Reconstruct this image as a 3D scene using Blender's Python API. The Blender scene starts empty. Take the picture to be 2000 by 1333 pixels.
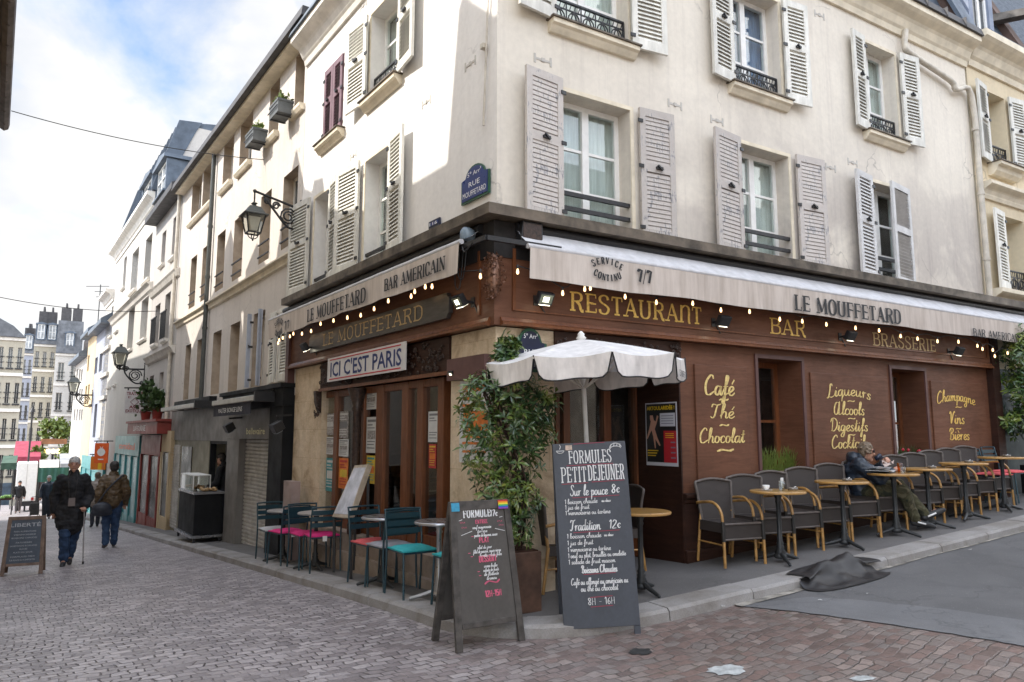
import bpy, bmesh, math, random
import numpy as np
from mathutils import Matrix, Vector, noise as mnoise
random.seed(7)
SC = bpy.context.scene
COL = SC.collection
PI = math.pi

# ------------------------------------------------------------------ camera
EYE = 1.6
F_PX, CXP, CYP, YH = 1419.0, 1000.0, 666.5, 850.0      # focal length, centre and horizon in photograph pixels
PITCH = math.atan((YH - CYP) / F_PX)
cam_d = bpy.data.cameras.new('camera')
cam_d.sensor_width = 36.0
cam_d.lens = F_PX / 2000.0 * 36.0
cam_d.clip_start = 0.05
cam_d.clip_end = 2000.0
cam = bpy.data.objects.new('camera', cam_d)
cam.location = (0, 0, EYE)
cam.rotation_euler = (PI / 2 + PITCH, 0, 0)
COL.objects.link(cam)
SC.camera = cam

# ------------------------------------------------------------------ light
SUN_H = Vector((-0.9785, -0.206, 0.0))                 # horizontal direction towards the sun
SUN_EL = math.radians(42)
w = bpy.data.worlds.new('World')
SC.world = w
w.use_nodes = True
nt = w.node_tree
nt.nodes.clear()
def nn(t, typ, **kw):
    n = t.nodes.new(typ)
    for k, v in kw.items():
        if k.startswith('i_'):
            key = k[2:]
            key = int(key) if key.isdigit() else key.replace('_', ' ')
            n.inputs[key].default_value = v
        else:
            setattr(n, k, v)
    return n
sky = nn(nt, 'ShaderNodeTexSky', sky_type='NISHITA', sun_disc=False)
sky.sun_elevation = SUN_EL
sky.sun_rotation = math.atan2(SUN_H.x, SUN_H.y)
sky.air_density = 1.0
sky.dust_density = 0.6
sky.ozone_density = 1.5
tc = nn(nt, 'ShaderNodeTexCoord')
mp = nn(nt, 'ShaderNodeMapping')
mp.inputs['Scale'].default_value = (1.0, 1.0, 1.7)
mp.inputs['Location'].default_value = (0.37, 0.12, 0.3)
n1 = nn(nt, 'ShaderNodeTexNoise', i_Scale=3.1, i_Detail=9.0, i_Roughness=0.56, i_Distortion=0.25)
r1 = nn(nt, 'ShaderNodeValToRGB')
r1.color_ramp.elements[0].position = 0.37
r1.color_ramp.elements[1].position = 0.52
n2 = nn(nt, 'ShaderNodeTexNoise', i_Scale=2.3, i_Detail=6.0, i_Roughness=0.5)
r2 = nn(nt, 'ShaderNodeValToRGB')
r2.color_ramp.elements[0].position = 0.38
r2.color_ramp.elements[0].color = (5.6, 6.3, 7.6, 1)
r2.color_ramp.elements[1].position = 0.54
r2.color_ramp.elements[1].color = (9.3, 9.25, 9.2, 1)
bright = nn(nt, 'ShaderNodeMixRGB', blend_type='MULTIPLY')
bright.inputs[0].default_value = 1.0
bright.inputs[2].default_value = (2.5, 2.35, 2.2, 1)
mx = nn(nt, 'ShaderNodeMixRGB')
sxyz = nn(nt, 'ShaderNodeSeparateXYZ')                  # added gradient: sky dimmed in view, bright behind camera to fill the shaded front
r3 = nn(nt, 'ShaderNodeValToRGB')
r3.color_ramp.elements[0].position = 0.45
r3.color_ramp.elements[0].color = (1, 1, 1, 1)
r3.color_ramp.elements[1].position = 0.80
r3.color_ramp.elements[1].color = (.29, .29, .29, 1)
mad = nn(nt, 'ShaderNodeMath', operation='MULTIPLY_ADD')
mad.inputs[1].default_value = 0.5
mad.inputs[2].default_value = 0.5
mx2 = nn(nt, 'ShaderNodeMixRGB', blend_type='MULTIPLY')
mx2.inputs[0].default_value = 1.0
bg = nn(nt, 'ShaderNodeBackground', i_Strength=0.14)
wo = nn(nt, 'ShaderNodeOutputWorld')
L_ = nt.links.new
L_(tc.outputs['Generated'], mp.inputs['Vector'])
L_(mp.outputs[0], n1.inputs['Vector'])
L_(mp.outputs[0], n2.inputs['Vector'])
L_(n1.outputs[0], r1.inputs[0])
L_(n2.outputs[0], r2.inputs[0])
L_(r1.outputs[0], mx.inputs[0])
L_(sky.outputs[0], bright.inputs[1])
L_(bright.outputs[0], mx.inputs[1])
L_(r2.outputs[0], mx.inputs[2])
L_(tc.outputs['Generated'], sxyz.inputs[0])
L_(sxyz.outputs[1], mad.inputs[0])
L_(mad.outputs[0], r3.inputs[0])
L_(mx.outputs[0], mx2.inputs[1])
L_(r3.outputs[0], mx2.inputs[2])
L_(mx2.outputs[0], bg.inputs[0])
L_(bg.outputs[0], wo.inputs[0])

sd = bpy.data.lights.new('sun', 'SUN')
sd.energy = 2.3
sd.angle = math.radians(0.5)
sd.color = (1.0, 0.95, 0.87)
sun = bpy.data.objects.new('sun', sd)
sv = SUN_H * math.cos(SUN_EL) + Vector((0, 0, math.sin(SUN_EL)))
sun.rotation_euler = sv.to_track_quat('Z', 'Y').to_euler()
sun.location = (-20, 0, 30)
COL.objects.link(sun)

SC.view_settings.view_transform = 'Standard'
SC.view_settings.look = 'None'
SC.view_settings.exposure = 1.5
SC.view_settings.gamma = 1.0
SC.render.engine = 'CYCLES'
SC.cycles.max_bounces = 6
SC.cycles.diffuse_bounces = 4
SC.cycles.glossy_bounces = 3
SC.cycles.transmission_bounces = 4
SC.cycles.transparent_max_bounces = 12
SC.cycles.caustics_reflective = False
SC.cycles.caustics_refractive = False
SC.cycles.sample_clamp_indirect = 6.0
SC.cycles.use_denoising = True

# ------------------------------------------------------------------ frames of the two facades
def pray(px, py):
    v = ((px - CXP) / F_PX, 1.0, -(py - CYP) / F_PX)
    c, s = math.cos(PITCH), math.sin(PITCH)
    return Vector((v[0], v[1] * c - v[2] * s, v[1] * s + v[2] * c))
def hdir(px):
    r = pray(px, YH); r.z = 0
    return r.normalized()
LD, RD = hdir(-15), hdir(3385)          # along rue Mouffetard, along the side street
r0 = pray(969, YH)
CO = Vector((r0.x / r0.y * 6.9, 6.9, 0))  # corner of the cafe
RF = Matrix.Translation(CO) @ Matrix.Rotation(math.atan2(RD.y, RD.x), 4, 'Z')      # x along, y into the house
LF = Matrix.Translation(CO) @ Matrix.Rotation(math.atan2(-LD.y, -LD.x), 4, 'Z')
RFI, LFI = RF.inverted(), LF.inverted()
EYEV = Vector((0, 0, EYE))
def hit(FI, px, py, y=0.0):
    o = FI @ EYEV
    d = FI.to_3x3() @ pray(px, py)
    k = (y - o.y) / d.y
    p = o + d * k
    return p.x, p.z
def hl(px, py, y=0.0): return hit(LFI, px, py, y)
def hr(px, py, y=0.0): return hit(RFI, px, py, y)
def sp(x, wd=0.5):
    return x if x > 15 * wd else (0.0 if x < -15 * wd else wd * math.log1p(math.exp(x / wd)))
def g(x, y):                             # height of the sloping street
    d = Vector((x, y, 0)) - CO
    return 0.06 * (sp(d.dot(RD)) - sp(d.dot(LD)))
def gp(p): return g(p[0], p[1])
def gnd(px, py, dz=0.0):
    r = pray(px, py); z = dz
    for _ in range(60):
        k = (z - EYE) / r.z
        z = 0.5 * z + 0.5 * (g(r.x * k, r.y * k) + dz)
    k = (z - EYE) / r.z
    return Vector((r.x * k, r.y * k, z))
def atd(px, py, d):                      # a point of the view at depth d
    r = pray(px, py); r /= r.y
    return EYEV + r * d
KERB = 0.1
def pav(F, x, y):
    p = F @ Vector((x, y, 0))
    return Vector((p.x, p.y, g(p.x, p.y) + KERB))

# ------------------------------------------------------------------ mesh builder
class MB:
    def __init__(s): s.v = []; s.f = []; s.sm = []
    def add(s, vs, fs, M=None, smooth=False):
        b = len(s.v)
        if M is not None: vs = [M @ Vector(v) for v in vs]
        s.v.extend([tuple(v) for v in vs])
        s.f.extend([tuple(i + b for i in f) for f in fs])
        s.sm.extend([smooth] * len(fs))
        return s
    def box(s, x0, x1, y0, y1, z0, z1, M=None):
        v = [(x0, y0, z0), (x1, y0, z0), (x1, y1, z0), (x0, y1, z0), (x0, y0, z1), (x1, y0, z1), (x1, y1, z1), (x0, y1, z1)]
        return s.add(v, [(0, 3, 2, 1), (4, 5, 6, 7), (0, 1, 5, 4), (1, 2, 6, 5), (2, 3, 7, 6), (3, 0, 4, 7)], M)
    def cbox(s, c, size, M=None):
        return s.box(c[0] - size[0] / 2, c[0] + size[0] / 2, c[1] - size[1] / 2, c[1] + size[1] / 2, c[2] - size[2] / 2, c[2] + size[2] / 2, M)
    def bar(s, a, b, wd, ht=None, up=(0, 0, 1)):      # rectangular bar from a to b
        a, b = Vector(a), Vector(b); ht = ht or wd
        d = (b - a).normalized(); u = Vector(up)
        if abs(d.dot(u)) > 0.98: u = Vector((0, 1, 0))
        sx = d.cross(u).normalized(); sz = sx.cross(d)
        v = []
        for p in (a, b):
            for i, j in ((-1, -1), (1, -1), (1, 1), (-1, 1)):
                v.append(p + sx * (i * wd / 2) + sz * (j * ht / 2))
        return s.add(v, [(0, 1, 2, 3), (7, 6, 5, 4), (0, 4, 5, 1), (1, 5, 6, 2), (2, 6, 7, 3), (3, 7, 4, 0)])
    def quad(s, a, b, c, d): return s.add([a, b, c, d], [(0, 1, 2, 3)])
    def tube(s, pts, r, n=8, closed=False, M=None, caps=True):
        P = [Vector(p) for p in pts]; m = len(P)
        rr = list(r) if hasattr(r, '__len__') else [r] * m
        vs = []; fs = []; prev = None
        for i, p in enumerate(P):
            if closed: t = P[(i + 1) % m] - P[i - 1]
            elif i == 0: t = P[1] - P[0]
            elif i == m - 1: t = P[-1] - P[-2]
            else: t = (P[i + 1] - p).normalized() + (p - P[i - 1]).normalized()
            t = t.normalized() if t.length > 1e-9 else Vector((0, 0, 1))
            if prev is None:
                a = Vector((0, 0, 1)) if abs(t.z) < 0.9 else Vector((1, 0, 0))
                u = t.cross(a).normalized()
            else:
                u = prev - t * prev.dot(t)
                u = u.normalized() if u.length > 1e-6 else t.orthogonal().normalized()
            prev = u; v2 = t.cross(u)
            for k in range(n):
                a = 2 * PI * k / n
                vs.append(p + (u * math.cos(a) + v2 * math.sin(a)) * rr[i])
        for i in range(m if closed else m - 1):
            for k in range(n):
                a = i * n + k; b = i * n + (k + 1) % n; j = ((i + 1) % m) * n
                fs.append((a, b, j + (k + 1) % n, j + k))
        s.add(vs, fs, M, True)
        if caps and not closed:
            s.add(vs[:n][::-1], [tuple(range(n))], M); s.add(vs[-n:], [tuple(range(n))], M)
        return s
    def lathe(s, prof, n=20, c=(0, 0, 0), M=None, smooth=True):
        vs = []; fs = []
        for r, z in prof:
            for k in range(n):
                a = 2 * PI * k / n
                vs.append((c[0] + r * math.cos(a), c[1] + r * math.sin(a), c[2] + z))
        for i in range(len(prof) - 1):
            for k in range(n):
                fs.append((i * n + k, i * n + (k + 1) % n, (i + 1) * n + (k + 1) % n, (i + 1) * n + k))
        s.add(vs, fs, M, smooth)
        if prof[0][0] > 1e-4: s.add(vs[:n][::-1], [tuple(range(n))], M)
        if prof[-1][0] > 1e-4: s.add(vs[-n:], [tuple(range(n))], M)
        return s
    def ball(s, c, r, n=10, M=None, sc=(1, 1, 1)):
        k = n // 2
        pr = [(max(1e-5, math.sin(PI * i / k)), -math.cos(PI * i / k)) for i in range(k + 1)]
        T = Matrix.Translation(Vector(c)) @ Matrix.Diagonal((r * sc[0], r * sc[1], r * sc[2], 1))
        return s.lathe(pr, n, M=(M @ T) if M is not None else T)
    def prism(s, poly, a0, a1, axis='y', M=None):      # extrude a 2D outline; axis y: outline in x-z
        n = len(poly)
        if axis == 'y': V = lambda p, a: (p[0], a, p[1])
        elif axis == 'x': V = lambda p, a: (a, p[0], p[1])
        else: V = lambda p, a: (p[0], p[1], a)
        vs = [V(p, a0) for p in poly] + [V(p, a1) for p in poly]
        fs = [tuple(range(n)), tuple(range(2 * n - 1, n - 1, -1))]
        fs += [(i + n, (i + 1) % n + n, (i + 1) % n, i) for i in range(n)]
        return s.add(vs, fs, M)
    def strip(s, A, B, smooth=False):                  # surface between two rows of points
        n = len(A)
        return s.add(list(A) + list(B), [(i, i + 1, n + i + 1, n + i) for i in range(n - 1)], None, smooth)
    def grid(s, rows, smooth=False, M=None):
        m = len(rows[0]); vs = [p for r in rows for p in r]
        return s.add(vs, [(i * m + j, i * m + j + 1, (i + 1) * m + j + 1, (i + 1) * m + j) for i in range(len(rows) - 1) for j in range(m - 1)], M, smooth)
    def mesh(s, name):
        me = bpy.data.meshes.new(name)
        me.from_pydata(s.v, [], s.f)
        me.polygons.foreach_set('use_smooth', s.sm)
        me.update()
        return me
    def build(s, name, mat, parent=None, M=None, label=None, bevel=0, fix=True):
        me = s.mesh(name)
        if fix and len(s.f) < 60000:
            bm = bmesh.new(); bm.from_mesh(me)
            bmesh.ops.recalc_face_normals(bm, faces=bm.faces)
            bm.to_mesh(me); bm.free()
        me.materials.append(mat)
        o = bpy.data.objects.new(name, me)
        COL.objects.link(o)
        if parent is not None: o.parent = parent
        if M is not None: o.matrix_basis = M
        if label: o['label'] = label
        if bevel:
            b = o.modifiers.new('bevel', 'BEVEL'); b.width = bevel; b.segments = 2; b.limit_method = 'ANGLE'
        return o

def tag(o, label, cat, group=None, kind=None):
    if label: o['label'] = label
    if cat: o['category'] = cat
    if group: o['group'] = group
    if kind: o['kind'] = kind
    return o
def thing(name, label, cat, M=None, group=None):
    o = bpy.data.objects.new(name, None)
    o.empty_display_size = 0.2
    COL.objects.link(o)
    if M is not None: o.matrix_basis = M
    return tag(o, label, cat, group)
def structure(o):
    o['kind'] = 'structure'
    return o
KIDS = {}
def copy_thing(root, M, label, group=None, label_parts=None):
    kids = {}
    for o in COL.objects:
        if o.parent: kids.setdefault(o.parent.name, []).append(o)
    def rec(o, par):
        c = o.copy(); COL.objects.link(c)
        c.parent = par
        for k in kids.get(o.name, []): rec(k, c)
        return c
    c = rec(root, None)
    c.matrix_basis = M
    c['label'] = label
    if group: c['group'] = group
    return c
def at(F, x, y, z, rot=0.0):
    return F @ Matrix.Translation((x, y, z)) @ Matrix.Rotation(rot, 4, 'Z')
def place(p, rot=0.0):
    return Matrix.Translation(Vector(p)) @ Matrix.Rotation(rot, 4, 'Z')

# ------------------------------------------------------------------ materials
class NT:
    def __init__(s, name):
        s.m = bpy.data.materials.new(name); s.m.use_nodes = True
        s.t = s.m.node_tree; s.t.nodes.clear()
        s.out = s.t.nodes.new('ShaderNodeOutputMaterial')
        s.p = s.t.nodes.new('ShaderNodeBsdfPrincipled')
        s.t.links.new(s.p.outputs[0], s.out.inputs[0])
        s.tc = s.t.nodes.new('ShaderNodeTexCoord')
    def n(s, typ, **kw): return nn(s.t, typ, **kw)
    def l(s, a, b): s.t.links.new(a, b)
    def coords(s, scale=(1, 1, 1), src='Object'):
        m = s.n('ShaderNodeMapping'); m.inputs['Scale'].default_value = scale
        s.l(s.tc.outputs[src], m.inputs['Vector']); return m.outputs[0]
    def noise(s, vec, scale, detail=6, rough=0.6, dist=0):
        n = s.n('ShaderNodeTexNoise', i_Scale=scale, i_Detail=detail, i_Roughness=rough, i_Distortion=dist)
        s.l(vec, n.inputs['Vector']); return n.outputs[0]
    def ramp(s, fac, stops):
        r = s.n('ShaderNodeValToRGB'); e = r.color_ramp.elements
        while len(e) < len(stops): e.new(0.5)
        for i, (p, c) in enumerate(stops):
            e[i].position = p
            c = c if hasattr(c, '__len__') else (c, c, c)
            e[i].color = (*c[:3], 1)
        s.l(fac, r.inputs[0]); return r.outputs[0]
    def mix(s, fac, a, b, mode='MIX'):
        m = s.n('ShaderNodeMixRGB', blend_type=mode)
        for i, x in enumerate((fac, a, b)):
            if hasattr(x, 'is_linked') or hasattr(x, 'links'): s.l(x, m.inputs[i])
            elif i == 0: m.inputs[0].default_value = x
            else: m.inputs[i].default_value = (*x[:3], 1)
        return m.outputs[0]
    def math(s, op, a, b=0.5):
        m = s.n('ShaderNodeMath', operation=op)
        for i, x in enumerate((a, b)):
            if hasattr(x, 'links'): s.l(x, m.inputs[i])
            else: m.inputs[i].default_value = x
        return m.outputs[0]
    def bump(s, h, strength=0.3, dist=0.01):
        b = s.n('ShaderNodeBump', i_Strength=strength, i_Distance=dist)
        s.l(h, b.inputs['Height']); s.l(b.outputs[0], s.p.inputs['Normal'])
    def col(s, c):
        if hasattr(c, 'links'): s.l(c, s.p.inputs['Base Color'])
        else: s.p.inputs['Base Color'].default_value = (*c[:3], 1)
    def rough(s, r):
        if hasattr(r, 'links'): s.l(r, s.p.inputs['Roughness'])
        else: s.p.inputs['Roughness'].default_value = r
MATS = {}
def mat(name, base, rough=0.6, amt=0.15, scale=6.0, stretch=(1, 1, 1), bump=0.0, bscale=60.0, metal=0.0, spec=0.5, coat=0.0, trans=0.0):
    if name in MATS: return MATS[name]
    k = NT(name)
    v = k.coords(stretch)
    if amt:
        f = k.noise(v, scale)
        lo = tuple(max(0, c * (1 - amt * 1.6)) for c in base); hi = tuple(min(1, c * (1 + amt)) for c in base)
        k.col(k.ramp(f, [(0.3, lo), (0.7, hi)]))
        rf = k.ramp(f, [(0.3, min(1, rough + 0.12)), (0.7, max(0.03, rough - 0.08))]); k.rough(rf)
    else:
        k.col(base); k.rough(rough)
    if bump: k.bump(k.noise(v, bscale, 4), bump, 0.004)
    k.p.inputs['Metallic'].default_value = metal
    k.p.inputs['Specular IOR Level'].default_value = spec
    if coat: k.p.inputs['Coat Weight'].default_value = coat; k.p.inputs['Coat Roughness'].default_value = 0.15
    MATS[name] = k.m
    return k.m
def emit(name, col, strength):
    if name in MATS: return MATS[name]
    k = NT(name)
    k.col(col); k.p.inputs['Emission Color'].default_value = (*col, 1); k.p.inputs['Emission Strength'].default_value = strength
    MATS[name] = k.m
    return k.m
def glass_mat(name, tint=(1, 1, 1), refl=1.0, rough=0.02):
    if name in MATS: return MATS[name]
    m = bpy.data.materials.new(name); m.use_nodes = True; t = m.node_tree; t.nodes.clear()
    o = nn(t, 'ShaderNodeOutputMaterial'); tr = nn(t, 'ShaderNodeBsdfTransparent'); gl = nn(t, 'ShaderNodeBsdfGlossy', i_Roughness=rough)
    tr.inputs[0].default_value = (*tint, 1)
    lwt = nn(t, 'ShaderNodeLayerWeight', i_Blend=0.5); pw = nn(t, 'ShaderNodeMath', operation='POWER'); pw.inputs[1].default_value = 4.0
    t.links.new(lwt.outputs['Facing'], pw.inputs[0])
    mm = nn(t, 'ShaderNodeMath', operation='MULTIPLY_ADD'); mm.inputs[1].default_value = .9; mm.inputs[2].default_value = .035 * refl
    mm.use_clamp = True
    mxs = nn(t, 'ShaderNodeMixShader')
    t.links.new(pw.outputs[0], mm.inputs[0]); t.links.new(mm.outputs[0], mxs.inputs[0])
    t.links.new(tr.outputs[0], mxs.inputs[1]); t.links.new(gl.outputs[0], mxs.inputs[2]); t.links.new(mxs.outputs[0], o.inputs[0])
    MATS[name] = m
    return m

def plaster(name, base, stain=(0.36, 0.33, 0.31), stain_amt=0.35, bump=0.12, zlo=None):
    k = NT(name)
    v = k.coords(); st = k.coords((1.4, 1.4, 0.22))
    a = k.noise(v, 0.9, 8, 0.62, 0.3); b = k.noise(st, 2.2, 7, 0.65); c = k.noise(v, 14, 5)
    c1 = k.ramp(a, [(0.3, tuple(x * 0.88 for x in base)), (0.66, base)])
    s1 = k.ramp(b, [(0.5, 0.0), (0.74, 1.0)])
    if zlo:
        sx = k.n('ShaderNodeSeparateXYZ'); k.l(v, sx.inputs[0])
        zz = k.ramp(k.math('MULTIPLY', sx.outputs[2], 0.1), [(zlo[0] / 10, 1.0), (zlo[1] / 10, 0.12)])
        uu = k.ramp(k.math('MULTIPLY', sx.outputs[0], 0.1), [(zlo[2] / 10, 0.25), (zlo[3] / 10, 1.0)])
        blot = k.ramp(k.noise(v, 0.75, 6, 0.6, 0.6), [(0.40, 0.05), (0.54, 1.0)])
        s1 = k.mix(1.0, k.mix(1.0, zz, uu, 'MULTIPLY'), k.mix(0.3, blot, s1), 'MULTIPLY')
    rain = k.ramp(k.noise(k.coords((5, 5, .14)), 1.6, 6, .7), [(.52, 0.0), (.72, 1.0)])
    s1 = k.mix(1.0, s1, k.math('MULTIPLY', rain, .30), 'ADD')
    c2 = k.mix(k.math('MULTIPLY', s1, stain_amt), c1, stain)
    ck = k.n('ShaderNodeTexVoronoi', i_Scale=.42); ck.feature = 'DISTANCE_TO_EDGE'; nz = k.n('ShaderNodeTexNoise', i_Scale=1.9, i_Detail=7.0); k.l(v, nz.inputs['Vector']); vv_ = k.n('ShaderNodeVectorMath', operation='ADD'); k.l(v, vv_.inputs[0]); k.l(nz.outputs['Color'], vv_.inputs[1]); k.l(vv_.outputs[0], ck.inputs['Vector'])
    cm_ = k.math('MULTIPLY', k.ramp(ck.outputs['Distance'], [(.0015, 1.0), (.006, 0.0)]), k.ramp(a, [(.5, 0.0), (.6, .55)]))
    c2 = k.mix(cm_, c2, tuple(x * .5 for x in stain))
    c3 = k.mix(0.10, c2, k.ramp(c, [(0.35, 0.25), (0.65, 1.0)]), 'MULTIPLY')
    k.col(c3); k.rough(0.88); k.p.inputs['Specular IOR Level'].default_value = 0.2
    k.bump(k.mix(0.5, a, c), bump, 0.02)
    return k.m
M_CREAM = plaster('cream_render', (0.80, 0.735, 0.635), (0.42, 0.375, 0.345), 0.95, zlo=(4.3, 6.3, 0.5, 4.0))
M_WHITE_R = plaster('white_render', (0.80, 0.77, 0.74), (0.5, 0.47, 0.45), 0.25)
M_PINKCREAM = plaster('pinkish_render', (0.62, 0.565, 0.51), (0.36, 0.32, 0.29), 0.35)
M_YELLOWCREAM = plaster('yellow_render', (0.74, 0.63, 0.45), (0.45, 0.36, 0.24), 0.35)
M_GREYR = plaster('grey_render', (0.50, 0.47, 0.44), (0.3, 0.28, 0.27), 0.4)
M_PALE = plaster('pale_render', (0.54, 0.515, 0.475), (0.45, 0.42, 0.4), 0.35)
M_OCHRE = plaster('ochre_render', (0.60, 0.47, 0.30), (0.36, 0.27, 0.18), 0.3)
M_BLUEGREY = plaster('bluegrey_render', (0.36, 0.38, 0.44), (0.25, 0.26, 0.3), 0.3)
M_TRIM = mat('cream_trim', (0.72, 0.64, 0.50), 0.8, 0.12, 5, bump=0.1)
M_TRIMW = mat('pale_trim', (0.66, 0.62, 0.56), 0.8, 0.12, 5, bump=0.1)
M_ZINC = mat('zinc', (0.10, 0.125, 0.16), 0.6, 0.2, 3, metal=0.2)
M_SLATE = mat('slate', (0.05, 0.066, 0.09), 0.7, 0.3, 9, (1, 1, 3), bump=0.3, bscale=25)
M_ROOFDK = mat('roof_dark', (0.045, 0.042, 0.044), 0.6, 0.2, 4)
M_LEDGE = mat('brown_zinc_ledge', (0.11, 0.085, 0.06), 0.6, 0.4, 5, (1, 1, 1), bump=0.15)
M_IRON = mat('wrought_iron', (0.016, 0.016, 0.018), 0.45, 0.2, 20)
M_WHITE = mat('white_paint', (0.78, 0.77, 0.74), 0.45, 0.06, 8)
M_PIPE = mat('cream_pipe', (0.55, 0.50, 0.42), 0.5, 0.15, 6)
M_GREENPIPE = mat('dark_pipe', (0.06, 0.065, 0.06), 0.45, 0.2, 4)
M_GLASS = glass_mat('window_glass', (0.9, 0.94, 0.93), 2.2)
M_SHOPGLASS = glass_mat('shop_glass', (0.85, 0.86, 0.85), 1.5)
M_CURTAIN = mat('net_curtain', (0.72, 0.73, 0.70), 0.9, 0.14, 6, (14, 1, 0.4))
M_CURTBLUE = mat('blue_curtain', (0.20, 0.28, 0.48), 0.9, 0.25, 6, (12, 1, 0.4))
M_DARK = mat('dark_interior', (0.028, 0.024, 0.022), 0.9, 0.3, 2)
M_PANE = mat('dark_pane', (0.03, 0.036, 0.042), 0.08, 0.5, 1.2, spec=0.7)
M_PANE2 = mat('pale_pane', (0.24, 0.26, 0.28), 0.12, 0.4, 1.5, spec=0.7)

def shutter_mat():
    k = NT('peeling_shutter_paint')
    v = k.coords((1, 1, 1)); a = k.noise(v, 5, 8, 0.7, 0.4); b = k.noise(k.coords((8, 8, 1.2)), 9, 6, 0.7)
    c = k.ramp(a, [(0.35, (0.49, 0.44, 0.405)), (0.68, (0.60, 0.56, 0.52))])
    sx = k.ramp(k.mix(0.5, a, b), [(0.53, 0.0), (0.57, 1.0)])
    k.col(k.mix(sx, c, (0.24, 0.235, 0.25))); k.rough(0.75); k.bump(b, 0.4, 0.006)
    return k.m
M_SHUTOLD = shutter_mat()
def per_object(m, lo=.8):
    t = m.node_tree; p = [n for n in t.nodes if n.type == 'BSDF_PRINCIPLED'][0]; src = p.inputs['Base Color'].links[0].from_socket
    oi = nn(t, 'ShaderNodeObjectInfo'); mr = nn(t, 'ShaderNodeMapRange', i_To_Min=lo, i_To_Max=1.05); mm = nn(t, 'ShaderNodeMixRGB', blend_type='MULTIPLY'); mm.inputs[0].default_value = 1
    t.links.new(oi.outputs['Random'], mr.inputs[0]); t.links.new(src, mm.inputs[1]); t.links.new(mr.outputs[0], mm.inputs[2]); t.links.new(mm.outputs[0], p.inputs['Base Color'])
M_SHUTW = mat('white_shutter_paint', (0.72, 0.70, 0.635), 0.6, 0.16, 3, (3, 3, 1), bump=0.1)
per_object(M_SHUTOLD); per_object(M_SHUTW, .84)
M_SHUTGREY = mat('grey_shutter_paint', (0.58, 0.57, 0.56), 0.55, 0.12, 5, bump=0.1)
M_SHUTPLUM = mat('plum_shutter_paint', (0.16, 0.09, 0.11), 0.6, 0.15, 5)
M_SHUTBLUE = mat('blue_shutter_paint', (0.40, 0.43, 0.50), 0.55, 0.12, 5)

def wood(name, base, dark, rough=0.35, sc=(1.2, 1.2, 9), coat=0.25):
    k = NT(name)
    v = k.coords(sc); a = k.noise(v, 2.6, 9, 0.68, 0.9); b = k.noise(k.coords(), 1.1, 5)
    c = k.ramp(a, [(0.28, dark), (0.72, base)])
    k.col(k.mix(0.6, c, k.ramp(b, [(0.35, 0.45), (0.65, 1.1)]), 'MULTIPLY')); k.rough(k.ramp(a, [(0.3, rough + 0.15), (0.7, rough)]))
    k.p.inputs['Coat Weight'].default_value = coat; k.p.inputs['Coat Roughness'].default_value = 0.25; k.p.inputs['Specular IOR Level'].default_value = 0.28
    k.bump(a, 0.08, 0.004)
    return k.m
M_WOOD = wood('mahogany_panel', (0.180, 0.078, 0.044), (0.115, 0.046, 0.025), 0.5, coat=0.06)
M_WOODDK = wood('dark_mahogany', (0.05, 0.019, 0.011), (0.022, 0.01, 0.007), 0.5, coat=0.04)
M_WOODORG = wood('orange_mahogany', (0.22, 0.078, 0.03), (0.11, 0.036, 0.014), sc=(9, 9, 1.0))
M_MAROON = mat('maroon_paint', (0.10, 0.045, 0.04), 0.5, 0.15, 3)
M_GOLD = mat('gold_paint', (0.92, 0.55, 0.13), 0.45, 0.25, 30, spec=0.6)
M_GOLDPALE = mat('pale_gold_paint', (0.84, 0.60, 0.23), 0.5, 0.28, 34)
M_GOLDDULL = mat('dull_gold_paint', (0.56, 0.40, 0.19), 0.5, 0.2, 25)
M_CARVE = mat('carved_dark_wood', (0.045, 0.025, 0.018), 0.4, 0.5, 30, bump=0.6, bscale=50)

def stone_mat():
    k = NT('limestone')
    v = k.coords(); a = k.noise(v, 2.4, 9, 0.65, 0.5); b = k.noise(v, 18, 6, 0.7)
    br = k.n('ShaderNodeTexBrick', i_Scale=1.0, i_Mortar_Size=0.006, i_Brick_Width=0.8, i_Row_Height=0.42, i_Mortar_Smooth=0.4)
    sw = k.n('ShaderNodeSeparateXYZ'); k.l(v, sw.inputs[0]); cb = k.n('ShaderNodeCombineXYZ')
    k.l(k.math('ADD', sw.outputs[0], sw.outputs[1]), cb.inputs[0]); k.l(sw.outputs[2], cb.inputs[1]); k.l(cb.outputs[0], br.inputs['Vector'])
    br.inputs['Color1'].default_value = (1, 1, 1, 1); br.inputs['Color2'].default_value = (0.86, 0.84, 0.8, 1); br.inputs['Mortar'].default_value = (0.6, 0.55, 0.48, 1)
    c = k.ramp(a, [(0.3, (0.34, 0.245, 0.16)), (0.46, (0.60, 0.475, 0.335)), (0.72, (0.74, 0.62, 0.475))])
    c = k.mix(0.4, c, br.outputs[0], 'MULTIPLY')
    c = k.mix(0.35, c, k.ramp(b, [(0.3, 0.5), (0.6, 1.0)]), 'MULTIPLY')
    k.col(c); k.rough(0.9); k.p.inputs['Specular IOR Level'].default_value = 0.2
    k.bump(k.mix(0.4, b, k.mix(0.5, a, br.outputs[0])), 0.55, 0.03)
    return k.m
M_STONE = stone_mat()
M_STEP = mat('pinkish_stone_step', (0.33, 0.26, 0.21), 0.85, 0.25, 4, bump=0.3)

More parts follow.
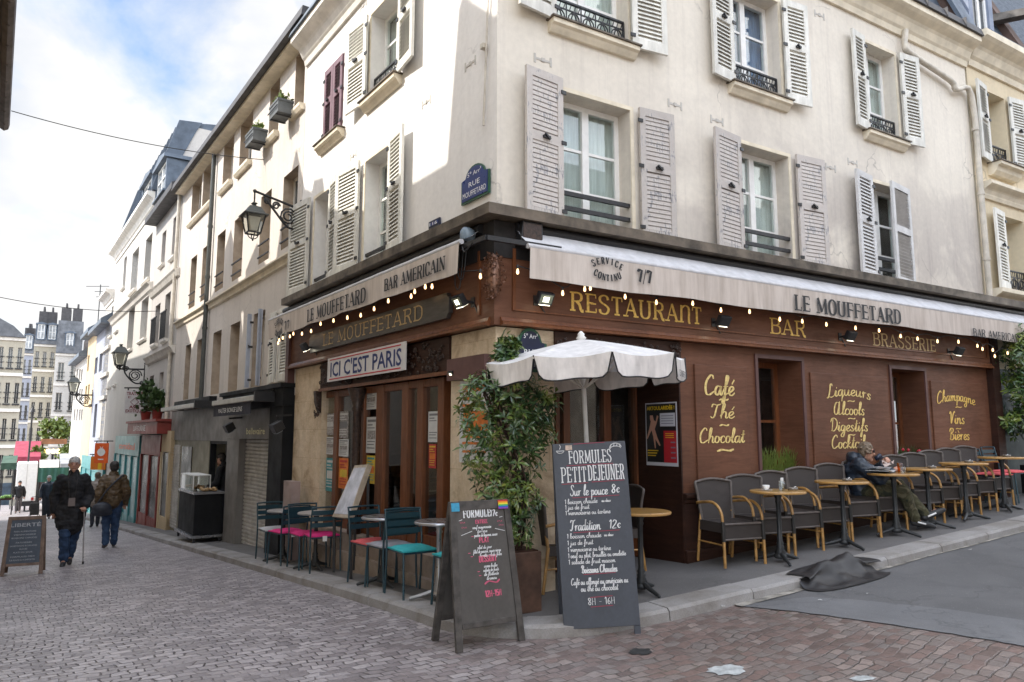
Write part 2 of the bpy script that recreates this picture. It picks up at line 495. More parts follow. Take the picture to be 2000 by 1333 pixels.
def cobble():
    k = NT('cobblestones')
    src = k.tc.outputs['Object']
    wob = k.n('ShaderNodeTexNoise', i_Scale=0.55, i_Detail=2.0); k.l(src, wob.inputs['Vector'])
    wob2 = k.n('ShaderNodeTexNoise', i_Scale=4.2, i_Detail=4.0); k.l(src, wob2.inputs['Vector'])
    def vm(op, a, b):
        m = k.n('ShaderNodeVectorMath', operation=op)
        for i, x in enumerate((a, b)):
            if hasattr(x, 'links'): k.l(x, m.inputs[i])
            else: m.inputs[i].default_value = x
        return m.outputs[0]
    d1 = vm('MULTIPLY', vm('SUBTRACT', wob.outputs['Color'], (0.5, 0.5, 0.5)), (0.35, 0.35, 0.0))
    d2 = vm('MULTIPLY', vm('SUBTRACT', wob2.outputs['Color'], (0.5, 0.5, 0.5)), (0.13, 0.13, 0.0))
    vv = vm('ADD', src, vm('ADD', d1, d2))
    rot = k.n('ShaderNodeMapping'); rot.inputs['Rotation'].default_value = (0, 0, math.radians(-35)); k.l(vv, rot.inputs['Vector'])
    br = k.n('ShaderNodeTexBrick', i_Scale=1.0, i_Mortar_Size=0.008, i_Brick_Width=0.118, i_Row_Height=0.083, i_Mortar_Smooth=0.9, i_Bias=0.0)
    br.offset = 0.5; br.squash = 1.0
    k.l(rot.outputs[0], br.inputs['Vector'])
    br.inputs['Color1'].default_value = (0, 0, 0, 1); br.inputs['Color2'].default_value = (1, 1, 1, 1); br.inputs['Mortar'].default_value = (0.5, 0.5, 0.5, 1)
    fine = k.noise(src, 22, 6, 0.7); big = k.noise(src, 0.45, 5, 0.6, 0.4)
    grey = k.ramp(br.outputs['Color'], [(0.0, (0.27, 0.24, 0.243)), (0.5, (0.385, 0.345, 0.348)), (1.0, (0.54, 0.49, 0.49))])
    red = k.ramp(br.outputs['Color'], [(0.0, (0.15, 0.112, 0.10)), (0.35, (0.235, 0.165, 0.145)), (0.7, (0.21, 0.182, 0.168)), (1.0, (0.31, 0.245, 0.22))])
    sx = k.n('ShaderNodeSeparateXYZ'); k.l(src, sx.inputs[0])
    m1 = k.math('ADD', k.math('MULTIPLY', sx.outputs[0], 0.32), k.math('MULTIPLY', sx.outputs[1], -0.05))
    m2 = k.math('ADD', m1, k.math('MULTIPLY', big, 1.6))
    reg = k.ramp(m2, [(0.0, 0.0), (0.8, 1.0)])
    c = k.mix(reg, grey, red)
    c = k.mix(0.5, c, k.ramp(fine, [(0.3, 0.5), (0.7, 1.15)]), 'MULTIPLY')
    c = k.mix(0.55, c, k.ramp(big, [(0.35, 0.7), (0.65, 1.1)]), 'MULTIPLY')
    grass = k.ramp(k.noise(src, 1.7, 4), [(0.55, (0.11, 0.095, 0.085)), (0.68, (0.10, 0.105, 0.055))])
    jf = k.math('MULTIPLY', br.outputs['Fac'], k.ramp(k.noise(src, 3.2, 5, .6), [(.35, .25), (.6, 1.0)]))
    c = k.mix(jf, c, k.mix(reg, (0.055, 0.048, 0.05), grass))
    k.col(c)
    k.rough(k.ramp(k.mix(0.5, fine, big), [(0.35, 0.55), (0.65, 0.33)]))
    k.p.inputs['Specular IOR Level'].default_value = 0.55
    inv = k.math('SUBTRACT', 1.0, jf)
    dome = k.mix(0.25, inv, fine)
    per = k.mix(0.22, dome, br.outputs['Color'])
    k.bump(per, 0.85, 0.022)
    return k.m
M_COBBLE = cobble()
def asphalt(name, base, bump=0.3):
    k = NT(name)
    v = k.tc.outputs['Object']; a = k.noise(v, 130, 3, 0.7); b = k.noise(v, 0.9, 6, 0.6, 0.5)
    sp_ = k.ramp(k.noise(v, 55, 2, 0.5), [(0.69, 0.0), (0.73, 1.0)])
    c = k.ramp(b, [(0.3, tuple(x * 0.78 for x in base)), (0.7, tuple(x * 1.15 for x in base))])
    c = k.mix(0.45, c, k.ramp(a, [(0.3, 0.5), (0.7, 1.25)]), 'MULTIPLY')
    c = k.mix(k.math('MULTIPLY', sp_, 0.35), c, (0.4, 0.38, 0.36))
    cr = k.n('ShaderNodeTexVoronoi', i_Scale=.55); cr.feature = 'DISTANCE_TO_EDGE'; dd = k.n('ShaderNodeVectorMath', operation='ADD'); k.l(v, dd.inputs[0]); nz = k.n('ShaderNodeTexNoise', i_Scale=2.5, i_Detail=6.0); k.l(v, nz.inputs['Vector']); k.l(nz.outputs['Color'], dd.inputs[1]); k.l(dd.outputs[0], cr.inputs['Vector'])
    c = k.mix(k.math('MULTIPLY', k.ramp(cr.outputs['Distance'], [(.002, 1.0), (.010, 0.0)]), .28), c, (.03, .03, .03))
    c = k.mix(k.math('MULTIPLY', k.ramp(k.noise(v, 2.3, 7, .7, .8), [(.52, 0.0), (.7, 1.0)]), .45), c, tuple(x * .55 for x in base))
    k.col(c); k.rough(0.85); k.bump(a, bump, 0.006)
    return k.m
M_ASPH = asphalt('asphalt', (0.125, 0.123, 0.125))
M_ASPH2 = asphalt('asphalt_light', (0.165, 0.165, 0.17))
M_PAV = asphalt('pavement_asphalt', (0.135, 0.128, 0.125))
def granite():
    k = NT('kerb_granite')
    v = k.tc.outputs['Object']; a = k.noise(v, 90, 4, 0.7); b = k.noise(v, 2.2, 7, 0.65, 0.6)
    c = k.ramp(b, [(0.3, (0.19, 0.17, 0.15)), (0.6, (0.31, 0.295, 0.285))])
    k.col(k.mix(0.4, c, k.ramp(a, [(0.3, 0.5), (0.65, 1.2)]), 'MULTIPLY')); k.rough(0.8); k.bump(k.mix(0.5, a, b), 0.4, 0.012)
    return k.m
M_KERB = granite()

# ------------------------------------------------------------------ ground
def axis(lo, hi, c, fine=0.3):
    out = [c]; s = fine
    while out[-1] < hi: out.append(out[-1] + s); s = min(s * 1.12, 6)
    left = [c]; s = fine
    while left[-1] > lo: left.append(left[-1] - s); s = min(s * 1.12, 6)
    return sorted(set(left + out))
b = MB()
xs, ys = axis(-190, 190, 0.5), axis(-60, 200, 6.5)
b.grid([[(x, y, g(x, y)) for x in xs] for y in ys], True)
structure(b.build('ground', M_COBBLE))

# kerb line in plan
kl = [LF @ Vector((x, -0.71, 0)) for x in list(np.arange(-62, -0.2, 0.95)) + [-0.15, 0.15]]
kc = [gnd(px, py, KERB) for px, py in ((880, 1209), (915, 1216), (960, 1220), (1020, 1222), (1060, 1222), (1100, 1220), (1150, 1216), (1200, 1209), (1250, 1200))]
kr = [RF @ Vector((x, -1.25 - min(0.07, max(0, x - 1) * 0.02), 0)) for x in np.arange(0.95, 48, 1.0)]
KL = [Vector((p.x, p.y, 0)) for p in kl + kc + kr]
def normals(P):
    out = []
    for i in range(len(P)):
        d = (P[min(i + 1, len(P) - 1)] - P[max(i - 1, 0)]).normalized()
        out.append(Vector((-d.y, d.x, 0)))           # towards the houses
    return out
KN = normals(KL)
bk = MB(); bp = MB()
for i in range(len(KL) - 1):
    a, c = KL[i], KL[i + 1]; na, nc = KN[i], KN[i + 1]
    d = (c - a); gap = min(0.02, 0.012 / max(d.length, .01))
    last = (i % 1 == 0) and d.length > 0.4
    a2 = a + d * gap if last else a
    j = random.uniform(-0.004, 0.004)
    def pt(p, n, off, up): q = p + n * off; return (q.x, q.y, g(q.x, q.y) + up)
    prof = [(-0.03, -0.2), (-0.005, KERB - 0.025 + j), (0.02, KERB + j), (0.27, KERB + 0.004 + j), (0.27, -0.2)]
    A = [pt(a2, na, o, u) for o, u in prof]; Bp = [pt(c, nc, o, u) for o, u in prof]
    bk.strip(A, Bp); bk.add(A, [(0, 1, 2, 3, 4)]); bk.add(Bp, [(4, 3, 2, 1, 0)])
structure(bk.build('kerb', M_KERB))
rowsA = [(p + n * 0.265) for p, n in zip(KL, KN)]
inner = []
for i, p in enumerate(KL):
    if i < len(kl): q = LFI @ p; inner.append(LF @ Vector((min(q.x, -0.02), 0.12, 0)))
    elif i < len(kl) + len(kc):
        f = (i - len(kl) + 1) / (len(kc) + 1); inner.append(RF @ Vector((0.15 + 0.7 * f, 0.5 * f + 0.15, 0)))
    else: q = RFI @ p; inner.append(RF @ Vector((q.x, 1.6 if q.x < 2.4 else 0.12, 0)))
rows = []
for k in range(7):
    t = k / 6
    rows.append([(lambda q: (q.x, q.y, g(q.x, q.y) + KERB - 0.003))(a.lerp(c, t)) for a, c in zip(rowsA, inner)])
bp.grid(rows)
structure(bp.build('pavement', M_PAV))

# asphalt of the side street
def ribbon(A, B, dz, n=40, m=14):
    def samp(P, t):
        t = t * (len(P) - 1); i = min(int(t), len(P) - 2); return P[i].lerp(P[i + 1], t - i)
    rows = []
    for i in range(n + 1):
        a, c = samp(A, i / n), samp(B, i / n)
        rows.append([(lambda q: (q.x, q.y, g(q.x, q.y) + dz))(a.lerp(c, j / m)) for j in range(m + 1)])
    return MB().grid(rows)
ER = random.Random(3)
edge = [gnd(1440 + 560 * t, 1186 + 78 * t ** 1.25 + ER.uniform(-.8, .8)) for t in np.linspace(0, 1, 29)]
dirE = (edge[-1] - edge[-2]).normalized()
edge.append(edge[-1] + dirE * 6)
far = [RF @ Vector((x, -1.28, 0)) for x in (1.72, 4, 10, 20, 32, 46)]
far[0] = gnd(1440, 1184)
structure(ribbon(edge, far, 0.004).build('asphalt_road', M_ASPH))
up = [gnd(1442, 1184), gnd(1578, 1168), gnd(1680, 1174), gnd(1850, 1192), gnd(2000, 1214)]
up.append(up[-1] + dirE * 6)
gut = [RF @ Vector((x, -1.345 - .03 * ER.random(), 0)) for x in np.arange(1.7, 30, .35)]; gut2 = [RF @ Vector((x, -1.27, 0)) for x in np.arange(1.7, 30, .35)]
structure(ribbon(gut, gut2, 0.012, 90, 2).build('gutter', mat('gutter_silt', (.30, .275, .24), .9, .5, 7)))
structure(ribbon(edge, up, 0.008).build('asphalt_patch', M_ASPH2))
# ------------------------------------------------------------------ lettering (drawn with pen strokes, in the x-z plane, facing -y)
def catmull(P, n=5, closed=False):
    if len(P) < 3: return P
    out = []; m = len(P)
    rng = range(m if closed else m - 1)
    for i in rng:
        if closed: p0, p1, p2, p3 = P[i - 1], P[i], P[(i + 1) % m], P[(i + 2) % m]
        else: p0, p1, p2, p3 = P[max(i - 1, 0)], P[i], P[i + 1], P[min(i + 2, m - 1)]
        for k in range(n):
            t = k / n
            out.append(tuple(0.5 * (2 * b + (c - a) * t + (2 * a - 5 * b + 4 * c - d) * t * t + (3 * b - a - 3 * c + d) * t ** 3) for a, b, c, d in zip(p0, p1, p2, p3)))
    if not closed: out.append(P[-1])
    return out
class Pen:
    def __init__(s, thick, thin, cal=False): s.thick, s.thin, s.cal, s.k = thick, thin, cal, 0
    def ribbon(s, mb, P, wfun, closed=False, cap=True):
        n = len(P); L = []; R_ = []; y = -0.00035 * (s.k % 9); s.k += 1
        for i, p in enumerate(P):
            a = P[i - 1] if (closed or i > 0) else p
            c = P[(i + 1) % n] if (closed or i < n - 1) else p
            dx, dz = c[0] - a[0], c[1] - a[1]; l = math.hypot(dx, dz) or 1
            nx, nz = -dz / l, dx / l
            h = wfun(dx / l, dz / l, i / max(1, n - 1)) / 2
            ex = ez = 0
            if cap and not closed and i in (0, n - 1):
                q = h * 0.6 * (-1 if i == 0 else 1); ex, ez = dx / l * q, dz / l * q
            L.append((p[0] + nx * h + ex, y, p[1] + nz * h + ez)); R_.append((p[0] - nx * h + ex, y, p[1] - nz * h + ez))
        if closed: L.append(L[0]); R_.append(R_[0])
        mb.strip(R_, L)
# slab-serif capitals: (width, [(points, thick?, serif at start, serif at end, smooth)])
def _v(x, a=0, b=1): return ([(x, a), (x, b)], 1, 1, 1, 0)
SLAB = {
 'A': (.68, [([(.09, 0), (.33, 1)], 0, 1, 0, 0), ([(.33, 1), (.58, 0)], 1, 0, 1, 0), ([(.17, .35), (.50, .35)], 0, 0, 0, 0)]),
 'B': (.60, [_v(.14), ([(.14, .97), (.36, .97), (.48, .87), (.48, .66), (.36, .55), (.14, .54)], 2, 0, 0, 1), ([(.14, .54), (.38, .53), (.53, .42), (.53, .15), (.40, .03), (.14, .03)], 2, 0, 0, 1)]),
 'C': (.58, [([(.51, .76), (.43, .94), (.29, 1), (.14, .86), (.09, .5), (.14, .14), (.29, 0), (.45, .06), (.52, .24)], 2, 0, 0, 1), ([(.51, .70), (.51, .98)], 0, 0, 0, 0)]),
 'D': (.64, [_v(.14), ([(.14, .97), (.36, .97), (.52, .80), (.55, .5), (.52, .2), (.36, .03), (.14, .03)], 2, 0, 0, 1)]),
 'E': (.56, [_v(.14), ([(.14, .965), (.48, .965), (.48, .78)], 0, 0, 0, 0), ([(.14, .52), (.38, .52)], 0, 0, 1, 0), ([(.14, .035), (.50, .035), (.50, .24)], 0, 0, 0, 0)]),
 'F': (.54, [_v(.14), ([(.14, .965), (.48, .965), (.48, .76)], 0, 0, 0, 0), ([(.14, .52), (.38, .52)], 0, 0, 1, 0)]),
 'I': (.30, [_v(.15)]),
 'L': (.52, [_v(.14), ([(.14, .035), (.47, .035), (.47, .26)], 0, 0, 0, 0)]),
 'M': (.80, [([(.11, 0), (.13, 1)], 0, 1, 0, 0), ([(.13, 1), (.39, .12)], 1, 0, 0, 0), ([(.39, .12), (.66, 1)], 0, 0, 0, 0), ([(.66, 1), (.68, 0)], 1, 0, 1, 0)]),
 'N': (.68, [([(.12, 0), (.12, 1)], 0, 1, 0, 0), ([(.12, 1), (.56, 0)], 1, 0, 0, 0), ([(.56, 0), (.56, 1)], 0, 0, 1, 0)]),
 'O': (.64, [([(.32, 1), (.14, .84), (.09, .5), (.14, .16), (.32, 0), (.50, .16), (.55, .5), (.50, .84)], 2, 0, 0, 2)]),
 'R': (.64, [_v(.14), ([(.14, .97), (.38, .97), (.50, .86), (.50, .64), (.38, .53), (.14, .52)], 2, 0, 0, 1), ([(.30, .52), (.42, .36), (.50, .06), (.60, .03)], 1, 0, 0, 1)]),
 'S': (.56, [([(.46, .77), (.42, .93), (.28, 1), (.13, .92), (.09, .75), (.17, .6), (.37, .46), (.48, .29), (.42, .08), (.28, 0), (.13, .06), (.08, .24)], 2, 0, 0, 1)]),
 'T': (.58, [([(.29, 0), (.29, 1)], 1, 1, 0, 0), ([(.06, .76), (.07, .965), (.51, .965), (.52, .76)], 0, 0, 0, 0)]),
 'U': (.66, [([(.13, 1), (.13, .28), (.2, .06), (.33, 0), (.46, .06), (.53, .28), (.53, 1)], 2, 1, 1, 1)]),
 'V': (.62, [([(.08, 1), (.31, 0)], 1, 1, 0, 0), ([(.31, 0), (.54, 1)], 0, 0, 1, 0)]),
 'P': (.58, [_v(.14), ([(.14, .97), (.38, .97), (.51, .84), (.51, .6), (.38, .48), (.14, .47)], 2, 0, 0, 1)]),
 'J': (.46, [([(.33, 1), (.33, .2), (.26, .02), (.14, 0), (.07, .14)], 2, 1, 0, 1)]),
 '7': (.50, [([(.06, .82), (.07, .965), (.46, .965), (.22, 0)], 1, 0, 0, 0)]),
 '/': (.42, [([(.04, -.15), (.36, 1.1)], 0, 0, 0, 0)]),
 '°': (.2, []), ' ': (.34, []),
 'n': (.62, [([(.10, 0), (.12, 1)], 1, 1, 0, 0), ([(.12, .8), (.28, .98), (.42, .97), (.52, .78), (.50, .06), (.58, .03)], 2, 0, 0, 1)]),
}
def slab_glyph(mb, pen, ch, ox, oz, h, sx, M2=None):
    wd, strokes = SLAB[ch]
    tk, tn = pen.thick, pen.thin
    T = (lambda x, z: M2(ox + x * h * sx, oz + z * h)) if M2 else (lambda x, z: (ox + x * h * sx, oz + z * h))
    for pts, kind, s0, s1, smooth in strokes:
        P = catmull(pts, 4, smooth == 2) if smooth else pts
        if not smooth:                                    # subdivide straight strokes a little
            Q = []
            for a, c in zip(P, P[1:]): Q += [a, ((a[0] + c[0]) / 2, (a[1] + c[1]) / 2)]
            P = Q + [P[-1]]
        wf = {0: lambda dx, dz, t: tn * h, 1: lambda dx, dz, t: tk * h, 2: lambda dx, dz, t: (tn + (tk - tn) * abs(dz) ** 1.5) * h}[kind]
        pen.ribbon(mb, [T(*p) for p in P], wf, smooth == 2, cap=False)
        for fl, p in ((s0, pts[0]), (s1, pts[-1])):
            if fl:
                q = 0.035 if p[1] < .5 else -0.035
                pen.ribbon(mb, [T(p[0] - .12, p[1] + q), T(p[0] + .12, p[1] + q)], lambda dx, dz, t: .085 * h, False, False)
def slab_text(mb, text, x0, x1, z, h, thick=.17, thin=.075, warp=None, gap=0.02):
    tot = sum(SLAB[c][0] + gap for c in text) - gap
    sx = (x1 - x0) / (tot * h); x = x0; pen = Pen(thick, thin)
    for c in text:
        slab_glyph(mb, pen, c, x, z, h, sx, warp)
        x += (SLAB[c][0] + gap) * h * sx
    return mb
# cursive hand
SCRIPT = {
 'a': (.50, [[(.38, .36), (.25, .46), (.1, .38), (.05, .18), (.13, .01), (.26, .06), (.36, .28), (.39, .46), (.37, .14), (.43, 0), (.52, .09)]]),
 'b': (.44, [[(.02, .12), (.18, .6), (.22, .95), (.14, 1.0), (.09, .7), (.08, .1), (.18, 0), (.33, .08), (.36, .3), (.26, .42), (.16, .34)]]),
 'c': (.40, [[(.36, .36), (.27, .46), (.12, .4), (.05, .2), (.12, .03), (.25, 0), (.42, .12)]]),
 'd': (.52, [[(.38, .36), (.25, .46), (.1, .38), (.05, .18), (.13, .01), (.26, .06), (.37, .3), (.43, 1.0), (.39, .14), (.44, 0), (.54, .09)]]),
 'e': (.40, [[(.02, .1), (.22, .22), (.33, .36), (.24, .46), (.1, .38), (.06, .18), (.14, .02), (.27, .01), (.42, .13)]]),
 'f': (.36, [[(.0, .12), (.2, .5), (.32, .9), (.27, 1.02), (.2, .9), (.17, .3), (.14, -.35), (.06, -.42), (.04, -.3), (.16, -.02), (.38, .12)], [(.06, .44), (.34, .46)]]),
 'g': (.48, [[(.37, .36), (.24, .46), (.09, .38), (.05, .18), (.14, .02), (.27, .08), (.37, .4), (.36, -.1), (.28, -.4), (.14, -.42), (.08, -.3), (.25, -.08), (.5, .1)]]),
 'h': (.50, [[(.02, .14), (.2, .62), (.25, .95), (.17, 1.0), (.11, .7), (.08, 0)], [(.09, .2), (.2, .42), (.32, .44), (.37, .3), (.36, .08), (.43, 0), (.53, .1)]]),
 'i': (.26, [[(.02, .12), (.12, .44), (.11, .1), (.17, 0), (.28, .1)], [(.13, .62), (.15, .66)]]),
 'j': (.26, [[(.1, .44), (.11, -.2), (.03, -.42), (-.06, -.32), (.1, -.05), (.28, .12)], [(.12, .62), (.14, .66)]]),
 'k': (.46, [[(.02, .14), (.2, .62), (.24, .95), (.16, 1.0), (.1, .7), (.08, 0)], [(.34, .44), (.1, .22), (.3, .1), (.38, 0), (.48, .1)]]),
 'l': (.28, [[(.02, .12), (.2, .55), (.25, .93), (.18, 1.02), (.11, .8), (.1, .14), (.17, 0), (.3, .12)]]),
 'm': (.70, [[(.02, .36), (.08, .44), (.09, 0)], [(.09, .2), (.2, .43), (.29, .38), (.29, 0)], [(.29, .2), (.41, .43), (.51, .4), (.52, .1), (.58, 0), (.7, .1)]]),
 'n': (.52, [[(.02, .36), (.08, .44), (.09, 0)], [(.09, .2), (.22, .43), (.33, .4), (.35, .1), (.41, 0), (.53, .1)]]),
 'o': (.44, [[(.27, .45), (.12, .42), (.05, .2), (.14, .01), (.29, .04), (.36, .24), (.28, .43), (.32, .36), (.46, .38)]]),
 'p': (.46, [[(.03, .3), (.11, .45), (.1, -.4)], [(.1, .2), (.2, .42), (.33, .42), (.38, .2), (.28, .02), (.12, .05), (.3, 0), (.47, .1)]]),
 'q': (.48, [[(.37, .36), (.24, .46), (.09, .38), (.05, .18), (.14, .02), (.27, .08), (.37, .44), (.35, -.4)], [(.35, -.2), (.5, .12)]]),
 'r': (.38, [[(.02, .3), (.1, .46), (.1, 0)], [(.1, .24), (.2, .42), (.34, .44)]]),
 's': (.36, [[(.3, .38), (.2, .46), (.09, .38), (.16, .25), (.27, .14), (.22, .01), (.08, .02), (.04, .1)]]),
 't': (.32, [[(.02, .12), (.16, .55), (.19, .86), (.14, .14), (.2, 0), (.33, .12)], [(.02, .56), (.32, .6)]]),
 'u': (.50, [[(.05, .44), (.06, .12), (.15, 0), (.28, .12), (.35, .44), (.34, .1), (.41, 0), (.51, .1)]]),
 'v': (.44, [[(.03, .38), (.1, .44), (.17, .02), (.32, .36), (.3, .46), (.44, .4)]]),
 'y': (.48, [[(.05, .44), (.08, .14), (.18, .04), (.33, .4), (.32, -.2), (.22, -.42), (.12, -.34), (.28, -.08), (.48, .1)]]),
 'x': (.4, [[(.05, .44), (.32, 0)], [(.32, .44), (.05, 0)]]),
 'C': (.62, [[(.5, .84), (.44, .98), (.3, .98), (.1, .7), (.05, .35), (.14, .04), (.32, 0), (.52, .12), (.64, .2)]]),
 'T': (.58, [[(.02, .76), (.1, .95), (.34, .89), (.58, .98)], [(.36, .9), (.29, .5), (.24, .14), (.12, .0), (.0, .1)]]),
 'L': (.56, [[(.34, .86), (.3, 1.0), (.2, .95), (.2, .6), (.14, .1), (.02, .02), (.16, .08), (.36, 0), (.56, .08)]]),
 'A': (.74, [[(.4, .9), (.2, .92), (.06, .6), (.05, .2), (.2, 0), (.38, .2), (.48, 1.0), (.47, .15), (.56, 0), (.74, .1)]]),
 'D': (.66, [[(.02, .7), (.12, .95), (.38, .97), (.58, .7), (.56, .3), (.36, .02), (.1, .04)], [(.2, .9), (.18, .1)]]),
 'V': (.56, [[(.02, .8), (.1, .96), (.18, .8), (.22, .02), (.42, .8), (.54, .98), (.58, .9)]]),
 'B': (.60, [[(.02, .7), (.14, .95), (.4, .95), (.44, .72), (.24, .54), (.48, .44), (.5, .12), (.3, 0), (.08, .1)], [(.2, .9), (.18, .06)]]),
 'S': (.52, [[(.42, .82), (.34, .98), (.2, 1.0), (.11, .84), (.2, .62), (.38, .42), (.40, .16), (.24, 0), (.06, .07), (.01, .22)]]),
 '1': (.3, [[(.05, .7), (.18, .86), (.18, 0)]]), '2': (.42, [[(.05, .68), (.16, .86), (.33, .76), (.3, .5), (.05, .02), (.38, .02)]]),
 '8': (.42, [[(.3, .76), (.18, .87), (.07, .72), (.18, .48), (.33, .22), (.2, 0), (.06, .2), (.2, .46), (.32, .66), (.3, .76)]]),
 '6': (.4, [[(.3, .82), (.14, .6), (.06, .22), (.18, 0), (.32, .18), (.22, .4), (.08, .28)]]), '5': (.4, [[(.32, .85), (.1, .85), (.08, .5), (.26, .5), (.33, .25), (.2, 0), (.05, .08)]]),
 '7': (.36, [[(.04, .82), (.32, .84), (.14, 0)]]), '-': (.34, [[(.06, .36), (.28, .36)]]), ',': (.2, [[(.1, .06), (.06, -.12)]]),
 '~': (.5, [[(.02, .16), (.14, .32), (.28, .26), (.4, .2), (.5, .36)]]), "'": (.16, [[(.08, .95), (.05, .75)]]), ' ': (.3, []), '€': (.36, [[(.32, .4), (.2, .5), (.08, .3), (.18, .04), (.32, .1)], [(.02, .28), (.24, .28)]]),
 'H': (.5, [[(.08, .86), (.08, 0)], [(.38, .86), (.38, 0)], [(.08, .44), (.38, .44)]]),
}
for k_, base_, acc in (('é', 'e', [(.22, .6), (.34, .8)]), ('è', 'e', [(.12, .8), (.26, .6)])):
    SCRIPT[k_] = (SCRIPT[base_][0], SCRIPT[base_][1] + [acc])
def script_text(mb, text, cx, z, h, width=None, pen=.13, thin=.05, slant=0.12, arc=0.0, align='c'):
    tot = sum(SCRIPT[c][0] for c in text)
    sx = (width / (tot * h)) if width else 1.0
    W = tot * h * sx
    x = cx - W / 2 if align == 'c' else cx
    p = Pen(pen, thin)
    wf = lambda dx, dz, t: (thin + (pen - thin) * max(0, abs(dz * .96 + dx * .1)) ** 1.3) * h * (0.55 + 0.45 * min(1, 6 * min(t, 1 - t) + .1))
    xm = x + W / 2
    for c in text:
        wd, st = SCRIPT[c]
        for s in st:
            P = catmull(s, 5)
            Q = []
            for px, pz in P:
                X = x + (px + slant * pz) * h * sx; Z = z + pz * h
                if arc:
                    u = (X - xm) / (W / 2); Z += arc * (1 - u * u)
                Q.append((X, Z))
            p.ribbon(mb, Q, wf)
        x += wd * h * sx
    return mb
FONT_CACHE = {}
def sans_text(mb, text, x0, x1, z, h, y=0.0, bold=0.0, shear=0.0, M=None):
    cu = bpy.data.curves.new('t', 'FONT'); cu.body = text; cu.size = 1; cu.resolution_u = 2; cu.offset = bold; cu.shear = shear
    o = bpy.data.objects.new('t', cu); COL.objects.link(o)
    me = bpy.data.meshes.new_from_object(o.evaluated_get(bpy.context.evaluated_depsgraph_get()))
    V = [v.co.copy() for v in me.vertices]; Fc = [tuple(p.vertices) for p in me.polygons]
    bpy.data.objects.remove(o); bpy.data.curves.remove(cu); bpy.data.meshes.remove(me)
    if not V: return mb
    a, c = min(v.x for v in V), max(v.x for v in V); e = 0.729 if True else 1
    if x1 is None: x1 = x0 + (c - a) * h / e
    elif x0 is None: x0 = x1 - (c - a) * h / e
    vs = [(x0 + (v.x - a) / (c - a) * (x1 - x0), y, z + v.y / e * h) for v in V]
    return mb.add(vs, Fc, M)
def lettering(mb, parent, mt, M, name='lettering'):
    return mb.build(name, mt, parent, M, fix=False)

# ------------------------------------------------------------------ building kit (local frame: x along, y into the house, z up)
def wall_mb(x0, x1, z0, z1, holes, depth=0.22, y=0.0, face=True, reveal=True):
    mb = MB()
    xs = sorted({x0, x1, *[min(max(h[i], x0), x1) for h in holes for i in (0, 1)]})
    zs = sorted({z0, z1, *[min(max(h[i], z0), z1) for h in holes for i in (2, 3)]})
    inside = lambda x, z: any(h[0] < x < h[1] and h[2] < z < h[3] for h in holes)
    for i in range(len(xs) - 1):
        for j in range(len(zs) - 1):
            if xs[i + 1] - xs[i] < 1e-5 or zs[j + 1] - zs[j] < 1e-5: continue
            if face and not inside((xs[i] + xs[i + 1]) / 2, (zs[j] + zs[j + 1]) / 2):
                mb.quad((xs[i], y, zs[j]), (xs[i + 1], y, zs[j]), (xs[i + 1], y, zs[j + 1]), (xs[i], y, zs[j + 1]))
    for h in holes if reveal else ():
        d = h[4] if len(h) > 4 else depth
        a, c, e, f = h[:4]
        mb.quad((a, y, e), (a, y + d, e), (a, y + d, f), (a, y, f)); mb.quad((c, y + d, e), (c, y, e), (c, y, f), (c, y + d, f))
        mb.quad((a, y, f), (a, y + d, f), (c, y + d, f), (c, y, f)); mb.quad((a, y + d, e), (a, y, e), (c, y, e), (c, y + d, e))
    return mb
def shell(mb, x0, x1, z0, z1, D, y=0.0):                 # sides, back and top of a house behind its front wall
    mb.quad((x0, y, z0), (x0, y, z1), (x0, D, z1), (x0, D, z0)); mb.quad((x1, y, z1), (x1, y, z0), (x1, D, z0), (x1, D, z1))
    mb.quad((x0, D, z0), (x0, D, z1), (x1, D, z1), (x1, D, z0)); mb.quad((x0, y, z1), (x1, y, z1), (x1, D, z1), (x0, D, z1))
    return mb
def window(par, M, x0, x1, z0, z1, y, cols=2, rows=3, frame=0.055, curtain=None, fm=None, glass=None, back=True, dz=None):
    fm = fm or M_WHITE
    m = MB(); f = frame; t = 0.05
    m.box(x0, x0 + f, y, y + t, z0, z1); m.box(x1 - f, x1, y, y + t, z0, z1)
    m.box(x0 + f, x1 - f, y, y + t, z0, z0 + f); m.box(x0 + f, x1 - f, y, y + t, z1 - f, z1)
    iw = (x1 - x0 - 2 * f) / cols
    for i in range(1, cols): c = x0 + f + iw * i; m.box(c - f * .75, c + f * .75, y - 0.012, y + t, z0 + f, z1 - f)
    for i in range(cols):
        a = x0 + f + iw * i + (f * .75 if i else 0); c = x0 + f + iw * (i + 1) - (f * .75 if i < cols - 1 else 0)
        for j in range(1, rows):
            zz = z0 + f + (z1 - z0 - 2 * f) * j / rows
            m.box(a, c, y + .008, y + t - .008, zz - .016, zz + .016)
    o = m.build('window', fm, par, M)
    MB().box(x0 + f * .5, x1 - f * .5, y + .02, y + .026, z0 + f * .5, z1 - f * .5).build('pane', glass or M_GLASS, o)
    if curtain:
        n = 26; top = [(x0 + (x1 - x0) * i / n, y + .10 + .018 * math.sin(i * 1.9), z1 - .02) for i in range(n + 1)]
        bot = [(p[0], p[1], z0 + .02) for p in top]
        MB().strip(bot, top, True).build('curtain', curtain, o)
    if back:
        MB().box(x0 - .06, x1 + .06, y + .32, y + .34, z0 - .05, z1 + .05).build('dark_interior', M_DARK, o)
    return o
